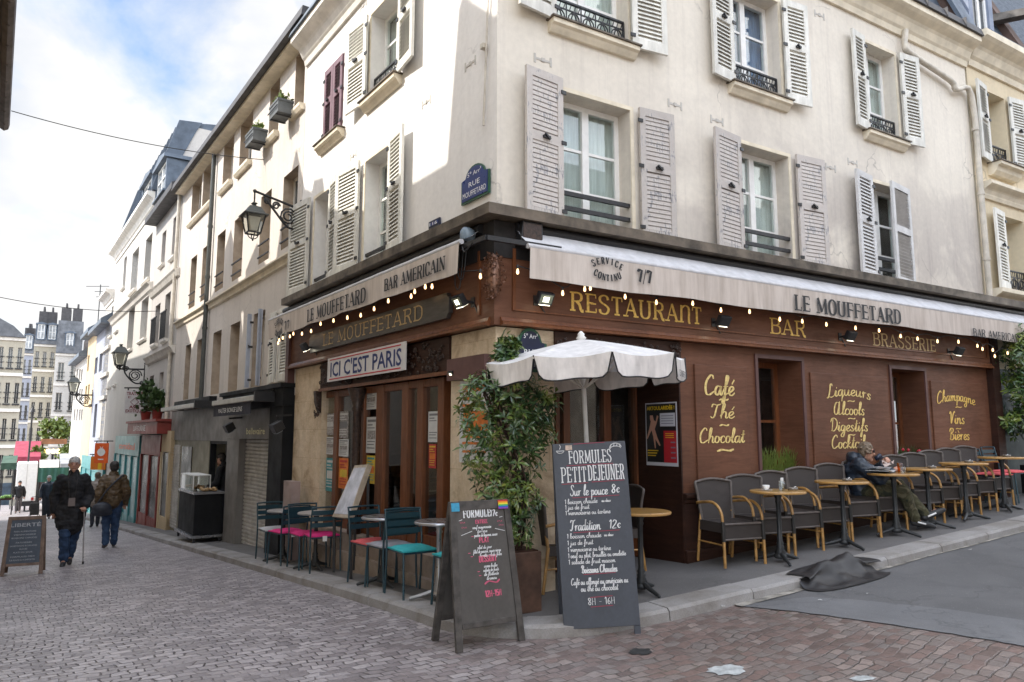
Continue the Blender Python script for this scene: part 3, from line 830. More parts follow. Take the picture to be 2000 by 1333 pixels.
def flat_window(par, M, x0, x1, z0, z1, y, cols=2, rows=3, fm=None, pane=None):   # small in the picture: frame and opaque reflecting pane
    m = MB(); f = min(.06, (x1 - x0) * .08); t = .05; fm = fm or M_TRIMW
    m.box(x0, x0 + f, y, y + t, z0, z1); m.box(x1 - f, x1, y, y + t, z0, z1); m.box(x0 + f, x1 - f, y, y + t, z0, z0 + f); m.box(x0 + f, x1 - f, y, y + t, z1 - f, z1)
    for i in range(1, cols): c = x0 + (x1 - x0) * i / cols; m.box(c - f / 2, c + f / 2, y, y + t, z0 + f, z1 - f)
    o = m.build('window', fm, par, M)
    mb = MB().box(x0 + f * .5, x1 - f * .5, y + .02, y + .03, z0 + f * .5, z1 - f * .5)
    mb.build('pane', pane or random.choice((M_PANE, M_PANE, M_PANE2)), o)
    return o
def shutter_mb(wd, ht, slat=0.05, open_slats=False, mid=True, flat=False):
    m = MB(); s = 0.075 if wd > .3 else .05; t = 0.035
    m.box(0, s, 0, t, 0, ht); m.box(wd - s, wd, 0, t, 0, ht); m.box(s, wd - s, 0, t, 0, .12); m.box(s, wd - s, 0, t, ht - .09, ht)
    if mid: m.box(s, wd - s, 0, t, ht * .55 - .05, ht * .55 + .05)
    n = int((ht - .21) / slat)
    for i in range(n):
        z = .12 + (ht - .21) * (i + .5) / n
        if mid and abs(z - ht * .55) < .06: continue
        if flat: m.prism([(t * .30, z - slat * .47), (t * .16, z - slat * .40), (t * .34, z + slat * .46), (t * .9, z + slat * .46), (t * .9, z - slat * .47)], s, wd - s, 'x'); continue
        m.add([(s, t * .08, z - slat * .46), (wd - s, t * .08, z - slat * .46), (wd - s, t * .92, z + slat * (.5 if not open_slats else .12)), (s, t * .92, z + slat * (.5 if not open_slats else .12))], [(0, 1, 2, 3)])
        m.add([(s, t * .08, z - slat * .46), (wd - s, t * .08, z - slat * .46), (wd - s, t * .10, z - slat * .46 - .006), (s, t * .10, z - slat * .46 - .006)], [(0, 1, 2, 3)])
    if not open_slats: m.box(s, wd - s, t * .93, t * .97, .12, ht - .09)
    return m
def shutter(par, F, x0, x1, z0, z1, hinge, ang=4, mt=None, y=-0.03, **kw):
    """open leaf lying on the wall; hinge 'l' or 'r' edge; ang in degrees off the wall"""
    wd = x1 - x0
    m = shutter_mb(wd, z1 - z0, **kw)
    if hinge == 'r': M = F @ Matrix.Translation((x1, y - .012, z0)) @ Matrix.Rotation(math.radians(ang), 4, 'Z') @ Matrix.Translation((-wd, -.035, 0))
    else: M = F @ Matrix.Translation((x0, y - .012, z0)) @ Matrix.Rotation(math.radians(-ang), 4, 'Z') @ Matrix.Translation((0, -.035, 0))
    o = m.build('shutter', mt or M_SHUTW, par, M)
    h = MB()
    for z in (.14, (z1 - z0) * .55, (z1 - z0) - .16):
        xx = wd if hinge == 'r' else 0
        h.box(xx - .03, xx + .035, -.012, .0, z - .02, z + .02)
    h.box(wd * .42, wd * .60, -.028, -.001, (z1 - z0) * .55 - .012, (z1 - z0) * .55 + .018)
    h.bar((wd * .44, -.03, (z1 - z0) * .55 + .03), (wd * .58, -.03, (z1 - z0) * .55 - .02), .02)
    h.build('latch', M_IRON, o)
    return o
def sill(par, F, x0, x1, z, mt=None, d=0.12, h=0.125):
    m = MB()
    m.prism([(-d, 0), (-d, -.05), (-d * .72, -.065), (-d * .6, -h * .72), (-d * .35, -h), (.02, -h), (.02, 0)], x0, x1, 'x')
    o = m.build('sill', mt or M_TRIM, par, F @ Matrix.Translation((0, 0, z)))
    MB().box(x0 - .02, x1 + .02, -d - .02, .02, .002, .02).build('zinc_cover', M_LEDGE, o, Matrix.Translation((0, 0, .0)))
    return o
def railing(par, F, x0, x1, z0, z1, y=-0.05, fancy=True, name='window_railing'):
    m = MB(); h = z1 - z0
    m.bar((x0, y, z1), (x1, y, z1), .03, .022); m.bar((x0, y, z0), (x1, y, z0), .02); m.bar((x0, y, z1 - h * .28), (x1, y, z1 - h * .28), .014)
    for x in (x0, x1): m.bar((x, y, z0), (x, y, z1), .02)
    if fancy:
        n = max(2, round((x1 - x0) / (h * .6)))
        for i in range(n):
            cx = x0 + (x1 - x0) * (i + .5) / n; wv = (x1 - x0) / n / 2 * .9; hh = h * .70
            lo = z0 + .01
            m.tube([(cx + wv * .86 * math.cos(a), y, lo + hh / 2 + hh * .42 * math.sin(a)) for a in [2 * PI * k / 12 for k in range(12)]], .0085, 5, True)
            for s in (-1, 1):
                m.tube([(cx + s * wv * r * math.cos(a), y, lo + hh * .5 + hh * r * .8 * math.sin(a)) for a, r in [(-2.2 + .55 * k, .12 + .05 * k) for k in range(9)]], .0075, 5)
                m.tube([(cx, y, lo), (cx + s * wv * .5, y, lo + hh * .5), (cx, y, lo + hh)], .007, 5)
            m.bar((cx + wv * 1.1, y, z0), (cx + wv * 1.1, y, z1), .012)
            for k in range(3): m.bar((cx + wv * (-.66 + .66 * k), y, z1 - h * .28), (cx + wv * (-.33 + .66 * k), y, z1), .009)
    else:
        n = max(3, int((x1 - x0) / .11))
        for i in range(1, n): x = x0 + (x1 - x0) * i / n; m.bar((x, y, z0), (x, y, z1), .012)
    return m.build(name, M_IRON, par, F)
def cornice(par, F, x0, x1, z, mt, d=0.3, h=0.34, name='cornice'):
    m = MB()
    pr = [(.02, -h), (-.04, -h), (-.06, -h * .8), (-d * .3, -h * .72), (-d * .45, -h * .5), (-d * .55, -h * .42), (-d * .85, -h * .3), (-d, -h * .22), (-d, 0), (.02, 0)]
    m.prism(pr, x0, x1, 'x')
    return m.build(name, mt, par, F @ Matrix.Translation((0, 0, z)))
def wall_tie(par, F, x, z):
    m = MB(); m.box(x - .11, x + .11, -.005, 0, z - .012, z + .012)
    for s in (-1, 1): m.box(x + s * .1 - .012, x + s * .1 + .012, -.006, 0, z - .05, z + .05)
    m.box(x - .02, x + .02, -.012, 0, z - .02, z + .02)
    return m.build('wall_tie', M_PALE, par, F)
def span(h_, pl, pr, zt, zb, y=0.0):                     # pixel box -> local (x0, x1, z0, z1); sides read at mid height of the slanted box
    xa, _ = h_(pl, zt[0] * .5 + zb[0] * .5, y); xb, _ = h_(pr, zt[1] * .5 + zb[1] * .5, y)
    _, za = h_(pl, zt[0], y); _, zb2 = h_(pl, zb[0], y)
    _, zc = h_(pr, zt[1], y); _, zd = h_(pr, zb[1], y)
    return xa, xb, (zb2 + zd) / 2, (za + zc) / 2
# ------------------------------------------------------------------ the cafe's corner building
I4 = Matrix.Identity(4)
RR = RF.to_3x3().to_4x4(); LR = LF.to_3x3().to_4x4()        # frames relative to the building's root at the corner
B1 = thing('corner_building', 'cream rendered corner building with louvred shutters above a mahogany cafe front', 'building', Matrix.Translation(CO))
U1 = 9.08          # right end (drainpipe)
T1 = 5.70          # left end
ZB, ZT = 2.66, 7.95
def vline(h_, p, y=0): return h_(p[0], p[1], y)[0]
# --- right wall
F1a, F1b, F2a = 3.70, 5.22, 5.96
_, F2b = hr(1671, 75)
wins_r = []
for l, r_, z0, z1 in (((1092, 166), (1229, 209), F1a, F1b), ((1438, 279), (1538, 308), F1a, F1b), ((1696, 349), (1768, 374), F1a, F1b),
                      ((1080, 22), (1227, 77), F2a, F2b), ((1428, 155), (1527, 194), F2a, F2b), ((1691, 254), (1757, 275), F2a, F2b)):
    wins_r.append((vline(hr, l), vline(hr, r_), z0, z1))
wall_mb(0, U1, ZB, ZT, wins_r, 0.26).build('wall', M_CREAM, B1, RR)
for i, (x0, x1, z0, z1) in enumerate(wins_r):
    cur = M_CURTBLUE if i == 4 else (M_CURTAIN if i != 2 else None)
    window(B1, RR, x0, x1, z0, z1, 0.2, 2 if i != 2 else 2, 3 if i < 3 else 3, .06, cur)
    # painted casing strip round the opening
    m = MB(); e = .05
    m.box(x0 - e, x0 - .002, -.012, .05, z0, z1 + e); m.box(x1 + .002, x1 + e, -.012, .05, z0, z1 + e); m.box(x0 - .002, x1 + .002, -.012, .05, z1 + .002, z1 + e)
    m.build('casing', M_TRIM, B1, RR)
    if i < 3:
        m = MB()
        for zz in (3.96, 4.12): m.box(x0 - .0, x1 + .0, .02, .055, zz - .022, zz + .022)
        m.build('window_bar', M_IRON, B1, RR)
    else:
        sill(B1, RR, x0 - .07, x1 + .07, z0 - .005)
        railing(B1, RR, x0 + .02, x1 - .02, z0 + .03, z0 + .34, .06)
sh_r = [((1014, 140), (1091, 158), 'r', F1a + .03, F1b + .10, M_SHUTOLD, 7), ((1241, 209), (1303, 231), 'l', F1a + .03, F1b + .04, M_SHUTOLD, 5),
        ((1378, 257), (1437, 272), 'r', F1a + .03, F1b + .04, M_SHUTOLD, 8), ((1547, 308), (1596, 321), 'l', F1a + .03, F1b + .04, M_SHUTOLD, 5),
        ((1653, 335), (1694, 346), 'r', F1a + .03, F1b + .05, M_SHUTGREY, 9)]
for a, c, hg, z0, z1, mt_, an in sh_r:
    shutter(B1, RR, vline(hr, a), vline(hr, c), z0, z1, hg, an, mt_, flat=(mt_ is M_SHUTOLD))
# the half-closed leaf of the third window
shutter(B1, RR, vline(hr, (1773, 376)), vline(hr, (1773, 376)) + .62, F1a + .03, F1b + .04, 'l', 171, M_SHUTGREY, -0.02, open_slats=True)
for a, c, hg in (((1002, 4), (1079, 27), 'r'), ((1228, 79), (1290, 108), 'l'), ((1380, 145), (1428, 158), 'r'), ((1530, 196), (1572, 212), 'l'), ((1661, 246), (1691, 254), 'r'), ((1761, 279), (1792, 290), 'l')):
    shutter(B1, RR, vline(hr, a), vline(hr, c), F2a + .0, F2b + .03, hg, 7, M_SHUTW)
cornice(B1, RR, 0, U1, 8.16, M_TRIM, 0.30, 0.42)
for px, py in ((1060, 118), (1318, 205), (1400, 236), (1600, 30), (1622, 328), (1665, 318)):
    x, z = hr(px, py); wall_tie(B1, RR, x, z)
# --- left wall (rue Mouffetard)
def lw(l, r_, z0, z1): return (vline(hl, l), vline(hl, r_), z0, z1)
_, G1b = hl(742, 298); G1a = 3.78
_, G2a = hl(722, 202); G2b = F2b
P2z = (hl(631, 284)[1] + hl(667, 259)[1]) / 2; P2t = (hl(640, 137)[1] + hl(672, 104)[1]) / 2
wins_l = [lw((715, 319), (769, 277), G1a, G1b), lw((616, 391), (652, 364), G1a, G1b), lw((722, 200), (780, 130), G2a, G2b),
          (vline(hl, (634, 210)), vline(hl, (671, 180)), P2z, P2t, .04)]
wall_mb(-T1, 0, ZB, ZT, wins_l, 0.26).build('wall', M_WHITE_R, B1, LR)
for i, (x0, x1, z0, z1) in enumerate([q[:4] for q in wins_l]):
    if i < 3:
        window(B1, LR, x0, x1, z0, z1, 0.2, 2, 3, .06, M_CURTAIN)
        m = MB(); e = .05
        m.box(x0 - e, x0 - .002, -.012, .05, z0, z1 + e); m.box(x1 + .002, x1 + e, -.012, .05, z0, z1 + e); m.box(x0 - .002, x1 + .002, -.012, .05, z1 + .002, z1 + e)
        m.build('casing', M_TRIM, B1, LR)
    if i >= 2: sill(B1, LR, x0 - .09, x1 + .09, z0 - .005)
    if i == 2: railing(B1, LR, x0 + .02, x1 - .02, z0 + .03, z0 + .34, .06)
    if i < 2:
        m = MB(); m.box(x0, x1, .02, .055, 3.96, 4.0); m.build('window_bar', M_IRON, B1, LR)
x0, x1, z0, z1 = wins_l[3][:4]; xm = (x0 + x1) / 2
for a, c, hg in ((x0 + .02, xm - .005, 'l'), (xm + .005, x1 - .02, 'r')):
    shutter(B1, LR, a, c, z0 + .02, z1 - .02, hg, 0, M_SHUTPLUM, 0.02, open_slats=True)
for a, c, hg, z0, z1 in (((769, 274), (804, 249), 'l', G1a + .03, G1b + .05), ((675, 343), (710, 320), 'r', G1a + .03, G1b + .05),
                         ((652, 364), (674, 346), 'l', G1a + .03, G1b + .05), ((583, 404), (612, 396), 'r', G1a + .03, G1b + .05),
                         ((785, 152), (822, 123), 'l', G2a, G2b), ((689, 236), (721, 212), 'r', G2a, G2b)):
    shutter(B1, LR, vline(hl, a), vline(hl, c), z0, z1, hg, 6, M_SHUTW, open_slats=(hg == 'x'))
cornice(B1, LR, -T1, 0, 8.16, M_TRIMW, 0.30, 0.42)
for px, py in ((919, 125), (833, 200), (690, 305), (710, 12)):
    x, z = hl(px, py); wall_tie(B1, LR, x, z)
# thin conduit near the corner
m = MB(); a = hl(958, 0); c = hl(949, 247)
m.tube([(a[0], -.03, 8.0), (a[0], -.03, a[1]), (c[0], -.03, c[1])], .012, 6); m.box(c[0] - .03, c[0] + .03, -.06, 0, 5.55, 5.6)
m.build('conduit', M_PIPE, B1, LR)
# inner core, roof
def pin(F, x, y): return F @ Vector((x, y, 0)) - CO
cx_ = None
def corner_at(yl, yr):                               # plan point at depth yl behind the left wall and yr behind the right wall
    nl, nr = LR.to_3x3() @ Vector((0, 1, 0)), RR.to_3x3() @ Vector((0, 1, 0))
    det = nl.x * nr.y - nl.y * nr.x
    return Vector(((yl * nr.y - nl.y * yr) / det, (nl.x * yr - yl * nr.x) / det, 0))
def foot(y, yb=7.0): return [pin(LF, -T1, y), corner_at(y, y), pin(RF, U1, y), pin(RF, U1, yb), pin(LF, -T1, yb)]
MB().prism([(p.x, p.y) for p in foot(.6)], 2.62, 8.0, 'z').build('inner_core', M_DARK, B1)
m = MB(); lo, hi = foot(.02), foot(1.3)
for i in range(2):
    m.quad((*lo[i].xy, 8.2), (*lo[i + 1].xy, 8.2), (*hi[i + 1].xy, 11.9), (*hi[i].xy, 11.9))
m.add([(p.x, p.y, 11.9) for p in hi], [(0, 1, 2, 3, 4)])
for i, j in ((2, 3), (4, 0)):
    m.quad((*lo[i].xy, 8.0), (*lo[j].xy, 8.0), (*hi[j].xy, 11.9), (*hi[i].xy, 11.9))
rf = m.build('roof', M_SLATE, B1)
m = MB(); m.prism([(-.34, 8.16), (-.30, 8.30), (-.27, 8.30), (-.25, 8.19), (.05, 8.19), (.05, 8.162)], 0.0, U1 + .02, 'x')
for x in np.arange(.3, U1, .55): m.box(x - .008, x + .008, -.347, -.24, 8.17, 8.32)
m.build('gutter', M_ROOFDK, rf, RR)
MB().prism([(-.34, 8.16), (-.30, 8.28), (-.27, 8.28), (-.25, 8.18), (.05, 8.18), (.05, 8.162)], -T1, .0, 'x').build('gutter', M_ZINC, rf, LR)
def dormer(par, F, x0, x1, z0, z1, y0, y1, wm=M_ZINC, pn=M_PANE2):
    m = MB(); t = .14
    m.box(x0, x0 + t, y0, y1, z0, z1); m.box(x1 - t, x1, y0, y1, z0, z1); m.box(x0 + t, x1 - t, y0, y1, z0, z0 + .16); m.box(x0 + t, x1 - t, y0 + .3, y1, z0 + .16, z1)
    m.box(x0 - .08, x1 + .08, y0 - .1, y1, z1 + .003, z1 + .12); m.prism([(x0 - .08, z1 + .12), (x1 + .08, z1 + .12), ((x0 + x1) / 2, z1 + .3)], y0 - .08, y1)
    m.box(x0 + .03, x1 - .03, y0 - .07, y0 - .002, z0 + .02, z0 + .08)
    o = m.build('dormer', wm, par, F)
    f = MB(); a, c = x0 + t + .003, x1 - t - .003; zz0, zz1 = z0 + .163, z1 - .003
    for s, e, p, q in ((a, a + .06, zz0, zz1), (c - .06, c, zz0, zz1), (a + .06, c - .06, zz0, zz0 + .06), (a + .06, c - .06, zz1 - .06, zz1), ((a + c) / 2 - .03, (a + c) / 2 + .03, zz0 + .06, zz1 - .06), (a + .06, c - .06, (zz0 + zz1) / 2 - .02, (zz0 + zz1) / 2 + .02)):
        f.box(s, e, y0 + .04, y0 + .09, p, q)
    f.build('window', M_WHITE, o)
    MB().box(a, c, y0 + .07, y0 + .08, zz0, zz1).build('pane', pn, o)
    return o
xd, zd = hr(1757, 18, .25)
dormer(rf, RR, xd - .45, xd + .45, 8.30, 9.9, .25, 1.6, M_ZINC, M_PANE)
# drainpipe
m = MB()
P = [hr(1772, 58, -.12), hr(1766, 92, -.08), hr(1778, 106, -.08), hr(1855, 158, -.08), hr(1866, 176, -.08)]
pts = [(p[0], -.09, p[1]) for p in P] + [(U1 - .03, -.09, 7.2), (U1, -.09, 5.5), (U1, -.09, 3.78)]
m.tube(catmull(pts, 4), .045, 10)
for z in (4.4, 5.5, 6.6): m.tube([(U1 + .0, -.09, z), (U1, -.09, z + .05)], .055, 10)
m.build('drainpipe', M_PIPE, B1, RR)
# --- zinc ledge over the shopfront
_, zL = hr(1400, 496, -.22)
LEDZ = 3.70
m = MB()
o0, o1 = corner_at(-.24, -.24), corner_at(.05, .05)
for F, X in ((RF, 14.0), (LF, -T1 - .12)):
    e0, e1 = pin(F, X, -.24), pin(F, X, .05)
    a = [o0, e0, e1, o1]
    for z in (LEDZ - .02, LEDZ + .09): pass
    top = [(o0.x, o0.y, LEDZ + .07), (e0.x, e0.y, LEDZ + .07), (e1.x, e1.y, LEDZ + .11), (o1.x, o1.y, LEDZ + .11)]
    bot = [(p.x, p.y, LEDZ - .035) for p in a]
    m.add(top + bot, [(0, 1, 2, 3), (7, 6, 5, 4), (0, 4, 5, 1), (1, 5, 6, 2)])
m.build('ledge', M_LEDGE, B1)
M_LEDGESHADE = mat('painted_ledge_shade', (.014, .011, .010), .8, .3, 6)  # near-black colour of the strip that imitates shade below the ledge
# --- fascia (brown boards above the shopfront)
ZF = 2.64
m = MB()
fo, fi = corner_at(-.07, -.07), corner_at(0, 0)
for F, X in ((RF, hr(1925, 715)[0]), (LF, hl(572, 716)[0])):
    e0, e1 = pin(F, X, -.07), pin(F, X, .0)
    m.add([(fo.x, fo.y, ZF), (e0.x, e0.y, ZF), (e1.x, e1.y, ZF), (fi.x, fi.y, ZF), (fo.x, fo.y, LEDZ - .04), (e0.x, e0.y, LEDZ - .04), (e1.x, e1.y, LEDZ - .04), (fi.x, fi.y, LEDZ - .04)],
          [(0, 1, 5, 4), (1, 2, 6, 5), (0, 3, 2, 1), (4, 5, 6, 7)])
fas = m.build('fascia', M_WOOD, B1)
XR = hr(1925, 715)[0]; XL = hl(572, 716)[0]
m = MB()                                               # mouldings
m.prism([(-.07, ZF - .005), (-.13, ZF + .0), (-.13, ZF + .025), (-.105, ZF + .04), (-.09, ZF + .075), (-.07, ZF + .08)], corner_at(-.07, -.07).length * .0 + .0, XR, 'x')
a = hr(1003, 560, -.07)[0]
for z, hh in ((2.79, .018),): m.box(a, XR - .08, -.085, -.068, z, z + hh)
m.box(a - .02, a + .015, -.092, -.068, 2.79, 3.4); m.box(XR - .1, XR - .065, -.092, -.068, 2.79, 3.4)
m.build('moulding', M_WOODORG, fas, RR)
m = MB()
m.prism([(-.07, ZF - .005), (-.13, ZF + .0), (-.13, ZF + .025), (-.105, ZF + .04), (-.09, ZF + .075), (-.07, ZF + .08)], XL, .0, 'x')
c = hl(938, 570, -.07)[0]
m.box(c - .02, c + .015, -.092, -.068, 2.76, 3.4)
m.build('moulding', M_WOODORG, fas, LR)
# awning rail, then a near-black strip painted in for the shade under the ledge
m = MB(); q = corner_at(-.2, -.2)
for F, X, s in ((RF, .55, 1), (LF, -.55, -1)):
    m.bar((*corner_at(-.30, -.30).xy, 3.40), (*pin(F, X, -.30).xy, 3.40), .035, .045)
m.build('awning_rail', M_IRON, B1)
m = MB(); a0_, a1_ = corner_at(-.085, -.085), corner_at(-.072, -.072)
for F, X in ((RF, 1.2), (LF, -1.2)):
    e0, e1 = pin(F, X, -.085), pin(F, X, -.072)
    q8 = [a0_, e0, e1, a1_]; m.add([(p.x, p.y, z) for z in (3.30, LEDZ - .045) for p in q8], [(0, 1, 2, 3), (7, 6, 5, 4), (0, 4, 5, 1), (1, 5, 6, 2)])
m.build('ledge_shade_strip', M_LEDGESHADE, B1)
def texted(par, mt, M, fn, name='lettering'):
    mb = MB(); fn(mb); return lettering(mb, par, mt, M, name)
# gold lettering on the fascia
YF = -.074
def warp_line(bl, br, tl, tr):
    """maps text space x in 0..1, z in 0..1 to the quad bl, br, tl, tr"""
    def f(x, z):
        a = (bl[0] + (br[0] - bl[0]) * x, bl[1] + (br[1] - bl[1]) * x); c = (tl[0] + (tr[0] - tl[0]) * x, tl[1] + (tr[1] - tl[1]) * x)
        return (a[0] + (c[0] - a[0]) * z, a[1] + (c[1] - a[1]) * z)
    return f
def place_slab(par, mt, F, h_, text, bl, br, tl, tr, y, thick=.17, thin=.08, ref=RR, name='lettering'):
    q = [h_(*p, y) for p in (bl, br, tl, tr)]
    x0, x1 = (q[0][0] + q[2][0]) / 2, (q[1][0] + q[3][0]) / 2
    z0 = (q[0][1] + q[1][1]) / 2; h = ((q[2][1] + q[3][1]) - (q[0][1] + q[1][1])) / 2
    mb = slab_text(MB(), text, x0, x1, z0, h, thick, thin)
    return lettering(mb, par, mt, ref @ Matrix.Translation((0, y - .002, 0)), name)
place_slab(fas, M_GOLD, RF, hr, 'RESTAURAnT', (1111, 607), (1372, 634), (1113, 570), (1370, 601), YF)
place_slab(fas, M_GOLD, RF, hr, 'BAR', (1502, 651), (1575, 659), (1503, 621), (1573, 629), YF)
place_slab(fas, M_GOLDDULL, RF, hr, 'BRASSERIE', (1703, 674), (1828, 688), (1704, 649), (1827, 665), YF)
# --- limestone corner pillar and far pillar
m = MB()
sr, sl = hr(1080, 800)[0], hl(885, 690)[0]
pp = [corner_at(-.02, -.02), pin(RF, sr, -.02), pin(RF, sr, .7), corner_at(.7, .7), pin(LF, sl, .7), pin(LF, sl, -.02)]
m.prism([(p.x, p.y) for p in pp], -.1, ZF - .01, 'z')
m.build('corner_pillar', M_STONE, B1)
s0, s1 = hl(574, 900)[0], hl(628, 900)[0]
m = MB(); m.box(s0, s1, -.02, .5, -.4, ZF - .01); m.box(s0 - .03, s1 + .03, -.05, -.02, .32, .42)
m.build('stone_pillar', M_STONE, B1, LR)
# --- left shopfront
zs = .36
m = MB(); m.box(s1, sl, -.10, .35, -.5, zs); m.box(s1 - .02, sl, -.16, -.10, -.5, .14); m.box(s0 - .1, s1 - .003, -.1, -.052, -.6, .12)
m.build('stone_step', M_STEP, B1, LR)
zt = 2.22
posts = [(627, 636), (654, 661), (700, 713), (737, 751), (787, 799), (817, 829), (858, 870)]
m = MB()
xs_ = [(vline(hl, (a, 880), .06), vline(hl, (c, 880), .06)) for a, c in posts]
for a, c in xs_: m.box(a, c, .03, .13, zs, zt)
m.box(xs_[0][1], xs_[-1][0], .04, .12, zt - .09, zt - .001)
for (a, c), (d, e) in zip(xs_, xs_[1:]):
    m.box(c, d, .05, .11, zs + .001, zs + .16)
fr = m.build('shopfront_frame', M_WOODORG, B1, LR, bevel=.006)
MB().box(xs_[0][1], xs_[-1][0], .075, .081, zs, zt).build('pane', M_SHOPGLASS, fr)
m = MB(); cxx = (vline(hl, (694, 880), -.05)); 
m.lathe([(.09, zs), (.09, zs + .12), (.065, zs + .16), (.055, zs + .2), (.055, 1.9), (.075, 1.93), (.06, 1.97), (.10, 2.1), (.13, 2.2)], 16, (cxx, -.04, 0))
m.build('cast_iron_column', M_CARVE, B1, LR)
z1f, z0f = 2.62, 2.24
m = MB(); m.box(s1 - .02, sl, -.05, .12, z0f, z1f)
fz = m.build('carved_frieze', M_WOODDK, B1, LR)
def carve(x0, x1, z0, z1, y, n, seed):
    rnd = random.Random(seed); k = MB()
    for i in range(n):
        x = rnd.uniform(x0, x1); z = rnd.uniform(z0, z1); r = rnd.uniform(.015, .035); t = rnd.uniform(0, 6)
        k.tube([(x + r * (1 - .1 * j) * math.cos(t + j * .8), y - .012 - .004 * (j % 3), z + r * (1 - .1 * j) * math.sin(t + j * .8)) for j in range(7)], .008, 4)
    return k
carve(s1, sl - .02, z0f + .04, z1f - .04, -.05, 170, 3).build('carving', M_CARVE, fz)
m = MB(); m.box(s1 - .02, sl, -.075, -.052, z0f - .02, z0f + .02); m.build('moulding', M_WOODORG, fz)
for px in (618,):                                   # carved consoles hanging under the frieze
    x = vline(hl, (px, 775), -.08)
    k = carve(x - .09, x + .09, 1.86, 2.22, -.06, 26, px); k.prism([(-.05, 1.94), (-.09, 2.05), (-.11, 2.23), (.0, 2.23), (.0, 1.9)], x - .05, x + .05, 'x')
    k.build('console', M_CARVE, B1, LR)
m = MB(); e = pin(LF, 0, 0)
xa = hl(572, 690)[0]
m.box(xa - .02, xa + .12, -.11, .0, 2.2, LEDZ - .04)
m.build('pilaster', M_MAROON, B1, LR)
xb0, xb1 = hl(884, 720, -.03)[0], hl(958, 715, -.03)[0]
MB().box(xb0, xb1, -.10, -.022, 2.15, 2.37).build('awning_box', M_MAROON, B1, LR)
# --- right bay: recessed glazed doors
UR = hr(1336, 1000)[0]; DR = .75
dpx = [(1082, 1090), (1097, 1110), (1176, 1190), (1238, 1252)]
m = MB()
xd_ = [(vline(hr, (a, 830), DR), vline(hr, (c, 830), DR)) for a, c in dpx]
for a, c in xd_: m.box(a, c, DR - .04, DR + .06, .12, 2.45)
m.box(xd_[0][0], UR, DR - .03, DR + .05, 2.2, 2.3)
for (a, c), (d, e) in zip(xd_, xd_[1:]): m.box(c, d, DR - .02, DR + .04, .2, .5)
dr = m.build('door_frame', M_WOODORG, B1, RR, bevel=.006)
MB().box(xd_[0][0], xd_[-1][1], DR + .005, DR + .011, .5, 2.45).build('pane', M_SHOPGLASS, dr)
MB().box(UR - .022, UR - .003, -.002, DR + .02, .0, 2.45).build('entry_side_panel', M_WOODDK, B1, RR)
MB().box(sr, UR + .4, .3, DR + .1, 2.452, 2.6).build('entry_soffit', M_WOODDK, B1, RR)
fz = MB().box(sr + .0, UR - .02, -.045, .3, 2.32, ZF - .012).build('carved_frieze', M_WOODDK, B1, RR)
carve(sr + .03, UR - .05, 2.36, 2.58, -.045, 110, 5).build('carving', M_CARVE, fz)
# --- mahogany wall with two deep windows and three lettered panels
W1 = (vline(hr, (1478, 702)), vline(hr, (1563, 707)), 1.02, hr(1520, 703)[1])
W2 = (vline(hr, (1739, 721)), vline(hr, (1803, 725)), 1.02, hr(1770, 723)[1])
wp = wall_mb(UR, XR, .2, ZF, [(*W1, .42), (*W2, .42)], .42)
wp.quad((UR, 0, 0), (UR, 0, .2), (XR, 0, .2), (XR, 0, 0)); wp.quad((UR, 0, 0), (UR, .9, 0), (UR, .9, ZF), (UR, 0, ZF))
wpo = wp.build('panelled_wall', M_WOOD, B1, RR)
for W in (W1, W2):
    m = MB(); x0, x1, z0, z1 = W
    m.box(x0 - .05, x0 - .002, -.02, .03, z0, z1 + .05); m.box(x1 + .002, x1 + .05, -.02, .03, z0, z1 + .05); m.box(x0 - .002, x1 + .002, -.02, .03, z1 + .002, z1 + .05)
    m.build('window_trim', M_MAROON, B1, RR)
    o = window(B1, RR, x0, x1, z0, z1, .36, 1, 2, .07, None, M_WOODORG, M_SHOPGLASS, True)
    m = MB().box(x0, x1, -.03, .42, z0 - .05, z0 - .003); m.build('sill', M_WOODORG, B1, RR)
m = MB()                                                # dado: moulded rail, plinth
m.prism([(0, .86), (-.03, .86), (-.035, .9), (-.06, .915), (-.065, .95), (-.02, .965), (0, .965)], UR - .01, XR, 'x')
m.prism([(0, .0), (-.045, .0), (-.045, .34), (-.03, .36), (0, .36)], UR - .01, 5.2, 'x')
m.box(UR - .004, XR, -.012, 0, .36, .855)
m.build('dado', M_WOODDK, B1, RR, bevel=.004)
panels = [((1354, 712), (1455, 718), 930, True), ((1580, 728), (1730, 737), 1010, False), ((1815, 744), (1918, 750), 1000, False)]
PX = []
for (a, c, bt, curvy) in panels:
    x0, z1 = hr(*a); x1, _ = hr(*c); z1 = hr(*a)[1] * .5 + hr(*c)[1] * .5; z0 = 1.1
    PX.append((x0, x1, z0, z1))
    m = MB()
    bot = [(x1, z0), (x1 - .16, z0)] + [(x1 - .16 - (x1 - x0 - .32) * t, z0 - .12 * math.sin(PI * t) ** 2) for t in np.linspace(0.05, .95, 9)] + [(x0 + .16, z0), (x0, z0)]
    m.prism([(x0, z1), (x1, z1)] + bot, -.022, .0)
    m.build('raised_panel', M_WOOD, B1, RR, bevel=.008)
YP = -.026
def pscript(text, cpx, zc, hh, wpx, **kw):
    """cursive word centred on a pixel, width in pixels at that place"""
    cx, cz = hr(*cpx, YP); a = hr(cpx[0] - wpx / 2, cpx[1], YP)[0]; c = hr(cpx[0] + wpx / 2, cpx[1], YP)[0]
    _, zt = hr(cpx[0], cpx[1] - hh / 2, YP); _, zb = hr(cpx[0], cpx[1] + hh / 2, YP)
    return text, cx, zb, zt - zb, c - a, kw
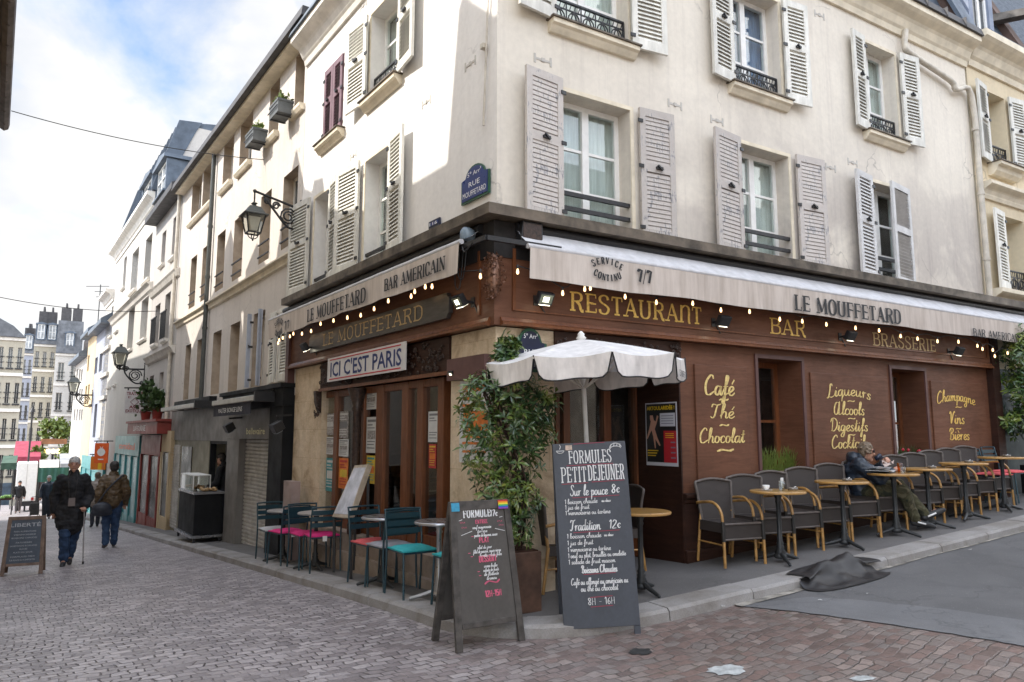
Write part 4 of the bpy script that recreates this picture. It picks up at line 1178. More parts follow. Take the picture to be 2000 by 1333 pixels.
def words_part(lst, mt):
    mb = MB()
    for text, cx, zb, h, wd, kw in lst: script_text(mb, text, cx, zb, h, wd, **kw)
    return lettering(mb, wpo, mt, Matrix.Translation((0, YP - .002, 0)))
K = dict(pen=.16, thin=.055)
words_part([pscript('Café', (1404, 753), 0, 38, 58, **K), pscript('~', (1412, 778), 0, 12, 18, pen=.5, thin=.2), pscript('Thé', (1410, 803), 0, 28, 46, **K), pscript('~', (1413, 828), 0, 12, 18, pen=.5, thin=.2),
            pscript('Chocolat', (1410, 851), 0, 28, 88, **K), pscript('~', (1414, 876), 0, 16, 32, pen=.6, thin=.2)], M_GOLDPALE)
words_part([pscript('Liqueurs', (1658, 768), 0, 25, 86, arc=.05, **K), pscript('~', (1661, 782), 0, 8, 14, pen=.5, thin=.2), pscript('Alcools', (1658, 798), 0, 25, 60, **K), pscript('~', (1662, 816), 0, 8, 14, pen=.5, thin=.2),
            pscript('Digestifs', (1658, 830), 0, 25, 74, **K), pscript('~', (1662, 848), 0, 8, 14, pen=.5, thin=.2), pscript('Cocktails', (1660, 863), 0, 25, 72, **K)], M_GOLDPALE)
words_part([pscript('Champagne', (1867, 780), 0, 22, 74, arc=.06, **K), pscript('~', (1871, 794), 0, 7, 12, pen=.5, thin=.2), pscript('Vins', (1868, 816), 0, 24, 30, **K), pscript('~', (1871, 836), 0, 7, 10, pen=.5, thin=.2),
            pscript('Bières', (1873, 848), 0, 23, 40, **K), pscript('~', (1875, 873), 0, 9, 16, pen=.5, thin=.2)], M_GOLD)
# dark end post and interior
MB().box(XR, XR + .22, -.10, .3, .2, ZF + .9).build('end_post', M_WOODDK, B1, RR)
m = MB(); fl = foot(.13); 
m.add([(p.x, p.y, .34) for p in foot(.82)], [(0, 1, 2, 3, 4)])
m.build('interior_floor', M_WOODDK, B1)
m = MB(); q = [pin(LF, -T1 + .1, 3.2), corner_at(3.2, 3.2), pin(RF, U1 - .1, 3.2)]
m.quad((*q[0].xy, .3), (*q[1].xy, .3), (*q[1].xy, 2.6), (*q[0].xy, 2.6)); m.quad((*q[1].xy, .3), (*q[2].xy, .3), (*q[2].xy, 2.6), (*q[1].xy, 2.6))
e = [pin(LF, -T1 + .02, .15), pin(LF, -T1 + .02, 3.2)]
m.quad((*e[0].xy, -.3), (*e[1].xy, -.3), (*e[1].xy, 2.6), (*e[0].xy, 2.6))
m.build('interior_wall', mat('interior_wall_paint', (0.10, 0.055, 0.035), .8, .3, 3), B1)
m = MB()
for i in range(4):
    x = -.9 - i * 1.1
    m.box(x - .3, x + .3, 1.0, 1.6, .99, 1.03); m.bar((x, 1.3, .34), (x, 1.3, .99), .06)
    for s in (-.45, .45): m.box(x + s - .02, x + s + .02, 1.1, 1.5, .8, 1.3); m.box(x + s - .2 * (s > 0) - .02, x + s + .2 * (s < 0) + .02, 1.1, 1.5, .78, .82); m.bar((x + s, 1.1, .34), (x + s, 1.1, .8), .03)
m.build('indoor_tables', M_WOODDK, B1, LR)
# blue street plate + small number plate
def plate(F, h_, q, name, label, lines, main, border, arch, y=-.012):
    (x0, zb), (x1, _) = h_(*q[0], y), h_(*q[1], y); zt = h_(*q[2], y)[1]; zb = (h_(*q[0], y)[1] + h_(*q[1], y)[1]) / 2
    t = thing(name, label, 'street sign', F @ Matrix.Translation(((x0 + x1) / 2, y, zb)))
    wd, ht = x1 - x0, zt - zb
    def outline(i, arch=arch):
        w2, h2 = wd / 2 - i, ht - i
        if not arch: return [(-w2, i), (w2, i), (w2, h2), (-w2, h2)]
        s = ht * .66
        return [(-w2, i), (w2, i), (w2, s), (w2 * .72, s + .01)] + [(w2 * .68 * math.cos(a), s + .01 + (h2 - s - .01) * math.sin(a)) for a in np.linspace(.15, PI - .15, 9)] + [(-w2 * .72, s + .01), (-w2, s)]
    MB().prism(outline(0), -.02, .0).build('border', border, t)
    o = MB().prism(outline(.022 if y > -.02 else .03), -.026, -.0202).build('enamel_plate', main, t)
    mb = MB()
    for text, c, z, hh, w2 in lines: sans_text(mb, text, (c - w2 / 2) * wd, (c + w2 / 2) * wd, z * ht, hh * ht, y=-.028)
    mb.build('lettering', mat('white_enamel', (.8, .8, .8), .3, 0), t, fix=False)
    return t
M_BLUE = mat('blue_enamel', (0.015, 0.035, 0.16), .3, .2, 5); M_GREENB = mat('green_enamel', (0.02, 0.09, 0.05), .35, .2, 5); M_DKBLUE = mat('dark_enamel', (0.012, 0.018, 0.05), .3, .2, 5)
plate(LF, hl, [(904, 405), (958, 375), (932, 321)], 'street_name_sign', 'blue enamel arched street plate RUE MOUFFETARD high on the white corner', [('5ᵉ Arrᵗ', 0, .70, .13, .5), ('RUE', 0, .40, .15, .4), ('MOUFFETARD', 0, .14, .16, .84)], M_BLUE, M_GREENB, True)
plate(LF, hl, [(840, 450), (861, 438), (851, 430)], 'house_number_sign', 'small blue enamel number plate 116 just above the left awning ledge', [('116', 0, .25, .5, .7)], M_BLUE, M_DKBLUE, False)
plate(RF, hr, [(1001, 722), (1066, 732), (1036, 642)], 'street_name_sign', 'dark arched street plate 5e Arr with green border on the stone pillar behind the parasol', [('5ᵉ Arrᵗ', 0, .76, .11, .42), ('RUE', 0, .38, .14, .4), ('MOUFFETARD', 0, .12, .15, .84)], M_DKBLUE, M_GREENB, True, -.03)
# ------------------------------------------------------------------ awnings
def translucent(m, f=.16):
    t = m.node_tree; p = [n for n in t.nodes if n.type == 'BSDF_PRINCIPLED'][0]; o = [n for n in t.nodes if n.type == 'OUTPUT_MATERIAL'][0]
    tr = nn(t, 'ShaderNodeBsdfTranslucent'); mxs = nn(t, 'ShaderNodeMixShader'); mxs.inputs[0].default_value = f
    t.links.new(p.inputs['Base Color'].links[0].from_socket, tr.inputs[0]); t.links.new(p.outputs[0], mxs.inputs[1]); t.links.new(tr.outputs[0], mxs.inputs[2]); t.links.new(mxs.outputs[0], o.inputs[0]); return m
M_CANVAS = mat('white_canvas', (0.53, 0.525, 0.54), .85, .10, 3, (3, 3, .8), bump=.1)
def canvas_streaks():
    k = NT('dirty_valance_canvas'); v = k.coords((5, 5, .5)); a = k.noise(v, 2.2, 7, .65); b = k.noise(k.coords(), 2.0, 5)
    c = k.ramp(a, [(.34, (.45, .385, .335)), (.6, (.585, .515, .46))]); k.col(k.mix(.3, c, k.ramp(b, [(.3, .7), (.7, 1.05)]), 'MULTIPLY')); k.rough(.9)
    k.p.inputs['Specular IOR Level'].default_value = .15
    return k.m
M_VALANCE = canvas_streaks()
M_BLACKP = mat('black_lettering_paint', (0.012, 0.012, 0.014), .6, 0)
YA = -.36
def awning(F, x0, x1, zt, zb, zw, label, nfold, seed):
    t = thing('awning', label, 'awning', F @ Matrix.Translation(((x0 + x1) / 2, 0, zb)))
    O = Matrix.Translation((-(x0 + x1) / 2, 0, -zb))
    rnd = random.Random(seed); n = 60
    top = [(x0 + (x1 - x0) * i / n, -.06, zw) for i in range(n + 1)]
    mid = [(p[0], (-.06 + YA) / 2, (zw + zt) / 2 - .018 - .006 * math.sin(i * 1.3)) for i, p in enumerate(top)]
    fro = [(p[0], YA + .02, zt + .015 - .004 * math.sin(i * .9)) for i, p in enumerate(top)]
    MB().strip(top, mid, True).strip(mid, fro, True).build('canvas', M_CANVAS, t, O)
    m = MB(); m.tube([(x0 - .02, YA + .02, zt), (x1 + .02, YA + .02, zt)], .026, 10); m.build('front_bar', M_CANVAS, t, O)
    ph = [rnd.uniform(0, 6) for _ in range(4)]
    wav = lambda u, s: s * (.010 * math.sin(u * 5 + ph[0]) + .007 * math.sin(u * 11 + ph[1]))
    rows = []
    for j in range(5):
        s = j / 4
        rows.append([(x0 + (x1 - x0) * i / n, YA + wav(x0 + (x1 - x0) * i / n, s), zt - .01 - (zt - zb - .01 + .008 * math.sin(i * .55 + ph[2])) * s) for i in range(n + 1)])
    MB().grid(rows, True).build('valance', M_VALANCE, t, O)
    m = MB()
    for x in (x0 + .1, x1 - .1): m.bar((x, -.02, zw - .1), (x, YA + .04, zt), .03)
    m.tube([(x0, -.10, zw - .03), (x1, -.10, zw - .03)], .05, 10)
    m.build('arm', M_IRON, t, O)
    return t, O
ax0 = hr(1036, 500, YA)[0]
azt = (hr(1037, 471, YA)[1] + hr(1900, 622, YA)[1]) / 2; azb = (hr(1035, 534, YA)[1] + hr(1480, 602, YA)[1] + hr(1900, 664, YA)[1]) / 3
awR, OR_ = awning(RF, ax0, 10.6, azt, azb, 3.64, 'long dirty white awning over the side street with SERVICE CONTINU lettering', 1, 1)
ptx = OR_ @ Matrix.Translation((0, YA - .022, 0))
def aw_text(par, O, h_, text, bl, br, tl, tr, thick=.235, thin=.085):
    q = [h_(*p, YA) for p in (bl, br, tl, tr)]
    x0, x1 = (q[0][0] + q[2][0]) / 2, (q[1][0] + q[3][0]) / 2; z0 = (q[0][1] + q[1][1]) / 2; h = ((q[2][1] + q[3][1]) - (q[0][1] + q[1][1])) / 2
    lettering(slab_text(MB(), text, x0, x1, z0, h, thick, thin), par, M_BLACKP, O)
aw_text(awR, ptx, hr, 'LE MOUFFETARD', (1548, 604), (1757, 636), (1548, 575), (1757, 608))
aw_text(awR, ptx, hr, 'BAR AMERICAIN', (1897, 656), (1991, 670), (1897, 641), (1991, 656))
aw_text(awR, ptx, hr, '7/7', (1242, 549), (1270, 557), (1243, 526), (1270, 533))
def service(par, O, h_, c, rx, rz):
    cx, cz = h_(*c, YA); a = abs(h_(c[0] + rx, c[1], YA)[0] - cx); e = abs(h_(c[0], c[1] - rz, YA)[1] - cz)
    mb = MB()
    for word, sgn in (('SERVICE', 1), ('CONTINU', -1)):
        pen = Pen(.28, .13); n = len(word)
        for i, ch in enumerate(word):
            u = -1 + 2 * (i + .5) / n
            gx = cx + a * u * .92; gz = cz + (e * (.52 - .5 * u * u) if sgn > 0 else -e * (1.05 - .5 * u * u))
            rot = -sgn * u * .5; h = e * .60; w2 = SLAB[ch][0] * h * .5
            def wf(x, z, gx=gx, gz=gz, rot=rot, w2=w2):
                x -= w2; return (gx + x * math.cos(rot) - z * math.sin(rot), gz + x * math.sin(rot) + z * math.cos(rot))
            slab_glyph(mb, pen, ch, 0, 0, h, 1.0 if ch != 'I' else 1, wf)
    lettering(mb, par, M_BLACKP, O)
service(awR, ptx, hr, (1184, 528), 31, 21)
lx0, lx1 = hl(524, 645, YA)[0], hl(896, 505, YA)[0]
lzt = (hl(892, 475, YA)[1] + hl(524, 626, YA)[1]) / 2; lzb = (hl(898, 534, YA)[1] + hl(526, 661, YA)[1]) / 2
awL, OL_ = awning(LF, lx0, lx1, lzt, lzb, 3.64, 'shorter dirty white awning over the rue Mouffetard tables', 1, 2)
ptl = OL_ @ Matrix.Translation((0, YA - .022, 0))
aw_text(awL, ptl, hl, 'LE MOUFFETARD', (603, 629), (717, 591), (602, 606), (719, 562))
aw_text(awL, ptl, hl, 'BAR AMERICAIN', (754, 568), (874, 529), (753, 546), (873, 502))
aw_text(awL, ptl, hl, '7/7', (559, 645), (568, 641), (558, 630), (567, 626))
service(awL, ptl, hl, (547, 641), 8, 17)
# ------------------------------------------------------------------ hanging signs on the front
q = [hl(*p, -.10) for p in ((612, 692), (886, 617), (603, 658), (877, 572))]
sx0, sx1 = (q[0][0] + q[2][0]) / 2, (q[1][0] + q[3][0]) / 2; sz0 = (q[0][1] + q[1][1]) / 2; sz1 = (q[2][1] + q[3][1]) / 2
sg = thing('shop_sign', 'long dark grey sign board with dull gold LE MOUFFETARD lettering', 'sign', LF @ Matrix.Translation(((sx0 + sx1) / 2, -.1, sz0)))
hw, hh = (sx1 - sx0) / 2, sz1 - sz0
pl = [(-hw + .05, 0), (hw - .05, 0), (hw - .02, hh * .18), (hw, hh * .2), (hw, hh * .8), (hw - .03, hh * .84), (hw - .05, hh), (-hw + .05, hh), (-hw + .02, hh * .82), (-hw, hh * .8), (-hw, hh * .2), (-hw + .03, hh * .16)]
MB().prism(pl, -.03, .02).build('board', mat('dark_grey_board', (.055, .05, .046), .35, .15, 4, (1, 1, 6)), sg, bevel=.004)
mb = MB(); a, c = hl(634, 680, -.1)[0] - (sx0 + sx1) / 2, hl(832, 629, -.1)[0] - (sx0 + sx1) / 2
slab_text(mb, 'LE MOUFFETARD', a, c, hh * .2, hh * .62, .15, .075); lettering(mb, sg, M_GOLDDULL, Matrix.Translation((0, -.033, 0)))
q = [hl(*p, -.16) for p in ((637, 747), (788, 723), (640, 701), (794, 666))]
sx0, sx1 = (q[0][0] + q[2][0]) / 2, (q[1][0] + q[3][0]) / 2; sz0 = (q[0][1] + q[1][1]) / 2; sz1 = (q[2][1] + q[3][1]) / 2
bn = thing('banner_sign', "white banner with red lines and blue ICI C'EST PARIS lettering", 'sign', LF @ Matrix.Translation(((sx0 + sx1) / 2, -.14, sz0)))
hw, hh = (sx1 - sx0) / 2, sz1 - sz0
MB().box(-hw, hw, -.012, .0, 0, hh).build('board', mat('banner_white', (.62, .60, .59), .6, .08, 4), bn)
mb = MB(); mb.box(-hw * .93, hw * .9, -.0155, -.0125, hh * .07, hh * .115); mb.box(-hw * .93, hw * .9, -.0155, -.0125, hh * .885, hh * .93); mb.build('stripe', mat('banner_red', (.45, .03, .04), .6, 0), bn)
mb = sans_text(MB(), "ICI C'EST PARIS", -hw * .9, hw * .92, hh * .2, hh * .62, y=-.016, bold=.016); mb.build('lettering', mat('banner_blue', (.02, .035, .14), .6, 0), bn, fix=False)
# ------------------------------------------------------------------ string lights
M_BULB = emit('warm_bulb', (1.0, .60, .28), 1.5); M_WIRE = mat('black_cable', (.012, .012, .012), .6, 0)
def string_lights(F, h_, pts, y, label):
    P = [(h_(px, py, y)[0], y, h_(px, py, y)[1]) for px, py in pts]
    t = thing('string_lights', label, 'string lights', F @ Matrix.Translation(P[0]))
    O = Matrix.Translation([-c for c in P[0]])
    m = MB()
    wp = [(p[0], p[1], p[2] + .055) for p in sorted(P)]
    path = []
    for a, c in zip(wp, wp[1:]): path += [a, ((a[0] + c[0]) / 2, a[1], (a[2] + c[2]) / 2 + .035)]
    path.append(wp[-1])
    m.tube(catmull(path, 3), .006, 5); m.build('cable', M_WIRE, t, O)
    for p in P:
        b_ = MB().lathe([(.004, -.026), (.010, -.02), (.0135, -.008), (.0115, .006), (.008, .018), (.0075, .03)], 10).build('bulb', M_BULB, t, O @ Matrix.Translation(p))
        MB().lathe([(.0125, .026), (.0125, .06), (.008, .066)], 8).build('socket', M_WIRE, b_)
    return t
string_lights(RF, hr, [(1011, 531), (1099, 573), (1142, 565), (1153, 563), (1221, 580), (1282, 591), (1353, 593), (1408, 606), (1464, 609), (1523, 624), (1567, 628), (1614, 634), (1671, 641), (1717, 646), (1759, 657), (1792, 662), (1831, 667), (1872, 668), (1909, 676), (1919, 682), (1939, 684), (1943, 696), (1968, 690), (1995, 694)], -.30, 'warm bulbs strung under the side street awning along RESTAURANT and BRASSERIE')
string_lights(LF, hl, [(s[0] / 3.2517 + 480, s[1] / 3.2517 + 380) for s in ((205, 945), (212, 926), (235, 912), (280, 902), (302, 885), (357, 885), (415, 868), (475, 822), (557, 802), (645, 783), (730, 768), (815, 727), (905, 677), (1050, 647), (1073, 617), (1140, 587), (1183, 585), (1490, 520))], -.30, 'warm bulbs strung under the shorter awning above the LE MOUFFETARD board')
# floodlights
M_LED = emit('lit_led', (1.0, .93, .72), 1.4)
def floodlight(F, x, z, label, lit=True, y=-.07, s=1.0):
    t = thing('floodlight', label, 'floodlight', F @ Matrix.Translation((x, y, z)) @ Matrix.Diagonal((s, s, s, 1)), 'floodlights on the cafe fascia')
    T = Matrix.Translation((0, -.16, 0)) @ Matrix.Rotation(math.radians(32), 4, 'X')
    MB().box(-.085, .085, -.03, .03, -.06, .06, T).build('housing', M_IRON, t, bevel=.006)
    MB().box(-.07, .07, -.0335, -.0302, -.045, .045, T).build('reflector', mat('greenish_reflector', (.30, .32, .22), .3, .2, 9, metal=.6) if lit else M_IRON, t)
    if lit: MB().box(-.035, .03, -.036, -.0337, -.028, .024, T).build('light_panel', M_LED, t)
    MB().box(-.06, .06, -.035, .035, -.0645, -.0602, T).build('lamp_lens', M_LED, t)
    MB().bar((0, 0, 0), (0, -.14, .0), .025).box(-.03, .03, -.012, .0, -.05, .05).bar((.03, -.01, -.02), (.10, -.01, -.12), .012).build('bracket', M_IRON, t)
    return t
for px, py, lb, s in ((1063, 583, 'lit floodlight beside the R of RESTAURANT', 1.0), (1412, 627, 'dark floodlight between RESTAURANT and BAR', 1.0), (1660, 656, 'dark floodlight between BAR and BRASSERIE', 1.0), (1872, 686, 'floodlight at the far end past BRASSERIE', 1.0)):
    x, z = hr(px, py, -.22); floodlight(RF, x, z, lb, px == 1063)
for px, py, lb in ((899, 588, 'lit floodlight at the right end of the dark LE MOUFFETARD board'), (596, 678, 'floodlight at the left end of the dark LE MOUFFETARD board')):
    x, z = hl(px, py, -.22); floodlight(LF, x, z, lb, px == 899)
x, z = hl(874, 730, -.14); floodlight(LF, x, z, 'small lit floodlight under the carved frieze next to the stone pillar', True, -.0, .55)
# carved corner ornament, speaker and siren at the corner
qd = (corner_at(-.07, -.07)); bis = (RR.to_3x3() @ Vector((0, -1, 0)) + LR.to_3x3() @ Vector((0, -1, 0))).normalized()
angb = math.atan2(bis.y, bis.x) + PI / 2
OM = Matrix.Translation(CO + Vector((qd.x, qd.y, 0)) + bis * .02 + Vector((0, 0, 2.86))) @ Matrix.Rotation(angb, 4, 'Z')
rnd = random.Random(9)
orn = MB()
for i in range(150):
    z = rnd.random() ** .8 * .46; wd = .02 + .09 * math.sin(PI * min(1, z / .46 * .75 + .12)); x = rnd.uniform(-wd, wd)
    y = -.03 - .05 * (1 - abs(x) / (wd + .01)); r = rnd.uniform(.012, .03); t = rnd.uniform(0, 6)
    orn.add([(x, y - .01, z), (x + r * math.cos(t), y + .012, z + r * math.sin(t)), (x + 1.6 * r * math.cos(t + .4), y - .012, z + 1.6 * r * math.sin(t + .4)), (x + r * math.cos(t + .9), y + .01, z + r * math.sin(t + .9))], [(0, 1, 2, 3)])
orn.ball((0, -.02, .24), .1, 10, sc=(.75, .5, 2.2))
og = orn.build('corner_ornament', mat('copper_leaf_carving', (.19, .095, .06), .38, .4, 30, metal=.35), None, OM)
tag(og, 'carved bunch of bronze leaves on the corner of the brown fascia', 'ornament')
sp_t = thing('loudspeaker', 'black loudspeaker box under the ledge at the cafe corner', 'loudspeaker', RF @ Matrix.Translation((.28, -.10, 3.42)))
MB().prism([(-.13, 0), (.13, 0), (.13, .24), (-.10, .24)], -.1, .1).build('cabinet', M_IRON, sp_t, bevel=.01)
MB().box(-.10, .11, -.106, -.1005, .02, .22).build('grille', M_CARVE, sp_t)
lt = thing('horn_lamp', 'grey blue bell shaped outdoor lamp under the corner of the ledge', 'lamp', LF @ Matrix.Translation((-.22, -.16, 3.50)))
MB().lathe([(.05, 0), (.075, .03), (.08, .08), (.05, .13), (.01, .15)], 16, M=Matrix.Rotation(math.radians(35), 4, 'X')).build('shade', mat('grey_blue_metal', (.17, .22, .27), .35, .2, 5), lt)
MB().bar((0, .03, .1), (0, .12, .16), .02).build('bracket', M_IRON, lt)
m = MB()
for x, d in ((-.26, .34), (-.2, .26)): m.tube(catmull([(x, -.3, 3.40), (x - .02, -.3, 3.4 - d), (x + .04, -.28, 3.4 - d - .03), (x + .05, -.25, 3.42)], 5), .006, 5)
m.tube(catmull([(-.1, -.33, 3.39), (-.02, -.35, 3.32), (.08, -.33, 3.39)], 6), .008, 5)
tag(m.build('loose_cable', M_WIRE, None, LF), 'loose grey cables dangling under the corner between the two awnings', 'cable')
# poster on the entry side panel (generic cabaret style poster)
px0 = (.17, .60)
pt_ = thing('cabaret_poster', 'black and red show poster with yellow title on the dark entry side panel', 'poster', RF @ Matrix.Translation((UR - .0235, .35, 1.20)) @ Matrix.Rotation(-PI / 2, 4, 'Z'))
# local x runs towards the street (right in the picture), -y faces the door side
zb_, zt_ = hr(1336, 912)[1], hr(1336, 785)[1]
H_ = zt_ - zb_; W_ = .52
pt_.matrix_basis = RF @ Matrix.Translation((UR - .0235, .30, zb_)) @ Matrix.Rotation(-PI / 2, 4, 'Z')
PM = lambda n, c: mat('poster_' + n, c, .35, 0)
MB().box(-W_ / 2, W_ / 2, -.004, .0, 0, H_).build('sheet', PM('white', (.55, .55, .6)), pt_)
MB().box(-W_ * .47, W_ * .47, -.0055, -.0042, H_ * .055, H_ * .98).build('black_field', PM('black', (.008, .008, .01)), pt_)
MB().box(W_ * .08, W_ * .47, -.007, -.0057, H_ * .055, H_ * .55).build('red_field', PM('red', (.42, .02, .03)), pt_)
MB().box(-W_ * .02, W_ * .45, -.0085, -.0072, H_ * .62, H_ * .83).build('notice', PM('white', (.5, .5, .6)), pt_)
mb = sans_text(MB(), 'ARTOULARIDÉE !', -W_ * .44, W_ * .44, H_ * .885, H_ * .06, y=-.009, bold=.03)
for i in range(3): mb.box(-W_ * .44, -W_ * (.1 + .04 * i), -.009, -.0075, H_ * (.23 - i * .04), H_ * (.245 - i * .04))
for i in range(3): mb.box(W_ * .14, W_ * .4, -.009, -.0075, H_ * (.50 - i * .03), H_ * (.51 - i * .03))
mb.build('title', PM('yellow', (.75, .5, .02)), pt_, fix=False)
mb = MB()
for i in range(4): mb.box(W_ * .3, W_ * .44, -.009, -.0075, H_ * (.12 + i * .08), H_ * (.14 + i * .08))
for i in range(4): mb.box(W_ * .02, W_ * .4, -.0095, -.0086, H_ * (.66 + i * .04), H_ * (.672 + i * .04))
mb.build('small_print', PM('dark', (.2, .2, .25)), pt_)
mb = MB()                                             # dancing figure printed on the sheet
sk = [(-.30, .80), (-.22, .80), (-.19, .72), (-.14, .70), (-.10, .80), (-.06, .78), (-.12, .66), (-.17, .58), (-.10, .44), (-.02, .32), (-.05, .31), (-.16, .42), (-.15, .28), (-.18, .27), (-.22, .46), (-.26, .56), (-.30, .52), (-.38, .42), (-.41, .43), (-.33, .58), (-.28, .70), (-.30, .74)]
mb.add([(x * W_ * 1.15, -.0075, z * H_) for x, z in sk], [tuple(range(len(sk)))]); mb.build('printed_figure', PM('skin', (.5, .27, .19)), pt_)
# ------------------------------------------------------------------ houses further down rue Mouffetard
def pxwin(xl, xr, yt, yb, h_=hl, y=0):
    xm, ym = (xl + xr) / 2, (yt + yb) / 2
    return (h_(xl, ym, y)[0], h_(xr, ym, y)[0], h_(xm, yb, y)[1], h_(xm, yt, y)[1])
def house(name, label, x0, x1, z0, z1, wins, mt, D=8.0, F=LF, depth=.24, group=None, wmat=None, sills=True, rev=None):
    t = thing(name, label, 'house', F @ Matrix.Translation((x1, 0, z0)), group)
    O = Matrix.Translation((-x1, 0, -z0))
    mb = wall_mb(x0, x1, z0, z1, wins, depth, reveal=rev is None); shell(mb, x0, x1, z0, z1, D)
    mb.build('wall', mt, t, O)
    if rev:
        for q in wins: wall_mb(q[0], q[1], q[2], q[3], [q], depth, face=False).build('reveal', rev, t, O)
    for i, w_ in enumerate(wins):
        d = w_[4] if len(w_) > 4 else depth
        flat_window(t, O, *w_[:4], d - .06, 2, 3, wmat)
        if sills:
            m = MB(); m.prism([(-.09, -.0), (-.09, -.05), (-.05, -.10), (.02, -.10), (.02, 0)], w_[0] - .06, w_[1] + .06, 'x')
            m.build('sill', M_TRIMW, t, O @ Matrix.Translation((0, 0, w_[2] - .004)))
    return t, O
# --- the long cream house next door
zB2 = hl(590, 95)[1]
B2x0, B2x1 = hl(357, 450)[0], -T1 - .012
f3 = [pxwin(*p) for p in ((577, 595, 105, 205), (527, 545, 168, 256), (469, 492, 240, 328), (436, 455, 283, 368), (397, 418, 315, 400), (375, 393, 350, 428))]
zt3, zb3 = sum(p[3] for p in f3) / 6, sum(p[2] for p in f3) / 6
f2 = [pxwin(*p) for p in ((552, 580, 335, 478), (508, 528, 375, 508), (456, 474, 420, 545), (423, 438, 452, 565), (394, 404, 492, 582), (371, 382, 512, 603))]
zt2, zb2 = sum(p[3] for p in f2) / 6, sum(p[2] for p in f2) / 6
f1 = [pxwin(*p) for p in ((525, 562, 656, 750), (493, 515, 605, 757), (448, 466, 630, 762), (414, 430, 650, 770), (383, 396, 670, 776), (360, 370, 684, 783))]
zt1, zb1 = sum(p[3] for p in f1[1:5]) / 4, sum(p[2] for p in f1[1:5]) / 4
wins2 = [(a, c, zb3, zt3) for a, c, _, _ in f3] + [(a, c, zb2, zt2) for a, c, _, _ in f2] + [(a, c, zb1, zt1) for a, c, _, _ in f1[1:]] + [(f1[0][0], f1[0][1], zb1, zt1 - .12, .04)]
zsh = (hl(572, 754)[1] + hl(430, 778)[1]) / 2
t2, O2 = house('house', 'long four storey cream house with flower boxes and deep eaves next to the corner cafe', B2x0, B2x1, zsh - .15, zB2, wins2, M_PINKCREAM, sills=False, rev=mat('tan_reveal', (.40, .32, .245), .85, .15, 5))
for a, c, z, _ in wins2[:6]:
    MB().prism([(-.10, 0), (-.10, -.05), (-.06, -.11), (.02, -.11), (.02, 0)], a - .06, c + .06, 'x').build('sill', M_TRIM, t2, O2 @ Matrix.Translation((0, 0, z - .004)))
for a, c, z, _ in wins2[6:12]:
    m = MB()
    for zz in (.12, .36): m.bar((a, -.02, z + zz), (c, -.02, z + zz), .025)
    m.build('window_rail', M_IRON, t2, O2)
zc = (hl(583, 495)[1] + hl(355, 622)[1]) / 2
m = MB(); m.prism([(.0, -.16), (-.04, -.14), (-.05, -.05), (-.11, -.03), (-.11, 0), (0, .03)], B2x0, B2x1, 'x'); m.build('string_course', M_TRIM, t2, O2 @ Matrix.Translation((0, 0, zc)))
m = MB(); m.prism([(.3, 0), (-.22, .0), (-.22, .10), (.3, .10)], B2x0 - .1, B2x1 + .6, 'x'); m.build('eave', M_TRIM, t2, O2 @ Matrix.Translation((0, 0, zB2)))
m = MB(); m.prism([(-.34, .06), (-.32, .22), (-.22, .22), (-.22, .105), (-.222, .06)], B2x0 - .1, B2x1 + .62, 'x'); m.prism([(-.22, .105), (-.22, .22), (4, 2.4), (4, 2.2)], B2x0 - .1, B2x1 + .6, 'x'); m.build('roof', M_ROOFDK, t2, O2 @ Matrix.Translation((0, 0, zB2)))
m = MB(); xx, zz = hl(418, 268, 1.2); m.box(xx - .2, xx + .2, 1.0, 1.5, zB2 + .4, zB2 + 1.5); m.lathe([(.1, 0), (.1, .3), (.16, .32), (.14, .4)], 10, (xx, 1.25, zB2 + 1.5)); m.build('chimney', M_GREYR, t2, O2)
xp = hl(424, 330)[0]
m = MB(); m.tube([(xp, -.08, zB2 - .05), (xp, -.08, zsh)], .05, 8)
for z in (4, 5.2, 6.4): m.tube([(xp, -.08, z), (xp, -.08, z + .06)], .062, 8)
m.build('drainpipe', M_GREENPIPE, t2, O2)
# shutters of the first floor
a, c = wins2[12][:2]
for x, hg, an in ((a, 'r', 84), (c, 'l', 84)):
    wd = .075
    if hg == 'r': shutter(t2, O2, x - wd, x, zb1, zt1, 'r', an, M_SHUTBLUE)
    else: shutter(t2, O2, x, x + wd, zb1, zt1, 'l', an, M_SHUTBLUE)
a, c = wins2[-1][:2]; xm = (a + c) / 2
for p, q_, hg in ((a + .01, xm - .12, 'l'), (xm + .12, c - .01, 'r')): shutter(t2, O2, p, q_, zb1 + .02, zt1 - .14, hg, 3, M_SHUTW, .03, open_slats=False)
# flower boxes
def leaf_cloud(mb, pts, n, size, rnd, up=0.3):
    for i in range(n):
        c, r = rnd.choice(pts); c = Vector(c)
        p = c + Vector((rnd.gauss(0, .5), rnd.gauss(0, .5), rnd.gauss(0, .5))) * r
        d = Vector((rnd.uniform(-1, 1), rnd.uniform(-1, 1), rnd.uniform(-.4, 1) + up)).normalized(); s = d.cross(Vector((rnd.uniform(-1, 1), rnd.uniform(-1, 1), .3))).normalized()
        l = size * rnd.uniform(.6, 1.2); w_ = l * .32
        mb.add([p, p + d * l * .5 + s * w_, p + d * l, p + d * l * .5 - s * w_], [(0, 1, 2, 3)])
    return mb
def leafmat(name, a, c, rough=.45):
    k = NT(name); f = k.noise(k.coords(), 9, 3); k.col(k.ramp(f, [(.3, a), (.7, c)])); k.rough(rough)
    return k.m
M_LEAF = leafmat('dark_glossy_leaf', (.022, .05, .014), (.055, .10, .024)); M_LEAFY = leafmat('yellow_green_leaf', (.08, .13, .02), (.15, .19, .035)); M_LEAFR = leafmat('olive_leaf', (.05, .065, .022), (.09, .09, .03))
M_BOXG = mat('grey_planter', (.10, .11, .115), .6, .2, 5)
